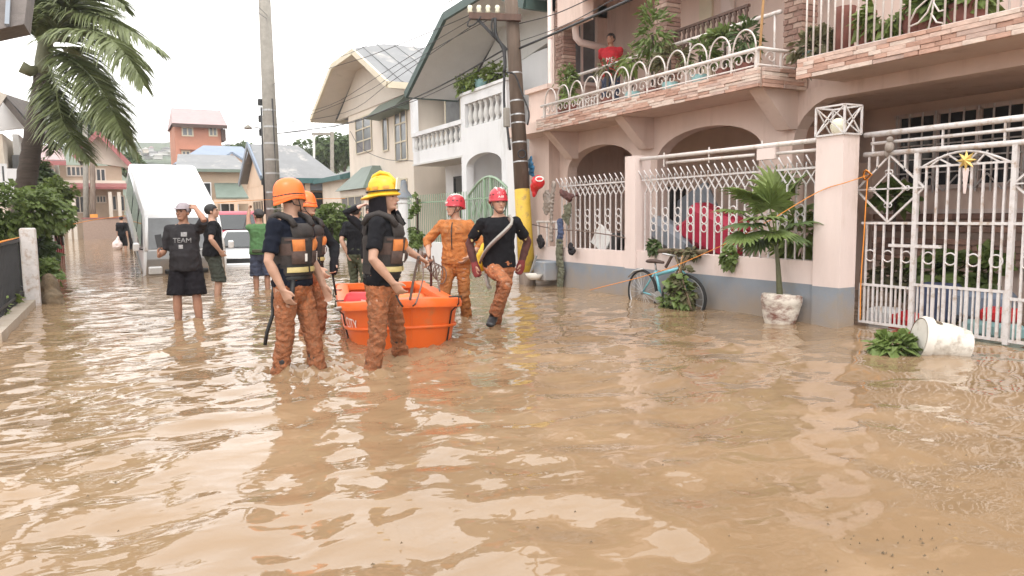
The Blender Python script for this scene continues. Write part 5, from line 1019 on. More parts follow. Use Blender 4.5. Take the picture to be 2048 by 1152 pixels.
def tree(label, base, h, crown, rad, n, size, m, seed):
    t = thing('tree', label, 'tree', base); b = Vector(base); rnd = random.Random(seed); c = Vector(crown)
    tb = MB().tube([b, b.lerp(c, .5)+Vector((.1, 0, 0)), c], [.22, .16, .06], 8)
    for i in range(6): tb.tube([b.lerp(c, .6+.06*i), c+Vector((rnd.uniform(-.7, .7)*rad[0], rnd.uniform(-.7, .7)*rad[1], rnd.uniform(-.2, .5)*rad[2]))], [.07, .02], 5)
    tb.build('trunk', MATS['bark'], t)
    for k in range(4):
        o = Vector((rnd.uniform(-.5, .5)*rad[0], rnd.uniform(-.5, .5)*rad[1], rnd.uniform(-.4, .4)*rad[2])); put('crown', leaves_mesh('crown', c+o, tuple(q*.7 for q in rad), n//4, size, m, seed+k, 1.2), t)
    return t
for i, (px, py, d, r, lb) in enumerate(((160, 262, 56, 2.2, 'feathery tree behind the palm fronds'), (470, 310, 95, 3.0, 'small tree above the blue roof'), (640, 305, 75, 3.0, 'dark tree behind the T-shaped post'), (688, 300, 70, 2.6, 'tree showing behind the cream eave'), (262, 326, 75, 1.8, 'round tree beside the hillside'))):
    c = atd(px, py, d); tree(lb, (c.x, c.y, -.4), 1, c, (r, r*.8, r*.55), 1500, .45, 'leaf_dark', 40+i)
shrub('rounded green bush behind the orange helmets', pxs(668, 445, 24), (.85, .7, .62), 1700, .16, 'leaf', 21)
shrub('low dark shrub behind the concrete pole', pxs(575, 430, 26), (.5, .5, .5), 500, .16, 'leaf_dark', 22)
v = thing('fence_vine', 'muddy green vine climbing the green fence', 'vine', tuple(on(838, 530, 'x', 7.15))); c0 = on(838, 530, 'x', 7.15); B = MB().tube([c0+Vector((0, 0, -.2)), c0+Vector((0, .05, .8)), c0+Vector((0, 0, 1.8))], .03, 6); B.build('stem', MATS['bark'], v); put('foliage', leaves_mesh('foliage', c0+Vector((-.05, 0, .9)), (.12, .16, 1.0), 420, .13, 'leaf', 5), v)
# ------------------------------------------------------------------ utility poles and wires
base = on(551, 503, 'z', 0); D1 = depth(base); P1 = thing('concrete_pole', 'grey concrete utility pole standing behind the orange-helmeted rescuers', 'pole', tuple(base))
MB().tube([base-Vector((0, 0, .5)), base+Vector((0, 0, 4.5)), base+Vector((0, 0, 10.5))], [.29, .25, .2], 14).build('shaft', MATS['pole_concrete'], P1, True)
for i, z in enumerate((1.6, 2.2, 2.9, 3.4, 4.0, 4.6, 5.2)): MB().lathe([(.285-i*.006, -.03), (.285-i*.006, .03)], 14, base+Vector((0, 0, z))).build('steel_band', MATS['steel_band'], P1)
for i, (dx, z0, z1) in enumerate(((-.26, 1.4, 5.3), (-.2, 1.0, 5.0), (.2, .6, 5.6), (.06, .3, 5.2))): MB().tube([base+cr0*dx-Vector((.15, .2, 0))*.6+Vector((0, 0, z0)), base+cr0*dx*.9-Vector((.12, .18, 0))*.7+Vector((0, 0, z1))], .035, 6).build('conduit', MATS['pole_concrete'] if i % 2 else MATS['black_cable'], P1, True)
for z in (2.6, 4.4, 4.9, 5.5): MB().cbox(base+cr0*-.33+Vector((0, 0, z)), (.16, .14, .24), .02).build('junction_box', MATS['black_plastic'], P1)
b2 = on(1055, 569, 'z', 0); D2 = depth(b2); P2 = thing('wooden_pole', 'brown utility pole with yellow lower band and crossarm before the pink house', 'pole', tuple(b2)); tp = atd(1020, -40, D2)
ax = (tp-b2).normalized(); Lp = (tp-b2).length
MB().tube([b2-ax*.5, b2+ax*.22], [.152, .150], 16).build('butt', MATS['pole_wood'], P2, True)
MB().tube([b2+ax*.22, b2+ax*1.72], [.150, .140], 16).build('yellow_band', MATS['yellow_paint'], P2, True); MB().tube([b2+ax*1.72, b2+ax*(Lp+1)], [.139, .110], 16).build('shaft', MATS['pole_wood'], P2, True)
for z in (2.2, 2.55, 2.9, 3.05, 3.3, 3.8): MB().tube([b2+ax*z, b2+ax*(z+.025)], .150-.008*z+.008, 16).build('steel_band', MATS['steel_band'], P2)
MB().beam(atd(938, 32, D2-.15), atd(1042, 36, D2-.15), .11, .11).build('crossarm', MATS['wood_dark'], P2); MB().beam(atd(955, 38, D2-.15), atd(1014, 100, D2-.1), .05, .05).build('brace', MATS['black_cable'], P2)
for i, px in enumerate((940, 958, 976, 995)): MB().lathe([(.02, 0), (.05, .03), (.035, .07), (.05, .1), (.03, .14)], 8, atd(px, 27, D2-.15)).build('insulator', MATS['pale_plastic'], P2, True)
for i, (pts, r) in enumerate((([(940, 36), (935, 52), (950, 48), (962, 33)], .012), ([(985, 36), (984, 60), (1000, 88), (1012, 100)], .014), ([(990, 36), (992, 70), (1006, 96), (1010, 125), (1008, 145)], .03), ([(1012, 145), (1030, 150), (1045, 190), (1058, 225), (1055, 250)], .016), ([(1010, 100), (1008, 200), (1014, 250), (1020, 300)], .022))): MB().tube(bez([atd(x, y, D2-.2) for x, y in pts], 14), r, 6).build('service_cable', MATS['black_cable'], P2, True)
MB().cbox(atd(1013, 235, D2-.2), (.10, .10, .34), .015).build('meter_box', MATS['pole_concrete'], P2); MB().tube([atd(1044+8*math.cos(a), 308+8*math.sin(a), D2-.2) for a in [i*PI/6 for i in range(12)]], .012, 6, closed=True).build('cable_loop', MATS['black_cable'], P2, True)
WI = [('thick black cable running right from the brown pole above the balcony', [(1036, 98, D2), (1120, 62, D2-1.8), (1264, -2, D2-4)], .024), ('thin cable over the pink balcony above the thick one', [(1036, 48, D2), (1110, 28, D2-1.2), (1200, -12, D2-2.4)], .010), ('second thin wire above the pink balcony', [(1036, 84, D2), (1130, 50, D2-1.8), (1240, -8, D2-3.4)], .008),
      ('heavy cable sagging from the brown pole past both gables', [(1010, 98, D2), (880, 172, 16), (780, 216, 20), (690, 248, 24), (548, 268, D1)], .018), ('upper wire from crossarm crossing the white gable', [(940, 30, D2), (860, 64, 15), (760, 104, 19), (700, 124, 22), (560, 165, 26), (545, 168, D1)], .010), ('wire crossing the cream gable soffit', [(958, 30, D2), (860, 88, 15.5), (760, 150, 20), (660, 210, 25), (545, 240, D1)], .009),
      ('wire looping low across the cream gable', [(976, 30, D2), (880, 95, 15), (780, 165, 19.5), (690, 225, 24), (546, 250, D1)], .009), ('wire hugging the cream roof slope', [(995, 30, D2), (900, 80, 14.5), (800, 138, 19), (720, 190, 23), (546, 258, D1)], .009), ('thin wire from the brown pole to the cream eave', [(1010, 110, D2), (920, 160, 15), (820, 205, 18.5), (693, 246, 23.5)], .010),
      ('drop wire dipping across the cream wall', [(700, 262, 24.5), (722, 296, 24), (770, 318, 22), (826, 322, 19.5)], .010), ('wire rising left from the concrete pole', [(540, 42, D1), (510, 20, 24), (470, -15, 21)], .012), ('second wire rising left from the concrete pole', [(540, 36, D1), (515, 12, 24), (495, -10, 22)], .010), ('low wire from the concrete pole to the cream eave', [(548, 268, D1), (600, 263, 27), (650, 258, 26.5), (688, 248, 25)], .011), ('faint wire above the cream roof ridge', [(545, 60, D1), (640, 118, 26), (760, 80, 19), (905, 0, 13)], .008)]
for lb, P, r in WI: tag(MB().tube(bez([atd(*q) for q in P], 22), r*.85, 5).build('overhead_wire', MATS['black_cable'], None, True), lb, 'wire', 'overhead wires')
ls = thing('street_lamp', 'small street lamp head on a thin arm left of the concrete pole', 'street lamp', tuple(atd(540, 262, D1))); MB().tube([atd(541, 268, D1), atd(518, 256, D1-.5), atd(503, 253, D1-.7)], .02, 6).build('arm', MATS['steel_band'], ls, True); MB().lathe([(.02, .08), (.09, .03), (.16, -.05), (.12, -.07)], 10, atd(496, 254, D1-.8)).build('lamp_head', MATS['pole_concrete'], ls, True)
tp_ = thing('t_post', 'dark T-shaped power post beyond the grey roof', 'pole', tuple(atd(664, 430, 48))); MB().beam(atd(664, 440, 48), atd(664, 264, 48), .2, .2).build('post', MATS['pole_concrete'], tp_); MB().beam(atd(624, 268, 48), atd(666, 268, 48), .16, .16).build('arm', MATS['pole_concrete'], tp_); MB().beam(atd(628, 268, 48), atd(628, 340, 48), .12, .12).build('second_post', MATS['soffit'], tp_)
for i, (px, lb) in enumerate(((173, 'pale concrete post before the house at the street end'), (186, 'dark wooden post with an orange tag at the street end'))):
    b = on(px, 478, 'z', 0); t = thing('street_end_pole', lb, 'pole', tuple(b)); d = depth(b); top = atd(px+(-1 if i else -3), 318 if i else 250, d); MB().tube([b, top], [.19, .15], 8).build('shaft', MATS['pole_wood' if i else 'pole_concrete'], t, True)
    if i: MB().box(atd(188, 436, d-.2), (.45, .04, .5)).build('tag_plate', MATS['orange_refl'], t)
# ------------------------------------------------------------------ ropes across the street
def rope(lb, P, r, m, nm='rope'): return tag(MB().tube(bez(P, 30), r, 6).build(nm, MATS[m], None, True), lb, 'rope')
tie = on(1738, 350, 'x', 7.08)
rope('orange rope stretched from the gate down along the fence', [tie, on(1692, 365, 'x', 6.74), on(1634, 385, 'x', 6.74), atd(1520, 452, 8.2), atd(1420, 502, 8.8), atd(1310, 546, 9.4), atd(1180, 580, 10.3)], .005, 'rope_orange')
rope('loose orange rope tail hanging down the gate', [tie, on(1734, 372, 'x', 7.06), on(1728, 470, 'x', 7.06), on(1722, 560, 'x', 7.06), on(1720, 640, 'x', 7.05)], .007, 'rope_orange')
tag(MB().tube([tie+Vector((-.02, .05*math.cos(a), .035*math.sin(a)+.02*math.sin(2*a))) for a in [i*.5 for i in range(26)]], .012, 6).build('rope_knot', MATS['rope_orange'], None, True), 'orange rope knot tied round the gate diamond', 'knot')
rope('faint orange line strung across the far street', [on(0, 484, 'x', -1.1), atd(60, 470, 13.2), atd(180, 441, 20), atd(280, 428, 21), atd(430, 406, 22), atd(548, 399, D1-.4), atd(690, 397, 25)], .010, 'rope_orange')
# ------------------------------------------------------------------ vehicles
def loft_profile(prof, hw, name, m, parent, inset=.06, taper=None, smooth=.6):
    """side profile (y,z) closed; lofted across the width with rounded flanks"""
    V = []; xs = [(-1, .90), (-.97, .97), (-.9, 1.0), (0, 1.0), (.9, 1.0), (.97, .97), (1, .90)]; n = len(prof); cy = sum(p[0] for p in prof)/n; cz = sum(p[1] for p in prof)/n
    for fx, sc in xs:
        for (y, z) in prof:
            k = taper(y, z) if taper else 1; V.append((fx*hw*k, cy+(y-cy)*(1-(1-sc)*.35), cz+(z-cz)*(1-(1-sc)*.5)))
    Fc = [(i*n+j, (i+1)*n+j, (i+1)*n+(j+1) % n, i*n+(j+1) % n) for i in range(len(xs)-1) for j in range(n)]+[tuple(range(n))[::-1], tuple((len(xs)-1)*n+j for j in range(n))]
    return loc_put(name, MB().quadmesh(V, Fc).mesh(name, m, smooth), parent)
def wheel(parent, c, r=.31, w=.2):
    Rm = Matrix.Rotation(PI/2, 3, 'Y'); ty = loc_put('wheel', MB().lathe([(r*.62, -w/2), (r*.92, -w/2), (r, -w*.3), (r, w*.3), (r*.92, w/2), (r*.62, w/2), (r*.62, -w/2)], 22, c, Rm, cap=False).mesh('wheel', MATS['tyre'], .6), parent)
    loc_put('rim', MB().lathe([(.02, -w*.45), (r*.3, -w*.48), (r*.6, -w*.38), (r*.64, -w*.46), (r*.64, w*.46), (r*.6, w*.38), (.02, w*.45)], 18, c, Rm).mesh('rim', MATS['rim'], .6), ty)
def lq(name, parent, P, m, th=.012):
    o = loc_put(name, MB().quadmesh(P, [tuple(range(len(P)))]).mesh(name, MATS[m]), parent); d = o.modifiers.new('t', 'SOLIDIFY'); d.thickness = th; d.offset = 0; return o
van = thing('van', 'white van tipped nose-down in the flood with its rear lifted', 'van', (0, 0, 0))
van.location = (1.32, 18.5, -.62); van.rotation_euler = Euler((math.radians(20), 0, math.radians(3)), 'XYZ')
prof = [(0, .38), (-.04, .75), (-.01, 1.05), (.08, 1.24), (.52, 1.88), (.75, 1.96), (4.0, 2.02), (4.35, 1.95), (4.5, 1.6), (4.55, .9), (4.5, .38)]
loft_profile(prof, .87, 'body', MATS['van_white'], van, taper=lambda y, z: 1-.09*max(0, (z-1.05))/.9)
lq('windscreen', van, [(-.76, .075, 1.27), (.76, .075, 1.27), (.71, .475, 1.85), (-.71, .475, 1.85)], 'glass_grey', .02)  # lighter grey here paints the windscreen's reflection into the glass colour
lq('front_panel', van, [(-.83, -.06, .70), (.83, -.06, .70), (.80, -.02, 1.07), (.79, .06, 1.23), (-.79, .06, 1.23), (-.80, -.02, 1.07)], 'van_silver', .02)
loc_put('bumper', MB().cbox((0, -.06, .53), (1.78, .24, .34), .06).mesh('bumper', MATS['van_silver'], .6), van); loc_put('grille', MB().cbox((0, -.075, .78), (.9, .06, .10), .02).mesh('grille', MATS['black_plastic']), van)
loc_put('air_intake', MB().cbox((-.2, -.185, .48), (.7, .02, .12), .01).mesh('air_intake', MATS['black_plastic']), van)
for s in (1, -1):
    loc_put('headlight', MB().cbox((s*.64, -.05, .82), (.28, .09, .18), .04).mesh('headlight', MATS['lamp_glass'], .6), van)
    mi = loc_put('wing_mirror', MB().cbox((s*.99, .22, 1.28), (.12, .08, .18), .03).mesh('wing_mirror', MATS['van_white'], .6), van); loc_put('arm', MB().beam((s*.85, .25, 1.2), (s*1.0, .24, 1.24), .03).mesh('arm', MATS['black_plastic']), mi)
    for (a, b) in ((.62, 1.35), (1.45, 2.6), (2.7, 4.1)): lq('side_window', van, [(s*.872, a+(.0 if a > 1 else -.18), 1.16), (s*.872, b, 1.16), (s*.80, b, 1.78), (s*.80, a+(.1 if a > 1 else .2), 1.78)], 'car_glass', .02)
    for y in (.75, 3.6): wheel(van, (s*.74, y, .31))
    loc_put('side_moulding', MB().beam((s*.885, .3, .62), (s*.885, 4.3, .62), .03, .08).mesh('side_moulding', MATS['van_silver']), van); loc_put('door_seam', MB().beam((s*.872, 1.4, .45), (s*.83, 1.4, 1.75), .012).mesh('door_seam', MATS['black_plastic']), van)
    loc_put('windscreen_pillar', MB().tube([(s*.80, .06, 1.24), (s*.745, .50, 1.87)], .04, 8).mesh('windscreen_pillar', MATS['van_white'], True), van)
loc_put('wiper', MB().beam((-.5, .09, 1.33), (.1, .11, 1.36), .02).mesh('wiper', MATS['black_plastic']), van)
def sedan(label, loc, rz, m, pitch=0):
    c = thing('car', label, 'car', (0, 0, 0)); c.location = loc; c.rotation_euler = Euler((pitch, 0, rz), 'XYZ')
    loft_profile([(-.02, .28), (-.05, .55), (.05, .72), (.5, .82), (1.15, .92), (3.4, .95), (4.05, .90), (4.2, .75), (4.22, .3)], .83, 'body', m, c); loft_profile([(.98, .86), (1.75, 1.36), (2.1, 1.43), (2.9, 1.41), (3.75, .90)], .74, 'cabin', m, c, taper=lambda y, z: 1-.28*max(0, z-.95))
    lq('windscreen', c, [(-.62, 1.02, .93), (.62, 1.02, .93), (.54, 1.68, 1.36), (-.54, 1.68, 1.36)], 'car_glass', .02); lq('rear_window', c, [(-.56, 3.62, .98), (.56, 3.62, .98), (.5, 3.0, 1.38), (-.5, 3.0, 1.38)], 'car_glass', .02)
    for s in (1, -1):
        for a, b in ((1.4, 2.2), (2.3, 3.2)): lq('side_window', c, [(s*.745, a, .96), (s*.745, b+.1, .96), (s*.66, b-.1, 1.34), (s*.66, a+.35, 1.34)], 'car_glass', .02)
        loc_put('headlight', MB().cbox((s*.6, .04, .64), (.36, .16, .15), .05).mesh('headlight', MATS['lamp_glass'], .6), c); loc_put('wing_mirror', MB().cbox((s*.92, 1.3, .98), (.2, .12, .14), .04).mesh('wing_mirror', m, .6), c)
        for y in (.8, 3.35): wheel(c, (s*.72, y, .29), .29)
        loc_put('wheel_arch', MB().tube([(s*.835, .8+.36*math.cos(a), .29+.36*math.sin(a)) for a in [PI*i/10 for i in range(11)]], .03, 6).mesh('wheel_arch', MATS['black_plastic'], True), c)
    loc_put('grille', MB().cbox((0, -.05, .56), (.7, .05, .12), .02).mesh('grille', MATS['black_plastic']), c); loc_put('bumper', MB().cbox((0, -.04, .38), (1.6, .16, .22), .06).mesh('bumper', m, .6), c); loc_put('air_intake', MB().cbox((.3, -.13, .34), (.4, .02, .09), .01).mesh('air_intake', MATS['black_plastic']), c)
    return c
sedan('white sedan with its bonnet pushed against the van', (2.75, 20.3, -.40), math.radians(-16), MATS['van_white'], math.radians(-3))
sedan('white car parked beyond the bush, mostly hidden by rescuers', tuple(on(712, 508, 'z', -.2)), math.radians(28), MATS['van_white'])
sedan('dark red car wedged behind the white sedan', (3.3, 24.6, -.1), math.radians(-8), MATS['crimson'], math.radians(4))
# ------------------------------------------------------------------ orange rescue boat
boat = thing('rescue_boat', 'orange plastic rescue boat with white lettering floated by the rescuers', 'boat', (0, 0, 0))
bow, stern = Vector((2.36, 6.42, 0)), Vector((3.14, 9.75, 0)); bd = (stern-bow); BL = bd.length; bd.normalize(); bs = Vector((bd.y, -bd.x, 0))    # bs = starboard side in the picture (right)
def hullpt(u, v, infl=0):                      # u 0 bow .. 1 stern, v 0 keel .. 1 gunwale : half width and height
    wmax = .59; w_ = wmax*(1-(1-min(u/.34, 1))**2.4)**.56 if u < .34 else wmax*(1-.08*((u-.34)/.66)**2); w_ = max(w_, .02)
    z = -.16+.10*(1-min(u/.5, 1))**2+(.48+.05*(1-min(u/.5, 1))**2)*v; f = .84+.16*min(1, v*1.05)**.75; rake = (1-v)*.16*(1-min(u/.4, 1))
    return w_*f+infl, z, rake
def hull_mesh(infl, v0, v1, nm, m, zoff=0, nu=34, nv=9, inner=False):
    V = []
    for i in range(nu+1):
        u = (i/nu)**1.25
        for sg in (-1, 1):
            for j in range(nv+1):
                jj = j if sg == 1 else nv-j
                v = v0+(v1-v0)*jj/nv; w_, z, rk = hullpt(u, v, infl); p = bow+bd*(u*BL+rk)+bs*(sg*max(w_, .005)); p = Vector((p.x, p.y, z+zoff)); V.append(p)
    n = 2*(nv+1); Fc = [(i*n+k, i*n+k+1, (i+1)*n+k+1, (i+1)*n+k) for i in range(nu) for k in range(n-1)]; Fc.append(tuple(nu*n+k for k in range(n))); Fc.append(tuple(range(n))[::-1])
    return MB().quadmesh(V, Fc).mesh(nm, m, .7)
hm = hull_mesh(0, 0, 1, 'hull', MATS['boat_orange']); put('hull', hm, boat)
im = hull_mesh(-.075, .30, 1.0, 'inner_shell', MATS['boat_inner'], .0); put('inner_shell', im, boat)
def rimpath(infl, v, dz, us): return [bow+bd*(u*BL+hullpt(u, v)[2])+bs*(sg*max(hullpt(u, v, infl)[0], .0))+Vector((0, 0, hullpt(u, v)[1]+dz)) for sg, u in us]
US = [(-1, 1-i/40) for i in range(41)]+[(1, i/40) for i in range(1, 41)]; US = [(s, u**1.2) for s, u in US]
R_ = rimpath(-.03, 1, .0, US); V = []; n = 8
for i, p in enumerate(R_):
    q = (R_[min(i+1, len(R_)-1)]-R_[max(i-1, 0)]).normalized(); sd2 = q.cross(Vector((0, 0, 1))).normalized()
    V += [p+sd2*a+Vector((0, 0, b)) for a, b in ((-.075, -.05), (-.085, .0), (-.07, .03), (0, .042), (.065, .03), (.08, 0), (.075, -.05), (0, -.04))]
Fc = [(i*n+k, i*n+(k+1) % n, (i+1)*n+(k+1) % n, (i+1)*n+k) for i in range(len(R_)-1) for k in range(n)]+[tuple(range(n)), tuple((len(R_)-1)*n+k for k in range(n))]
MB().quadmesh(V, Fc).build('gunwale', MATS['boat_orange'], boat, .9)
MB().tube(rimpath(.012, .52, 0, US), .018, 6).build('rubbing_strake', MATS['boat_orange'], boat, True)
tw = [bow+bd*BL+bs*a+Vector((0, 0, b)) for a, b in ((-.6, .28), (.6, .28), (.6, .36), (-.6, .36))]; MB().quadmesh(tw+[p-bd*.1 for p in tw], [(0, 1, 2, 3), (7, 6, 5, 4), (3, 2, 6, 7), (0, 4, 5, 1), (0, 3, 7, 4), (1, 2, 6, 5)]).build('transom_cap', MATS['boat_orange'], boat)
for u in (.40, .78): 
    c = bow+bd*u*BL+Vector((0, 0, .16)); MB().cbox(c, (1.16, .26, .2), .03, Matrix((bs, bd, Vector((0, 0, 1)))).transposed()).build('thwart', MATS['boat_inner'], boat, .6)
fd_ = bow+bd*.14*BL; V = [bow+bd*(u*BL)+bs*(s*hullpt(u, .9, -.05)[0])+Vector((0, 0, .30-.05*u*3)) for s, u in [(-1, .30), (-1, .2), (-1, .1), (-1, .04), (1, .04), (1, .1), (1, .2), (1, .30)]]; MB().quadmesh(V+[p-Vector((0, 0, .14)) for p in V], [tuple(range(8)), (0, 7, 15, 8)]).build('bow_deck', MATS['boat_inner'], boat)
# lettering on the side towards the left of the picture
bv = BVHTree.FromPolygons([v.co for v in hm.vertices], [tuple(p.vertices) for p in hm.polygons])
def hull_text(s, a, b, size):
    tm = text_mesh(s, size, 0); A, B_ = Vector(a), Vector(b); dx = (B_-A); dx.z = 0; dx.normalize(); up = Vector((0, 0, 1)); M4 = Matrix((dx, up, dx.cross(up))).transposed().to_4x4(); M4.translation = (A+B_)/2
    subdiv_project(tm, bv, M4, -dx.cross(up).normalized(), .010, 1); tm.materials.append(MATS['paint_white']); return put('lettering', tm, boat)
L0, R0 = atd(684, 640, depth(bow)+1.1), atd(735, 655, depth(bow)+.55)
c = (L0+R0)/2; hull_text('CITY', Vector((1.88, 7.48, .185)), Vector((2.03, 6.90, .185)), .165)
for u, sg in ((.30, -1), (.30, 1), (.72, -1), (.1, 1)):  # dark lashing straps over the side
    P = [bow+bd*(u*BL+hullpt(u, v)[2])+bs*(sg*(hullpt(u, v, .075 if v > .9 else .012)[0]))+Vector((0, 0, hullpt(u, v)[1]+(.045 if v > .99 else 0))) for v in (1.0, .95, .8, .5, .2, .0)]; P = [P[0]-bs*sg*.1]+P; MB().tube(P, .008, 6).build('lashing_strap', MATS['black_web'], boat, True)
ext = thing('red_canister', 'red cylinder bag with white lettering lying in the boat', 'bag', tuple(bow+bd*1.6)); ca = on(694, 606, 'z', .38)+Vector((.06, .12, 0)); dd = (cr0*.97-Vector((0, .1, 0))).normalized()
MB().tube([ca-dd*.05, ca-dd*.02, ca+dd*.02, ca+dd*.40, ca+dd*.44, ca+dd*.47], [.04, .085, .10, .10, .085, .04], 16).build('cylinder', MATS['bag_red'], ext, True)
for k in (.30, .37): MB().tube([ca+dd*k, ca+dd*(k+.035)], .102, 16).build('white_band', MATS['paint_white'], ext, True)
fl = thing('folded_line', 'grey-white heap of folded rope lying on the boat rim', 'rope', tuple(ca)); rnd = random.Random(4); MB().tube(bez([ca+bs*rnd.uniform(-.25, .5)+bd*rnd.uniform(-.3, .2)+Vector((0, 0, rnd.uniform(-.06, .06)-.02)) for i in range(14)], 60), .012, 6).build('coil', MATS['rope_pale'], fl, True)
# ------------------------------------------------------------------ bicycle, pots, flood debris
bk = thing('bicycle', 'light blue bicycle draped with flood weeds leaning on the grey wall', 'bicycle', (6.55, 8, 0)); xb = 6.58
rh, fh = Vector((xb, 8.42, .13)), Vector((xb-.04, 7.50, .13))
for nm, c, rt in (('rear_wheel', rh, 0), ('front_wheel', fh, .35)):
    R3 = Matrix.Rotation(rt, 3, 'Z'); ring = [c+R3 @ Vector((0, .31*math.cos(a), .31*math.sin(a))) for a in [2*PI*i/32 for i in range(32)]]; w_ = MB().tube(ring, .022, 8, closed=True).build(nm, MATS['tyre'], bk, True)
    MB().tube([c+(p-c)*.93 for p in ring], .011, 6, closed=True).build('rim', MATS['rim'], w_, True); sp = MB()
    for i in range(18): a = 2*PI*i/18; sp.tube([c, c+R3 @ Vector((0, .29*math.cos(a), .29*math.sin(a)))], .0025, 4)
    sp.build('spokes', MATS['steel_band'], w_); MB().lathe([(.03, -.05), (.03, .05)], 8, c, R3 @ Matrix.Rotation(PI/2, 3, 'Y')).build('hub', MATS['steel_band'], w_)
bb_, st_, hd = Vector((xb, 8.02, .10)), Vector((xb, 8.12, .46)), Vector((xb, 7.62, .52))
for a, b, r in ((bb_, st_, .02), (st_-Vector((0, 0, .06)), hd, .022), (bb_, hd-Vector((0, 0, .08)), .024), (rh, bb_, .012), (rh, st_, .012)): MB().tube([a, b], r, 8).build('frame_tube', MATS['bike_blue'], bk, True)
MB().tube([hd+Vector((0, .02, .06)), hd, fh+Vector((.05, 0, .3)), fh+Vector((.05, 0, 0))], .014, 8).build('fork', MATS['bike_blue'], bk, True); MB().tube([st_, st_+Vector((0, .02, .10))], .013, 8).build('seat_post', MATS['steel_band'], bk, True)
B = MB(); limb(B, [st_+Vector((0, .14, .125)), st_+Vector((0, .02, .13)), st_+Vector((0, -.15, .12))], [(.075, .028), (.06, .028), (.022, .02)]); put('saddle', B.mesh('saddle', MATS['vest_brown'], True), bk)
MB().tube([hd+Vector((-.26, .05, .2)), hd+Vector((-.1, .0, .17)), hd+Vector((0, .02, .12)), hd+Vector((.1, 0, .17)), hd+Vector((.2, .05, .2))], .012, 8).build('handlebar', MATS['steel_band'], bk, True); MB().lathe([(.02, -.005), (.085, -.005), (.085, .005), (.02, .005)], 18, bb_+Vector((-.05, 0, 0)), Matrix.Rotation(PI/2, 3, 'Y')).build('chainring', MATS['steel_band'], bk); MB().beam(bb_+Vector((-.07, 0, 0)), bb_+Vector((-.07, .14, .05)), .02).build('crank', MATS['steel_band'], bk)
MB().tube([rh+Vector((-.03, -.05, .34)), rh+Vector((-.03, .15, .3)), rh+Vector((-.03, .3, .2))], .012, 6).build('mudguard', MATS['steel_band'], bk, True)
wd_ = thing('weed_clump', 'clump of brown and green flood weeds caught on the bicycle front wheel', 'debris', (6.55, 7.5, 0)); stuff(put('weeds', leaves_mesh('weeds', (6.52, 7.46, .28), (.12, .15, .34), 420, .10, 'leaf_muddy', 31, 3), wd_)); put('green_weeds', leaves_mesh('green_weeds', (6.48, 7.5, .20), (.12, .2, .30), 200, .10, 'leaf', 33, 3), wd_); put('low_weeds', leaves_mesh('low_weeds', (6.42, 7.72, .05), (.10, .14, .12), 130, .09, 'leaf', 36, 3), wd_)
for i in range(5): MB().tube(bez([(6.5, 7.5+random.uniform(-.15, .15), .7), (6.45, 7.45+random.uniform(-.2, .2), .4), (6.42, 7.4+random.uniform(-.2, .2), .02)], 8), .012, 5).build('twig', MATS['wood_tan' if i == 0 else 'debris'], wd_, True)
st2 = thing('stick_trestle', 'forked brown sticks propped over the bicycle against the wall', 'sticks', (6.7, 7.9, .5)); MB().beam((6.72, 7.72, .42), (6.72, 7.9, .72), .035).build('stick', MATS['debris'], st2); MB().beam((6.70, 8.06, .5), (6.72, 7.9, .74), .03).build('stick', MATS['wood_dark'], st2); MB().tube(bez([(6.74, 8.25, .72), (6.72, 7.95, .74), (6.74, 7.6, .73), (6.74, 7.3, .75)], 9), .035, 6).build('bundle', MATS['debris'], st2, True); stuff(put('leaf_litter', leaves_mesh('leaf_litter', (6.72, 7.6, .73), (.06, .4, .04), 130, .07, 'leaf_muddy', 37, 3), st2))
pt = thing('potted_palm', 'fan palm in a chipped white pot standing in the flood by the wall', 'potted plant', (6.6, 5.95, 0)); pc = Vector((6.58, 5.93, 0)); Rp = Matrix.Rotation(.10, 3, 'Y')
MB().lathe([(.10, -.2), (.15, -.04), (.185, .06), (.205, .15), (.212, .20), (.222, .215), (.226, .27), (.218, .315), (.195, .325), (.18, .29)], 26, pc, Rp, cap=False).build('pot', MATS['pot_flaked'], pt, .7); MB().lathe([(.01, .26), (.185, .275)], 16, pc, Rp, cap=False).build('soil', MATS['debris'], pt)
tq = [pc+Vector((0, 0, .28)), atd(1556, 530, 8.55), atd(1552, 490, 8.5)]; MB().tube(tq, [.038, .026, .022], 8).build('trunk', MATS['stem_green'], pt, True)
def fan(parent, hub, c, dirn, size, seed, n=19, m='leaf'):
    rnd = random.Random(seed); d = Vector(dirn).normalized(); s = d.cross(Vector((0, 0, 1))).normalized(); u = s.cross(d).normalized(); V = []; Fc = []; hub = Vector(hub); c = Vector(c)
    mid = hub.lerp(c, .5)+Vector((0, 0, .05)); b = MB().tube(bez([hub, mid, c], 8), [.011]*3+[.008]*(len(bez([hub, mid, c], 8))-3), 5)
    for i in range(n):
        a = math.radians(-115+230*i/(n-1))*rnd.uniform(.95, 1.05); v_ = (d*math.cos(a)+s*math.sin(a)).normalized(); L = size*(.75+.25*math.cos(a))*rnd.uniform(.85, 1.1); wv = v_.cross(u).normalized(); q = c; w_ = size*.105; o = len(V); dr = 0
        for k in range(6):
            g = k/5; ww = w_*(.25+1.5*g if g < .5 else 1.0)*(1-max(0, g-.5)*1.9); V += [q+wv*ww, q+u*ww*.5, q-wv*ww]; dr = .05+.85*g*g; q = q+(v_+u*.15-Vector((0, 0, 1))*dr).normalized()*L/5
        for k in range(5): Fc += [(o+3*k, o+3*k+1, o+3*k+4, o+3*k+3), (o+3*k+1, o+3*k+2, o+3*k+5, o+3*k+4)]
    b.quadmesh(V, Fc); return b.build('fan_leaf', MATS[m], parent, False, fix=False)
hub = tq[-1]; away = Vector((math.sin(YAW), math.cos(YAW), 0))
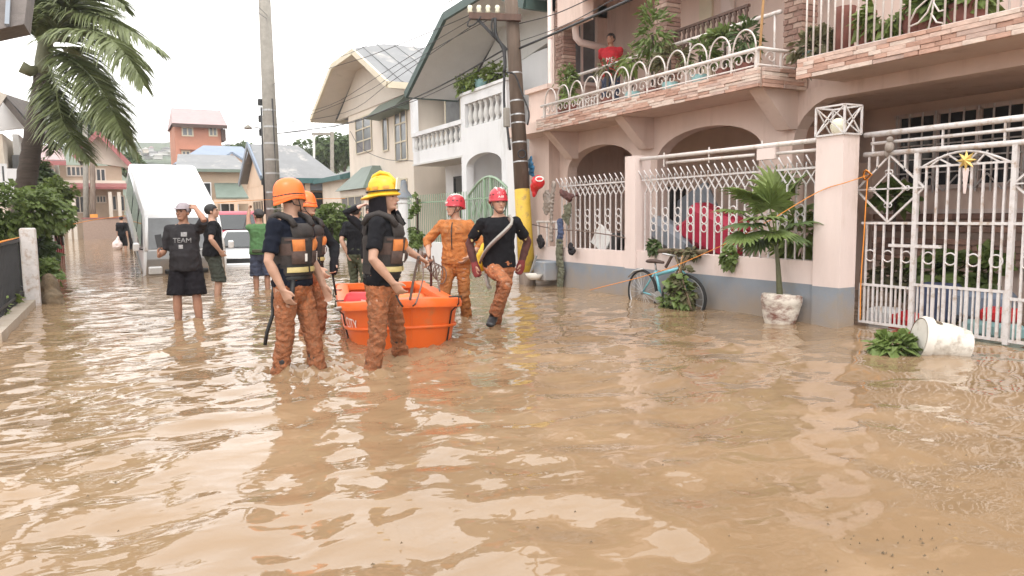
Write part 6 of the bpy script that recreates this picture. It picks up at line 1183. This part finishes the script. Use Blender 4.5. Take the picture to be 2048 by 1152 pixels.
for i, (x, y, dp, dx, dz, dy, sz, m_) in enumerate(((1540, 415, 8.35, -.2, .55, -.4, .40, 'leaf'), (1575, 400, 8.55, .4, .6, -.2, .42, 'leaf'), (1505, 400, 8.4, -.7, .4, -.2, .40, 'leaf'), (1590, 450, 8.3, .8, .1, -.4, .36, 'leaf_dark'), (1500, 450, 8.2, -.8, -.1, -.4, .36, 'leaf_dark'), (1545, 465, 8.15, 0, -.2, -.9, .34, 'leaf'), (1550, 385, 8.7, .1, .8, .2, .38, 'leaf_light'), (1520, 480, 8.3, -.5, -.5, -.5, .30, 'leaf_dark'), (1480, 425, 8.5, -.9, .1, .1, .34, 'leaf'), (1530, 440, 8.1, -.3, .1, -.9, .36, 'leaf'), (1570, 470, 8.2, .5, -.3, -.7, .32, 'leaf_dark'), (1490, 470, 8.15, -.6, -.4, -.6, .32, 'leaf'), (1605, 420, 8.6, .9, .3, .0, .34, 'leaf'))): fan(pt, hub, atd(x, y, dp), cr0*dx+Vector((0, 0, dz))+away*dy, sz, 50+i, m=m_)
fp = thing('fallen_pot', 'white flower pot lying on its side in the water before the gate', 'pot', (6.3, 3.95, 0)); cc = atd(1848, 678, depth(on(1885, 706, 'z', 0))); da = (cr0*.96-away*.12+Vector((0, 0, -.18))).normalized(); zq = Vector((0, 0, 1)); xq = da.cross(zq).normalized(); Rq = Matrix((xq, da.cross(xq), da)).transposed()
MB().lathe([(.185, 0.0), (.20, .02), (.20, .07), (.178, .08), (.172, .26), (.145, .40), (.02, .405)], 26, cc-da*.05, Rq).build('pot', MATS['pot_muddy'], fp, .7); MB().lathe([(.03, .006), (.15, .012), (.18, -.004)], 20, cc-da*.05, Rq, cap=False).build('soil', MATS['debris'], fp)
for k in range(7):
    a = -1.75+random.uniform(-.5, .6); zz = .10+.05*k; r = .183-.02*k*.4; p = cc-da*.05+Rq @ Vector((math.cos(a)*r, math.sin(a)*r, zz)); B = MB(); nn = (p-(cc+da*zz)).normalized(); t1 = da; t2 = nn.cross(t1).normalized(); V = [p+nn*.004]
    for i in range(9): q = 2*PI*i/9; rr = random.uniform(.015, .045); V.append(p+t1*math.cos(q)*rr*1.3+t2*math.sin(q)*rr+nn*(.004-rr*rr*2.0))
    put('mud_patch', B.quadmesh(V, [(0, 1+i, 1+(i+1) % 9) for i in range(9)]).mesh('mud_patch', MATS['debris']), fp)
p = atd(1795, 680, depth(cc)+.1); pl2 = thing('uprooted_plant', 'green leafy plant floating beside the fallen white pot', 'plant', (p.x, p.y, 0)); put('foliage', leaves_mesh('foliage', (p.x, p.y, .06), (.26, .16, .07), 240, .13, 'leaf', 61, 3, .1, 3.5), pl2)
hp_l = thing('hanging_weed', 'tuft of green leaves hanging over the low wall under the palm', 'plant', tuple(on(1455, 510, 'x', 6.76))); put('foliage', leaves_mesh('foliage', on(1457, 510, 'x', 6.76), (.05, .10, .13), 170, .085, 'leaf', 62, 3), hp_l)
hp_l = thing('wall_weed', 'small green tuft on the fence wall beside the column', 'plant', tuple(on(1308, 492, 'x', 6.8))); put('foliage', leaves_mesh('foliage', on(1308, 492, 'x', 6.8), (.06, .10, .10), 120, .085, 'leaf_dark', 63, 3), hp_l)
def drape(label, pts, w_, m, name='cloth', th=.03, seed=1, cat='cloth', k=.5):    # limp cloth hanging along a path
    B = MB(); limb(B, pts, [(w_*.8*(.6+.6*abs(math.sin(i*1.7+seed))), th*k*(1+.5*math.sin(i*2.3))) for i in range(len(pts))], side=Vector((0, 1, 0))); o = put(name, meld(B, name, MATS[m], .010, 1, (.016, 11, seed))); return tag(o, label, cat)
X0 = 6.74
def fx(x, y, X=X0): return on(x, y, 'x', X)
drape('long grey rag hanging from the far end of the fence', [fx(1108, 365), fx(1104, 400), fx(1102, 440), fx(1103, 480)], .05, 'cloth_grey', 'rag', .05, 2)
drape('beige sack caught on the fence spikes', [fx(1092, 385), fx(1098, 405), fx(1090, 425)], .16, 'cloth_grey', 'sack', .08, 3)
drape('dark olive trousers hanging down the fence wall', [fx(1120, 480), fx(1118, 510), fx(1122, 540), fx(1120, 572)], .12, 'cloth_olive', 'trousers', .05, 4, 'trousers')
drape('dark jacket bunched on the fence wall', [fx(1140, 490, 6.7), fx(1145, 505, 6.7)], .10, 'charcoal_tee', 'jacket', .06, 6, 'jacket')
drape('blue cloth knotted to the fence bars', [fx(1120, 440), fx(1122, 465), fx(1118, 485)], .10, 'cloth_blue', 'cloth', .05, 7)
drape('olive cloth hooked on the fence bars', [fx(1134, 410), fx(1136, 425), fx(1130, 442)], .14, 'cloth_olive', 'cloth', .05, 8)
drape('maroon cloth behind the fence spikes', [fx(1122, 385), fx(1140, 395), fx(1155, 390)], .08, 'maroon', 'cloth', .06, 9)
drape('dark rag heap at the foot of the side gate', [fx(1078, 475), fx(1084, 490)], .12, 'charcoal_tee', 'rag', .06, 10)
rb = thing('red_bag', 'red bag with round white emblem hanging beside the utility pole', 'bag', tuple(fx(1075, 370, 6.6))); cR = fx(1076, 364, 6.55); B = MB(); B.ell(cR, (.10, .16, .12)); limb(B, [cR+Vector((0, .1, -.05)), fx(1068, 392, 6.55)], [.09, .03]); put('bag_body', meld(B, 'bag_body', MATS['bag_red'], .014, 3, (.012, 6, 2)), rb)
dn = (CAM-cR).normalized(); t1 = Vector((0, 0, 1)).cross(dn).normalized(); t2 = dn.cross(t1); ec = fx(1079, 358, 6.55)+dn*.125
for r_ in (.06,): MB().tube([ec-dn*.02*(r_ > .05)+t1*r_*1.1*math.cos(a)+t2*r_*.62*math.sin(a) for a in [2*PI*i/20 for i in range(20)]], .012, 6, closed=True).build('emblem', MATS['paint_white'], rb, True)
drape('blue tarpaulin scrap stuck behind the utility pole', [fx(1058, 322, 6.7), fx(1064, 335, 6.7), fx(1062, 350, 6.7)], .13, 'tarp_blue', 'tarpaulin', .04, 11, 'tarpaulin')
rope('rope tangle along the far fence wall', [fx(1060, 448), fx(1110, 458), fx(1160, 462), fx(1220, 470), fx(1250, 476)], .01, 'rope_grey')
bin_ = thing('clutter_crate', 'muddy grey crate and basin at the foot of the side gate', 'crate', tuple(on(1090, 565, 'x', 6.7))); c = on(1092, 555, 'x', 6.65); MB().cbox(c+Vector((0, 0, .12)), (.3, .4, .34), .02).build('crate', MATS['fence_grey'], bin_); MB().lathe([(.10, 0), (.16, .1), (.15, .1), (.09, .02)], 14, c+Vector((-.25, -.02, -.02))).build('basin', MATS['pot_white'], bin_, True); MB().beam(c+Vector((-.2, .25, 0)), c+Vector((-.2, -.02, .4)), .03).build('bar', MATS['steel_band'], bin_)
# things washed up behind the grilles
def tilt_box(name, label, cat, c, size, rot, m, bev=.06): return tag(put(name, MB().cbox((0, 0, 0), size, bev).mesh(name, MATS[m], .6), None, Matrix.Translation(c) @ Euler(rot, 'XYZ').to_matrix().to_4x4()), label, cat)
sf = thing('sofa', 'crimson upholstered sofa tipped up behind the grille', 'sofa', tuple(on(1430, 500, 'x', 7.9)))
for nm, c, sz, rt in (('backrest', on(1432, 462, 'x', 7.9), (.5, 1.0, .62), .35), ('armrest', on(1385, 452, 'x', 7.8), (.3, .55, .22), -.5)): put(nm, MB().cbox((0, 0, 0), sz, .1).mesh(nm, MATS['crimson'], .6), sf, Matrix.Translation(c) @ Euler((rt, 0, .1), 'XYZ').to_matrix().to_4x4())
tilt_box('mattress', 'grey mattress folded behind the grille bars', 'mattress', on(1345, 475, 'x', 7.7), (.4, .9, .4), (.5, 0, .3), 'fence_grey', .15)
tilt_box('black_screen', 'dark cabinet behind the grille', 'cabinet', on(1325, 425, 'x', 8.5), (.4, .7, .9), (.1, 0, .1), 'black_plastic', .03)
tilt_box('grey_board', 'grey board leaning inside above the sofa', 'board', on(1385, 415, 'x', 8.6), (.06, .9, .5), (-.5, 0, .2), 'fence_grey', .01)
tilt_box('white_board', 'white tilted panel behind the farther grille', 'panel', on(1205, 478, 'x', 7.2), (.05, .5, .36), (.4, .3, 0), 'soffit', .01)
tilt_box('dark_case', 'small dark case behind the farther grille', 'case', on(1235, 485, 'x', 7.2), (.2, .22, .28), (.4, 0, 0), 'black_plastic', .03)
for i, (x, y, X, sz, m_, lb, cat) in enumerate(((1878, 605, 7.9, (.3, .42, .42), 'cloth_blue', 'dark blue drum behind the gate', 'drum'), (1965, 610, 8.0, (.35, .55, .30), 'tin_blue', 'grey-blue crate behind the gate', 'crate'), (1770, 632, 7.7, (.3, .34, .2), 'white_wall', 'white tub behind the gate diamond', 'tub'), (1985, 660, 7.6, (.3, .5, .16), 'pot_aqua', 'light blue basin floating behind the gate', 'basin'), (1815, 640, 7.7, (.3, .3, .16), 'bag_red', 'red crate behind the gate post', 'crate'), (2000, 630, 7.7, (.25, .3, .14), 'bag_red', 'red tray behind the right gate post', 'tray'))): tilt_box('washed_up_'+cat, lb, cat, on(x, y, 'x', X), sz, (0, random.uniform(-.15, .15), random.uniform(-.3, .3)), m_, .05)
for i, (x, y, X, r, n, m_, lb) in enumerate(((1870, 545, 8.4, .24, 220, 'leaf', 'bushy green plant behind the gate'), (1930, 552, 8.6, .26, 220, 'leaf', 'second green bush behind the gate rings'), (1790, 560, 8.3, .22, 150, 'leaf_muddy', 'muddy shrub behind the gate diamond'), (1980, 540, 8.6, .22, 160, 'leaf', 'narrow plant behind the gate hinge side'), (1790, 400, 9.6, .22, 160, 'leaf', 'hanging fern seen through the gate diamond'))): c = on(x, y, 'x', X); t = thing('potted_plant', lb, 'plant', (c.x, c.y, max(c.z-r-.2, -.2))); put('foliage', leaves_mesh('foliage', c, (r, r, r), n, .15, m_, 70+i, 3), t); MB().tube([c-Vector((0, 0, r+.25)), c], .02, 5).build('stem', MATS['bark'], t)
c = on(1600, 470, 'x', 7.2); t = thing('potted_plant', 'light green strap-leaved plant behind the grille right of the palm', 'plant', (c.x, c.y, .2)); put('foliage', leaves_mesh('foliage', c, (.18, .2, .32), 160, .26, 'leaf_light', 81, 3, 0, 5), t)
# balcony plants
for i, (x, y, X, rx, rz_, n, m_, lb, pm_) in enumerate(((1128, 165, 7.6, .26, .34, 420, 'leaf', 'dense feathery plant at the far end of the planter balcony', 'pot_clay'), (1140, 185, 7.45, .16, .22, 130, 'leaf_light', 'yellow-green strappy plant low on the planter balcony', 'pot_clay'), (1305, 70, 7.7, .34, .5, 520, 'leaf', 'tall bamboo-like palm by the balcony pillar', 'pot_clay'), (1265, 120, 7.6, .26, .22, 220, 'leaf_light', 'yellowish plant beside the balcony palm', 'pot_aqua'), (1215, 135, 7.6, .24, .14, 160, 'leaf_muddy', 'brownish dry plant below the man in red', 'pot_clay'), (1340, 120, 7.6, .3, .2, 260, 'leaf_muddy', 'dry trailing plant in the middle of the planter balcony', 'pot_aqua'), (1400, 105, 7.6, .26, .18, 240, 'leaf', 'dusty green plant behind the balcony hoops', 'pot_aqua'), (1450, 85, 7.6, .26, .2, 300, 'leaf', 'dark strappy plant near the balcony corner', 'pot_clay'), (1490, 75, 7.6, .2, .24, 260, 'leaf_dark', 'dark upright plant at the balcony corner', 'pot_clay'))):
    c = on(x, y, 'x', X); t = thing('balcony_plant', lb, 'plant', (c.x, c.y, 3.05)); put('foliage', leaves_mesh('foliage', c, (rx*.7, rx, rz_), int(n*.6), .15, m_, 90+i, 3.5, .1, 6), t); MB().tube([(c.x, c.y, 3.2), c], .02, 5).build('stem', MATS['bark'], t); MB().lathe([(.09, 3.04), (.13, 3.24), (.11, 3.24)], 12, (c.x, c.y, 0)).build('pot', MATS[pm_], t, True)
for i, (x, y, X, lb, pm_, h, r, m_) in enumerate(((1690, 45, 7.7, 'tall terracotta jar behind the nearer balcony bars', 'pot_clay', .62, .12, None), (1735, 40, 7.7, 'slim clay jar behind the nearer balcony bars', 'pot_clay', .5, .1, None), (1775, 30, 7.7, 'bright green plant in a pot on the nearer balcony', 'pot_clay', .3, .13, 'leaf_light'), (1840, 30, 7.7, 'brown round pot beside the leaf scroll', 'pot_clay', .42, .17, None), (1880, 25, 7.7, 'red-brown planter near the end of the bar railing', 'pot_clay', .3, .2, 'leaf'), (1625, 60, 7.7, 'grey-green plant at the start of the bar railing', 'pot_aqua', .2, .12, 'leaf_muddy'), (1935, 5, 7.7, 'muddy green plant at the right end of the balcony', 'pot_clay', .3, .2, 'leaf'))):
    c = on(x, y, 'x', X); t = thing('balcony_pot', lb, 'pot', (c.x, c.y, 3.0)); MB().lathe([(r*.7, 3.01), (r, 3.01+h*.5), (r*.9, 3.01+h*.85), (r, 3.01+h), (r*.85, 3.01+h)], 14, (c.x, c.y, 0)).build('pot', MATS[pm_], t, True)
    if m_: put('foliage', leaves_mesh('foliage', (c.x, c.y, 3.1+h), (.2, .26, .24), 260, .16, m_, 110+i, 3.5, .1, 3.5), t)
for pt_, c, r, rz_, m_, n, sz in PLANTS: put('foliage', leaves_mesh('foliage', c, (r, r*1.1, rz_*.7), n, .13, m_, int(c.y*10), 3, .2, 2.5), pt_)
# ------------------------------------------------------------------ the people
GZ = -.22                                       # street under the water
def base(px, py, z=0): p = on(px, py, 'z', z); return p
def W(px, py, d): return tuple(atd(px, py, d))
# A: left front rescuer, orange helmet
b = base(592, 738); dA = depth(b)
A = person('rescuer in orange helmet and life vest standing left of the boat, seen from side', (b.x, b.y, GZ), 110, 1.74, hr=W(566, 580, dA-.30), hl=W(648, 572, dA+.12), er=(1, -.6, 0), fr=('l', .12, -.10, .09), fl=('l', -.10, .16, .09), head=(58, 4), twist=-4, curl=(.35, .45), group=None)
shirt(A, MATS['navy_tee'], .42, wr=(.007, 9, 1)); pants(A, MATS['muddy_orange'], wr=(.009, 13, 2)); boots(A, MATS['rubber']); vest(A); helmet(A, 'rescue', MATS['orange_shell']); hair(A, 'hair', .02, -.05, .003)
def hang(g, px, pts, r, m, name): o = loc_put(name, MB().tube([wm(g.root).inverted() @ Vector(atd(*q)) for q in pts], r, 6).mesh(name, MATS[m], True), g.root); return o
hang(A, 0, [(549, 560, dA-.1), (545, 600, dA-.1), (546, 628, dA-.1), (542, 640, dA-.12), (534, 665, dA-.1), (530, 690, dA-.1)], .016, 'black_web', 'trailing_strap')
hang(A, 0, [(586, 560, dA-.22), (584, 585, dA-.24), (580, 610, dA-.24)], .022, 'black_web', 'hanging_strap')
# B: behind A
b = base(655, 672); dB = depth(b)
B_ = person('rescuer with orange helmet and dark long sleeves half hidden behind the left rescuer', (b.x-.12, b.y+.25, GZ), 120, 1.70, hr=W(640, 540, dB-.2), hl=W(668, 530, dB+.1), el=(-1, .2, -.4), head=(10, 8))
shirt(B_, MATS['black_tee'], .97); pants(B_, MATS['muddy_orange']); boots(B_, MATS['rubber']); vest(B_); helmet(B_, 'rescue', MATS['orange_shell'])
B2 = MB(); limb(B2, [B_.wr[-1]-(B_.wr[-1]-B_.elb[-1]).normalized()*.08, B_.wr[-1], B_.wr[-1]+(B_.wr[-1]-B_.elb[-1]).normalized()*.1], [.045, .05, .04]); loc_put('glove', meld(B2, 'glove', MATS['black_cloth'], .012, 2, (.004, 14, 2)), B_.root)
tag(MB().tube([atd(664, 535, dB+.1), atd(667, 560, dB+.1), atd(672, 590, dB+.15)], .012, 6).build('stick', MATS['black_web'], None, True), 'thin dark stick held down to the boat rim', 'stick')
# C: yellow fire helmet
b = base(768, 735); dC = depth(b)
C_ = person('rescuer in yellow fire helmet with black neck cape walking beside the bow', (b.x, b.y, GZ), 98, 1.74, hr=W(786, 566, dC-.30), hl=W(838, 515, dC+.45), er=(1, -.7, -.1), fr=('l', .11, -.10, .09), fl=W(803, 722, dC+.55), head=(-4, 4), twist=3, lean=(0, .03), curl=(.5, 1.0))
shirt(C_, MATS['black_tee'], .40, wr=(.007, 9, 4)); pants(C_, MATS['muddy_orange'], wr=(.009, 13, 5)); boots(C_, MATS['rubber']); vest(C_); helmet(C_, 'fire', MATS['yellow_shell'])
hang(C_, 0, [(792, 590, dC-.25), (800, 606, dC-.25), (806, 614, dC-.25)], .008, 'black_web', 'baton')
# D: orange coverall
b = base(915, 634); dD = depth(b)
D_ = person('rescuer in orange coverall and red helmet holding the boat ropes', (b.x, b.y, GZ), 196, 1.68, hr=W(858, 512, dD-.15), hl=W(936, 515, dD-.25), er=(1, -.3, -.4), el=(-1, -.5, -.3), fl=('l', -.12, -.06, .10), fr=('l', .10, .14, .12), head=(-42, 4), curl=(1.1, .5), skin='skin')
shirt(D_, MATS['coverall'], .72, name='coverall_top', wr=(.010, 9, 6), infl=.022); pants(D_, MATS['coverall'], name='coverall_legs', wr=(.009, 13, 7)); boots(D_, MATS['debris'], .1); helmet(D_, 'climb', MATS['red_shell'], MATS['paint_white'])
slab(D_, .70, .80, 12, 44, .032, .012, MATS['coverall'], 'chest_pocket', D_.root, 2, 5); slab(D_, .70, .80, -44, -12, .032, .012, MATS['coverall'], 'chest_pocket', D_.root, 2, 5); slab(D_, .3, .96, -2, 2, .036, .006, MATS['black_web'], 'zip', D_.root, 10, 1)
# E: black shirt, striding
b = base(1000, 655); dE = depth(b)
E_ = person('rescuer in black shirt, red helmet and grey sling striding through the water', (b.x, b.y, GZ), 176, 1.72, pelvis=(0, 0), hr=W(950, 530, dE-.05), hl=W(1043, 525, dE+.05), er=(1, -.6, 0), el=(-1, -.5, 0), fr=W(988, 632, dE-.25), fl=W(985, 665, dE+.35), kr=(-.55, 1, .2), head=(12, 5), lean=(0, .05), curl=(.9, 1.0), skin='skin')
shirt(E_, MATS['black_tee'], .40, wr=(.007, 9, 8)); pants(E_, MATS['muddy_orange'], wr=(.009, 13, 9)); boots(E_, MATS['rubber'], .2); helmet(E_, 'climb', MATS['red_shell'], MATS['paint_white'])
for sd_ in (1, -1):                             # striped arm sleeves and gloves
    B2 = MB(); a, e, w_ = E_.sh[sd_], E_.elb[sd_], E_.wr[sd_]; limb(B2, [a.lerp(e, .2), a.lerp(e, .7), e, e.lerp(w_, .5), w_], [.056, .052, .048, .046, .036]); loc_put('arm_sleeve', meld(B2, 'arm_sleeve', MATS['maroon'], .009, 2, (.003, 14, 3)), E_.root)
    B2 = MB(); d_ = (w_-e).normalized(); limb(B2, [w_-d_*.05, w_, w_+d_*.06, w_+d_*.12], [.036, .042, (.052, .036), (.046, .03)]); loc_put('glove', meld(B2, 'glove', MATS['glove'], .009, 2, (.004, 20, 3)), E_.root)
    for t in (.3, .55, .8): p = a.lerp(e, t); loc_put('sleeve_mark', MB().ell(p+Vector((0, .052, 0)), (.014, .008, .03)).mesh('sleeve_mark', MATS['reflective'], True), E_.root)
sl = []
for i in range(13):
    t = i/12; sl.append(E_.surf(1.0-.92*t, -62+t*150, .036+.012*math.sin(PI*t))+Vector((0, 0, .03*(1-t))))
loc_put('sling', MB().tube(sl, .017, 8).mesh('sling', MATS['rope_pale'], True), E_.root); loc_put('sling', MB().tube([p+Vector((.012, .012, -.028)) for p in sl], .014, 8).mesh('sling', MATS['rope_grey'], True), E_.root)
ep = sl[-1]; hang(E_, 0, [(978, 530, dE), (972, 552, dE-.05), (976, 570, dE-.05), (980, 578, dE-.05)], .026, 'rope_pale', 'sling_tail')
yb = thing('yellow_bag', 'yellow dry bag hanging at the hip of the striding rescuer', 'bag', W(966, 512, dE+.15)); B2 = MB(); limb(B2, [atd(972, 490, dE+.2), atd(967, 515, dE+.18), atd(960, 535, dE+.16)], [.05, .085, .06]); put('bag', meld(B2, 'bag', MATS['bag_yellow'], .012, 3, (.01, 9, 3)), yb)
# man in the foreground on the left with phone
b = base(378, 638); dM = depth(b)
M_ = person('stout man in charcoal printed tee and black shorts holding a phone', (b.x, b.y, GZ), 166, 1.66, bulk=1.0, belly=.045, hr=W(318, 512, dM-.38), hl=W(392, 418, dM-.16), er=(.25, -.5, -1), el=(-.5, .9, -.2), hdir=((0, .3, 1), None), fr=('l', .13, 0, .09), fl=('l', -.14, .02, .09), head=(-24, 6), skin='skin_tan', curl=(.9, .5))
shirt(M_, MATS['charcoal_tee'], .5, t0=-.12, infl=.02, wr=(.008, 8, 11), lo_fl=.018); pants(M_, MATS['black_cloth'], .44, name='shorts', r=(.108, .1, .1, .1, .1), wr=(.008, 9, 12), flare=.025); cap(M_, 'cap_grey'); hair(M_, 'hair', .03, -.03, .002)
def shirt_text(g, s, t, ang, size, m, infl=.03, name='lettering'):
    tm = text_mesh(s, size, 0); me = g.shirt.data if name == 'lettering' else g.pants.data
    p, x, y, up = g.frame(t); a = math.radians(ang); out = x*math.sin(a)+y*math.cos(a); rt = up.cross(out).normalized(); M4 = Matrix((rt, up, out)).transposed().to_4x4(); M4.translation = p+out*.3
    bvh = BVHTree.FromPolygons([v.co for v in me.vertices], [tuple(q.vertices) for q in me.polygons]); subdiv_project(tm, bvh, M4, -out, .006, 1); tm.materials.append(MATS[m]); return loc_put(name, tm, g.root)
shirt_text(M_, 'TEAM', .62, 2, .085, 'faded_print')
for t0_, t1_, a0_, a1_ in ((.72, .83, -16, 4), (.42, .52, -2, 14)): slab(M_, t0_, t1_, a0_, a1_, .032, .002, MATS['faded_print'], 'print_patch', M_.root, 3, 4)
ph = thing('phone', 'black smartphone held up by the man in the printed tee', 'phone', W(318, 470, dM-.2)); MB().cbox((0, 0, 0), (.078, .010, .155), .004).build('phone_body', MATS['phone'], None).parent = ph; ph.rotation_euler = (0, .15, head_rz(0)+PI); ph.location = W(318, 482, dM-.46)
# man in black behind him
b = base(430, 590); d8 = depth(b)
p8 = person('man in black tee and dark shorts with hand on hip behind the phone man', (b.x, b.y, GZ), 62, 1.70, bulk=1.12, hr=W(440, 502, d8-.28), er=(1, -1, .2), head=(-12, 5), skin='skin', fl=('l', -.1, .06, .09))
shirt(p8, MATS['black_tee'], .42, t0=-.12, lo_fl=.02, wr=(.009, 8, 13)); pants(p8, MATS['dark_green_shorts'], .55, name='shorts', flare=.02); hair(p8)
# man in green vest
b = base(524, 578); d9 = depth(b)
p9 = person('person in green sleeveless top and dark cap seen from behind', (b.x, b.y, GZ), -14, 1.62, hl=W(498, 412, d9+.30), el=(-1, .2, -.4), hr=('l', .24, .12, .9), head=(40, 3), skin='skin_tan')
shirt(p9, MATS['green_tee'], 0, t0=-.1, lo_fl=.02, wr=(.009, 8, 14)); pants(p9, MATS['denim'], .52, name='shorts', flare=.02); hair(p9); cap(p9, 'cap_dark')
slab(p9, -.02, .1, 100, 220, .045, .03, MATS['olive'], 'waist_bag', p9.root)
# two people behind the yellow helmet
b = base(742, 606); d4 = depth(b)
p4 = person('person in dark sleeves raising both hands to the head behind the yellow helmet', (b.x+.05, b.y, GZ), 182, 1.66, hr=W(722, 412, d4-.15), hl=W(788, 416, d4-.15), er=(1, 0, -.3), el=(-1, 0, -.3), head=(0, 5), skin='skin_pale')
shirt(p4, MATS['black_tee'], .9); pants(p4, MATS['olive']); hair(p4, 'cap_dark', .03)
b = base(716, 590); d5 = depth(b)
p5 = person('man in dark green trousers with bare forearm, mostly hidden by the yellow-helmeted rescuer', (b.x, b.y, GZ), 20, 1.66, hl=W(695, 508, d5-.1), head=(0, 5)); shirt(p5, MATS['black_tee'], .42); pants(p5, MATS['olive']); hair(p5)
# far people
def far(label, px, py, heading, H, top, bot, frac=1.0, hairm='hair', group=None, **k):
    b = base(px, py); g = person(label, (b.x, b.y, GZ), heading, H, voxel=.02, **k); shirt(g, MATS[top], .6, voxel=.02, wr=None); pants(g, MATS[bot], frac, voxel=.02, wr=None); hair(g, hairm); return g
f1 = far('woman in black carrying a pale bag walking away beside the van', 246, 500, 5, 1.62, 'black_tee', 'black_cloth', .6, hr=('l', .24, .05, .82)); slab(f1, .45, .9, 130, 230, .02, .10, MATS['black_cloth'], 'backpack', f1.root)
q = W(235, 490, depth(base(246, 500))-.2); bg_ = thing('pale_bag', 'pale plastic bag carried by the woman in black', 'bag', q); B2 = MB(); B2.ell(q, (.2, .16, .2)); limb(B2, [Vector(q)+Vector((0, 0, .12)), Vector(q)+Vector((.05, 0, .35))], [.1, .03]); put('bag', meld(B2, 'bag', MATS['cloth_pinkwhite'], .03, 2, (.02, 6, 1)), bg_)
far('dark-clothed person right beside the van, partly hidden', 266, 498, 0, 1.60, 'black_tee', 'black_cloth')
far('distant person in a white raincoat at the street end', 200, 472, 180, 1.62, 'white_print', 'white_print', .8); far('distant person in beige by the street-end posts', 152, 474, 150, 1.6, 'cloth_pinkwhite', 'cloth_grey')
rp = person('man in red printed tee standing on the upper balcony', (8.62, 12.05, 3.03), 196, 1.68, skin='skin_tan', voxel=.012, head=(-20, 8), hr=W(1205, 135, 15.0), hl=W(1232, 132, 15.0)); shirt(rp, MATS['red_tee'], .45, t0=-.1, lo_fl=.02); pants(rp, MATS['denim']); hair(rp); shirt_text(rp, 'ME', .5, 0, .12, 'white_print')
# ------------------------------------------------------------------ ropes in the rescuers' hands
k0 = Vector(atd(848, 512, dD-.2))
for lb, P, r in (('dark rope running from the held bunch down to the boat rim', [(838, 512, dC+.4), (830, 545, dC+.45), (820, 600, dC+.5)], .012), ('thin rope looping from the bunch to the bow', [(845, 515, dD-.25), (846, 555, dD-.6), (834, 600, dC+.5), (826, 612, dC+.5)], .008), ('maroon strap hanging from the bunch into the stern', [(858, 512, dD-.2), (862, 540, dD-.15), (862, 572, dD-.1)], .016), ('rope falling from the coverall man to the right gunwale', [(866, 512, dD-.2), (874, 550, dD-.3), (880, 585, dD-.45), (890, 606, dD-.55)], .010)): rope(lb, [atd(*q) for q in P], r, 'rope_grey' if 'maroon' not in lb else 'maroon')
cl = MB()
for i in range(5):
    c = atd(858+i*6, 530+i*5, dD-.22); r1 = .06+.012*i; cl.tube([c+cr0*r1*.6*math.cos(a)+Vector((0, 0, r1*math.sin(a)))+away*.02*math.sin(2*a) for a in [2*PI*j/18 for j in range(18)]], .007, 5, closed=True)
tag(cl.build('rope_coil', MATS['rope_grey'], None, True), 'loose brown rope coils hanging from the coverall man\'s hand', 'rope')
tag(MB().tube(bez([Vector(atd(836, 512, dC+.42))+Vector((random.uniform(-.04, .04), random.uniform(-.04, .04), random.uniform(-.04, .04))).lerp(Vector(), 0)+(k0-Vector(atd(836, 512, dC+.42)))*(i/11) for i in range(12)], 44), .016, 6).build('rope_bunch', MATS['rope_grey'], None, True), 'knotted rope bunch stretched between two rescuers\' hands', 'rope')

# ------------------------------------------------------------------ floating bits of flood litter
rl = random.Random(9); V = []; Fc = []
for i in range(110):
    if i < 30: p = on(rl.uniform(1650, 1900), rl.uniform(1040, 1150), 'z', 0)
    else: p = on(rl.uniform(60, 2000), 620+520*rl.random()**1.6, 'z', 0)
    if p.x > 6.6 or p.x < -1.0: continue
    r = rl.uniform(.002, .007); a = rl.random()*3; o = len(V); n = 5
    V += [(p.x+r*math.cos(a+2*PI*k/n)*rl.uniform(.5, 1.6), p.y+r*math.sin(a+2*PI*k/n)*rl.uniform(.5, 1.2), .006) for k in range(n)]+[(p.x, p.y, .014)]
    Fc += [(o+k, o+(k+1) % n, o+n) for k in range(n)]
tag(stuff(MB().quadmesh(V, Fc).build('floating_litter', MATS['debris'], None, False, fix=False)), 'tiny dark specks of litter floating on the brown water', 'litter')

# ------------------------------------------------------------------ damp air
hz = MB().bb(-440, 720, -80, 920, -1.5, 78).build('haze', None); stuff(hz); tag(hz, 'thin pale damp air lying over the flooded street', 'haze')
hm_ = bpy.data.materials.new('damp_air'); hm_.use_nodes = True; t = hm_.node_tree; t.nodes.clear(); vo = t.nodes.new('ShaderNodeVolumePrincipled'); vo.inputs['Color'].default_value = (.9, .92, .95, 1); vo.inputs['Density'].default_value = .0008; vo.inputs['Anisotropy'].default_value = .2
ou = t.nodes.new('ShaderNodeOutputMaterial'); t.links.new(vo.outputs[0], ou.inputs['Volume']); hz.data.materials.append(hm_)
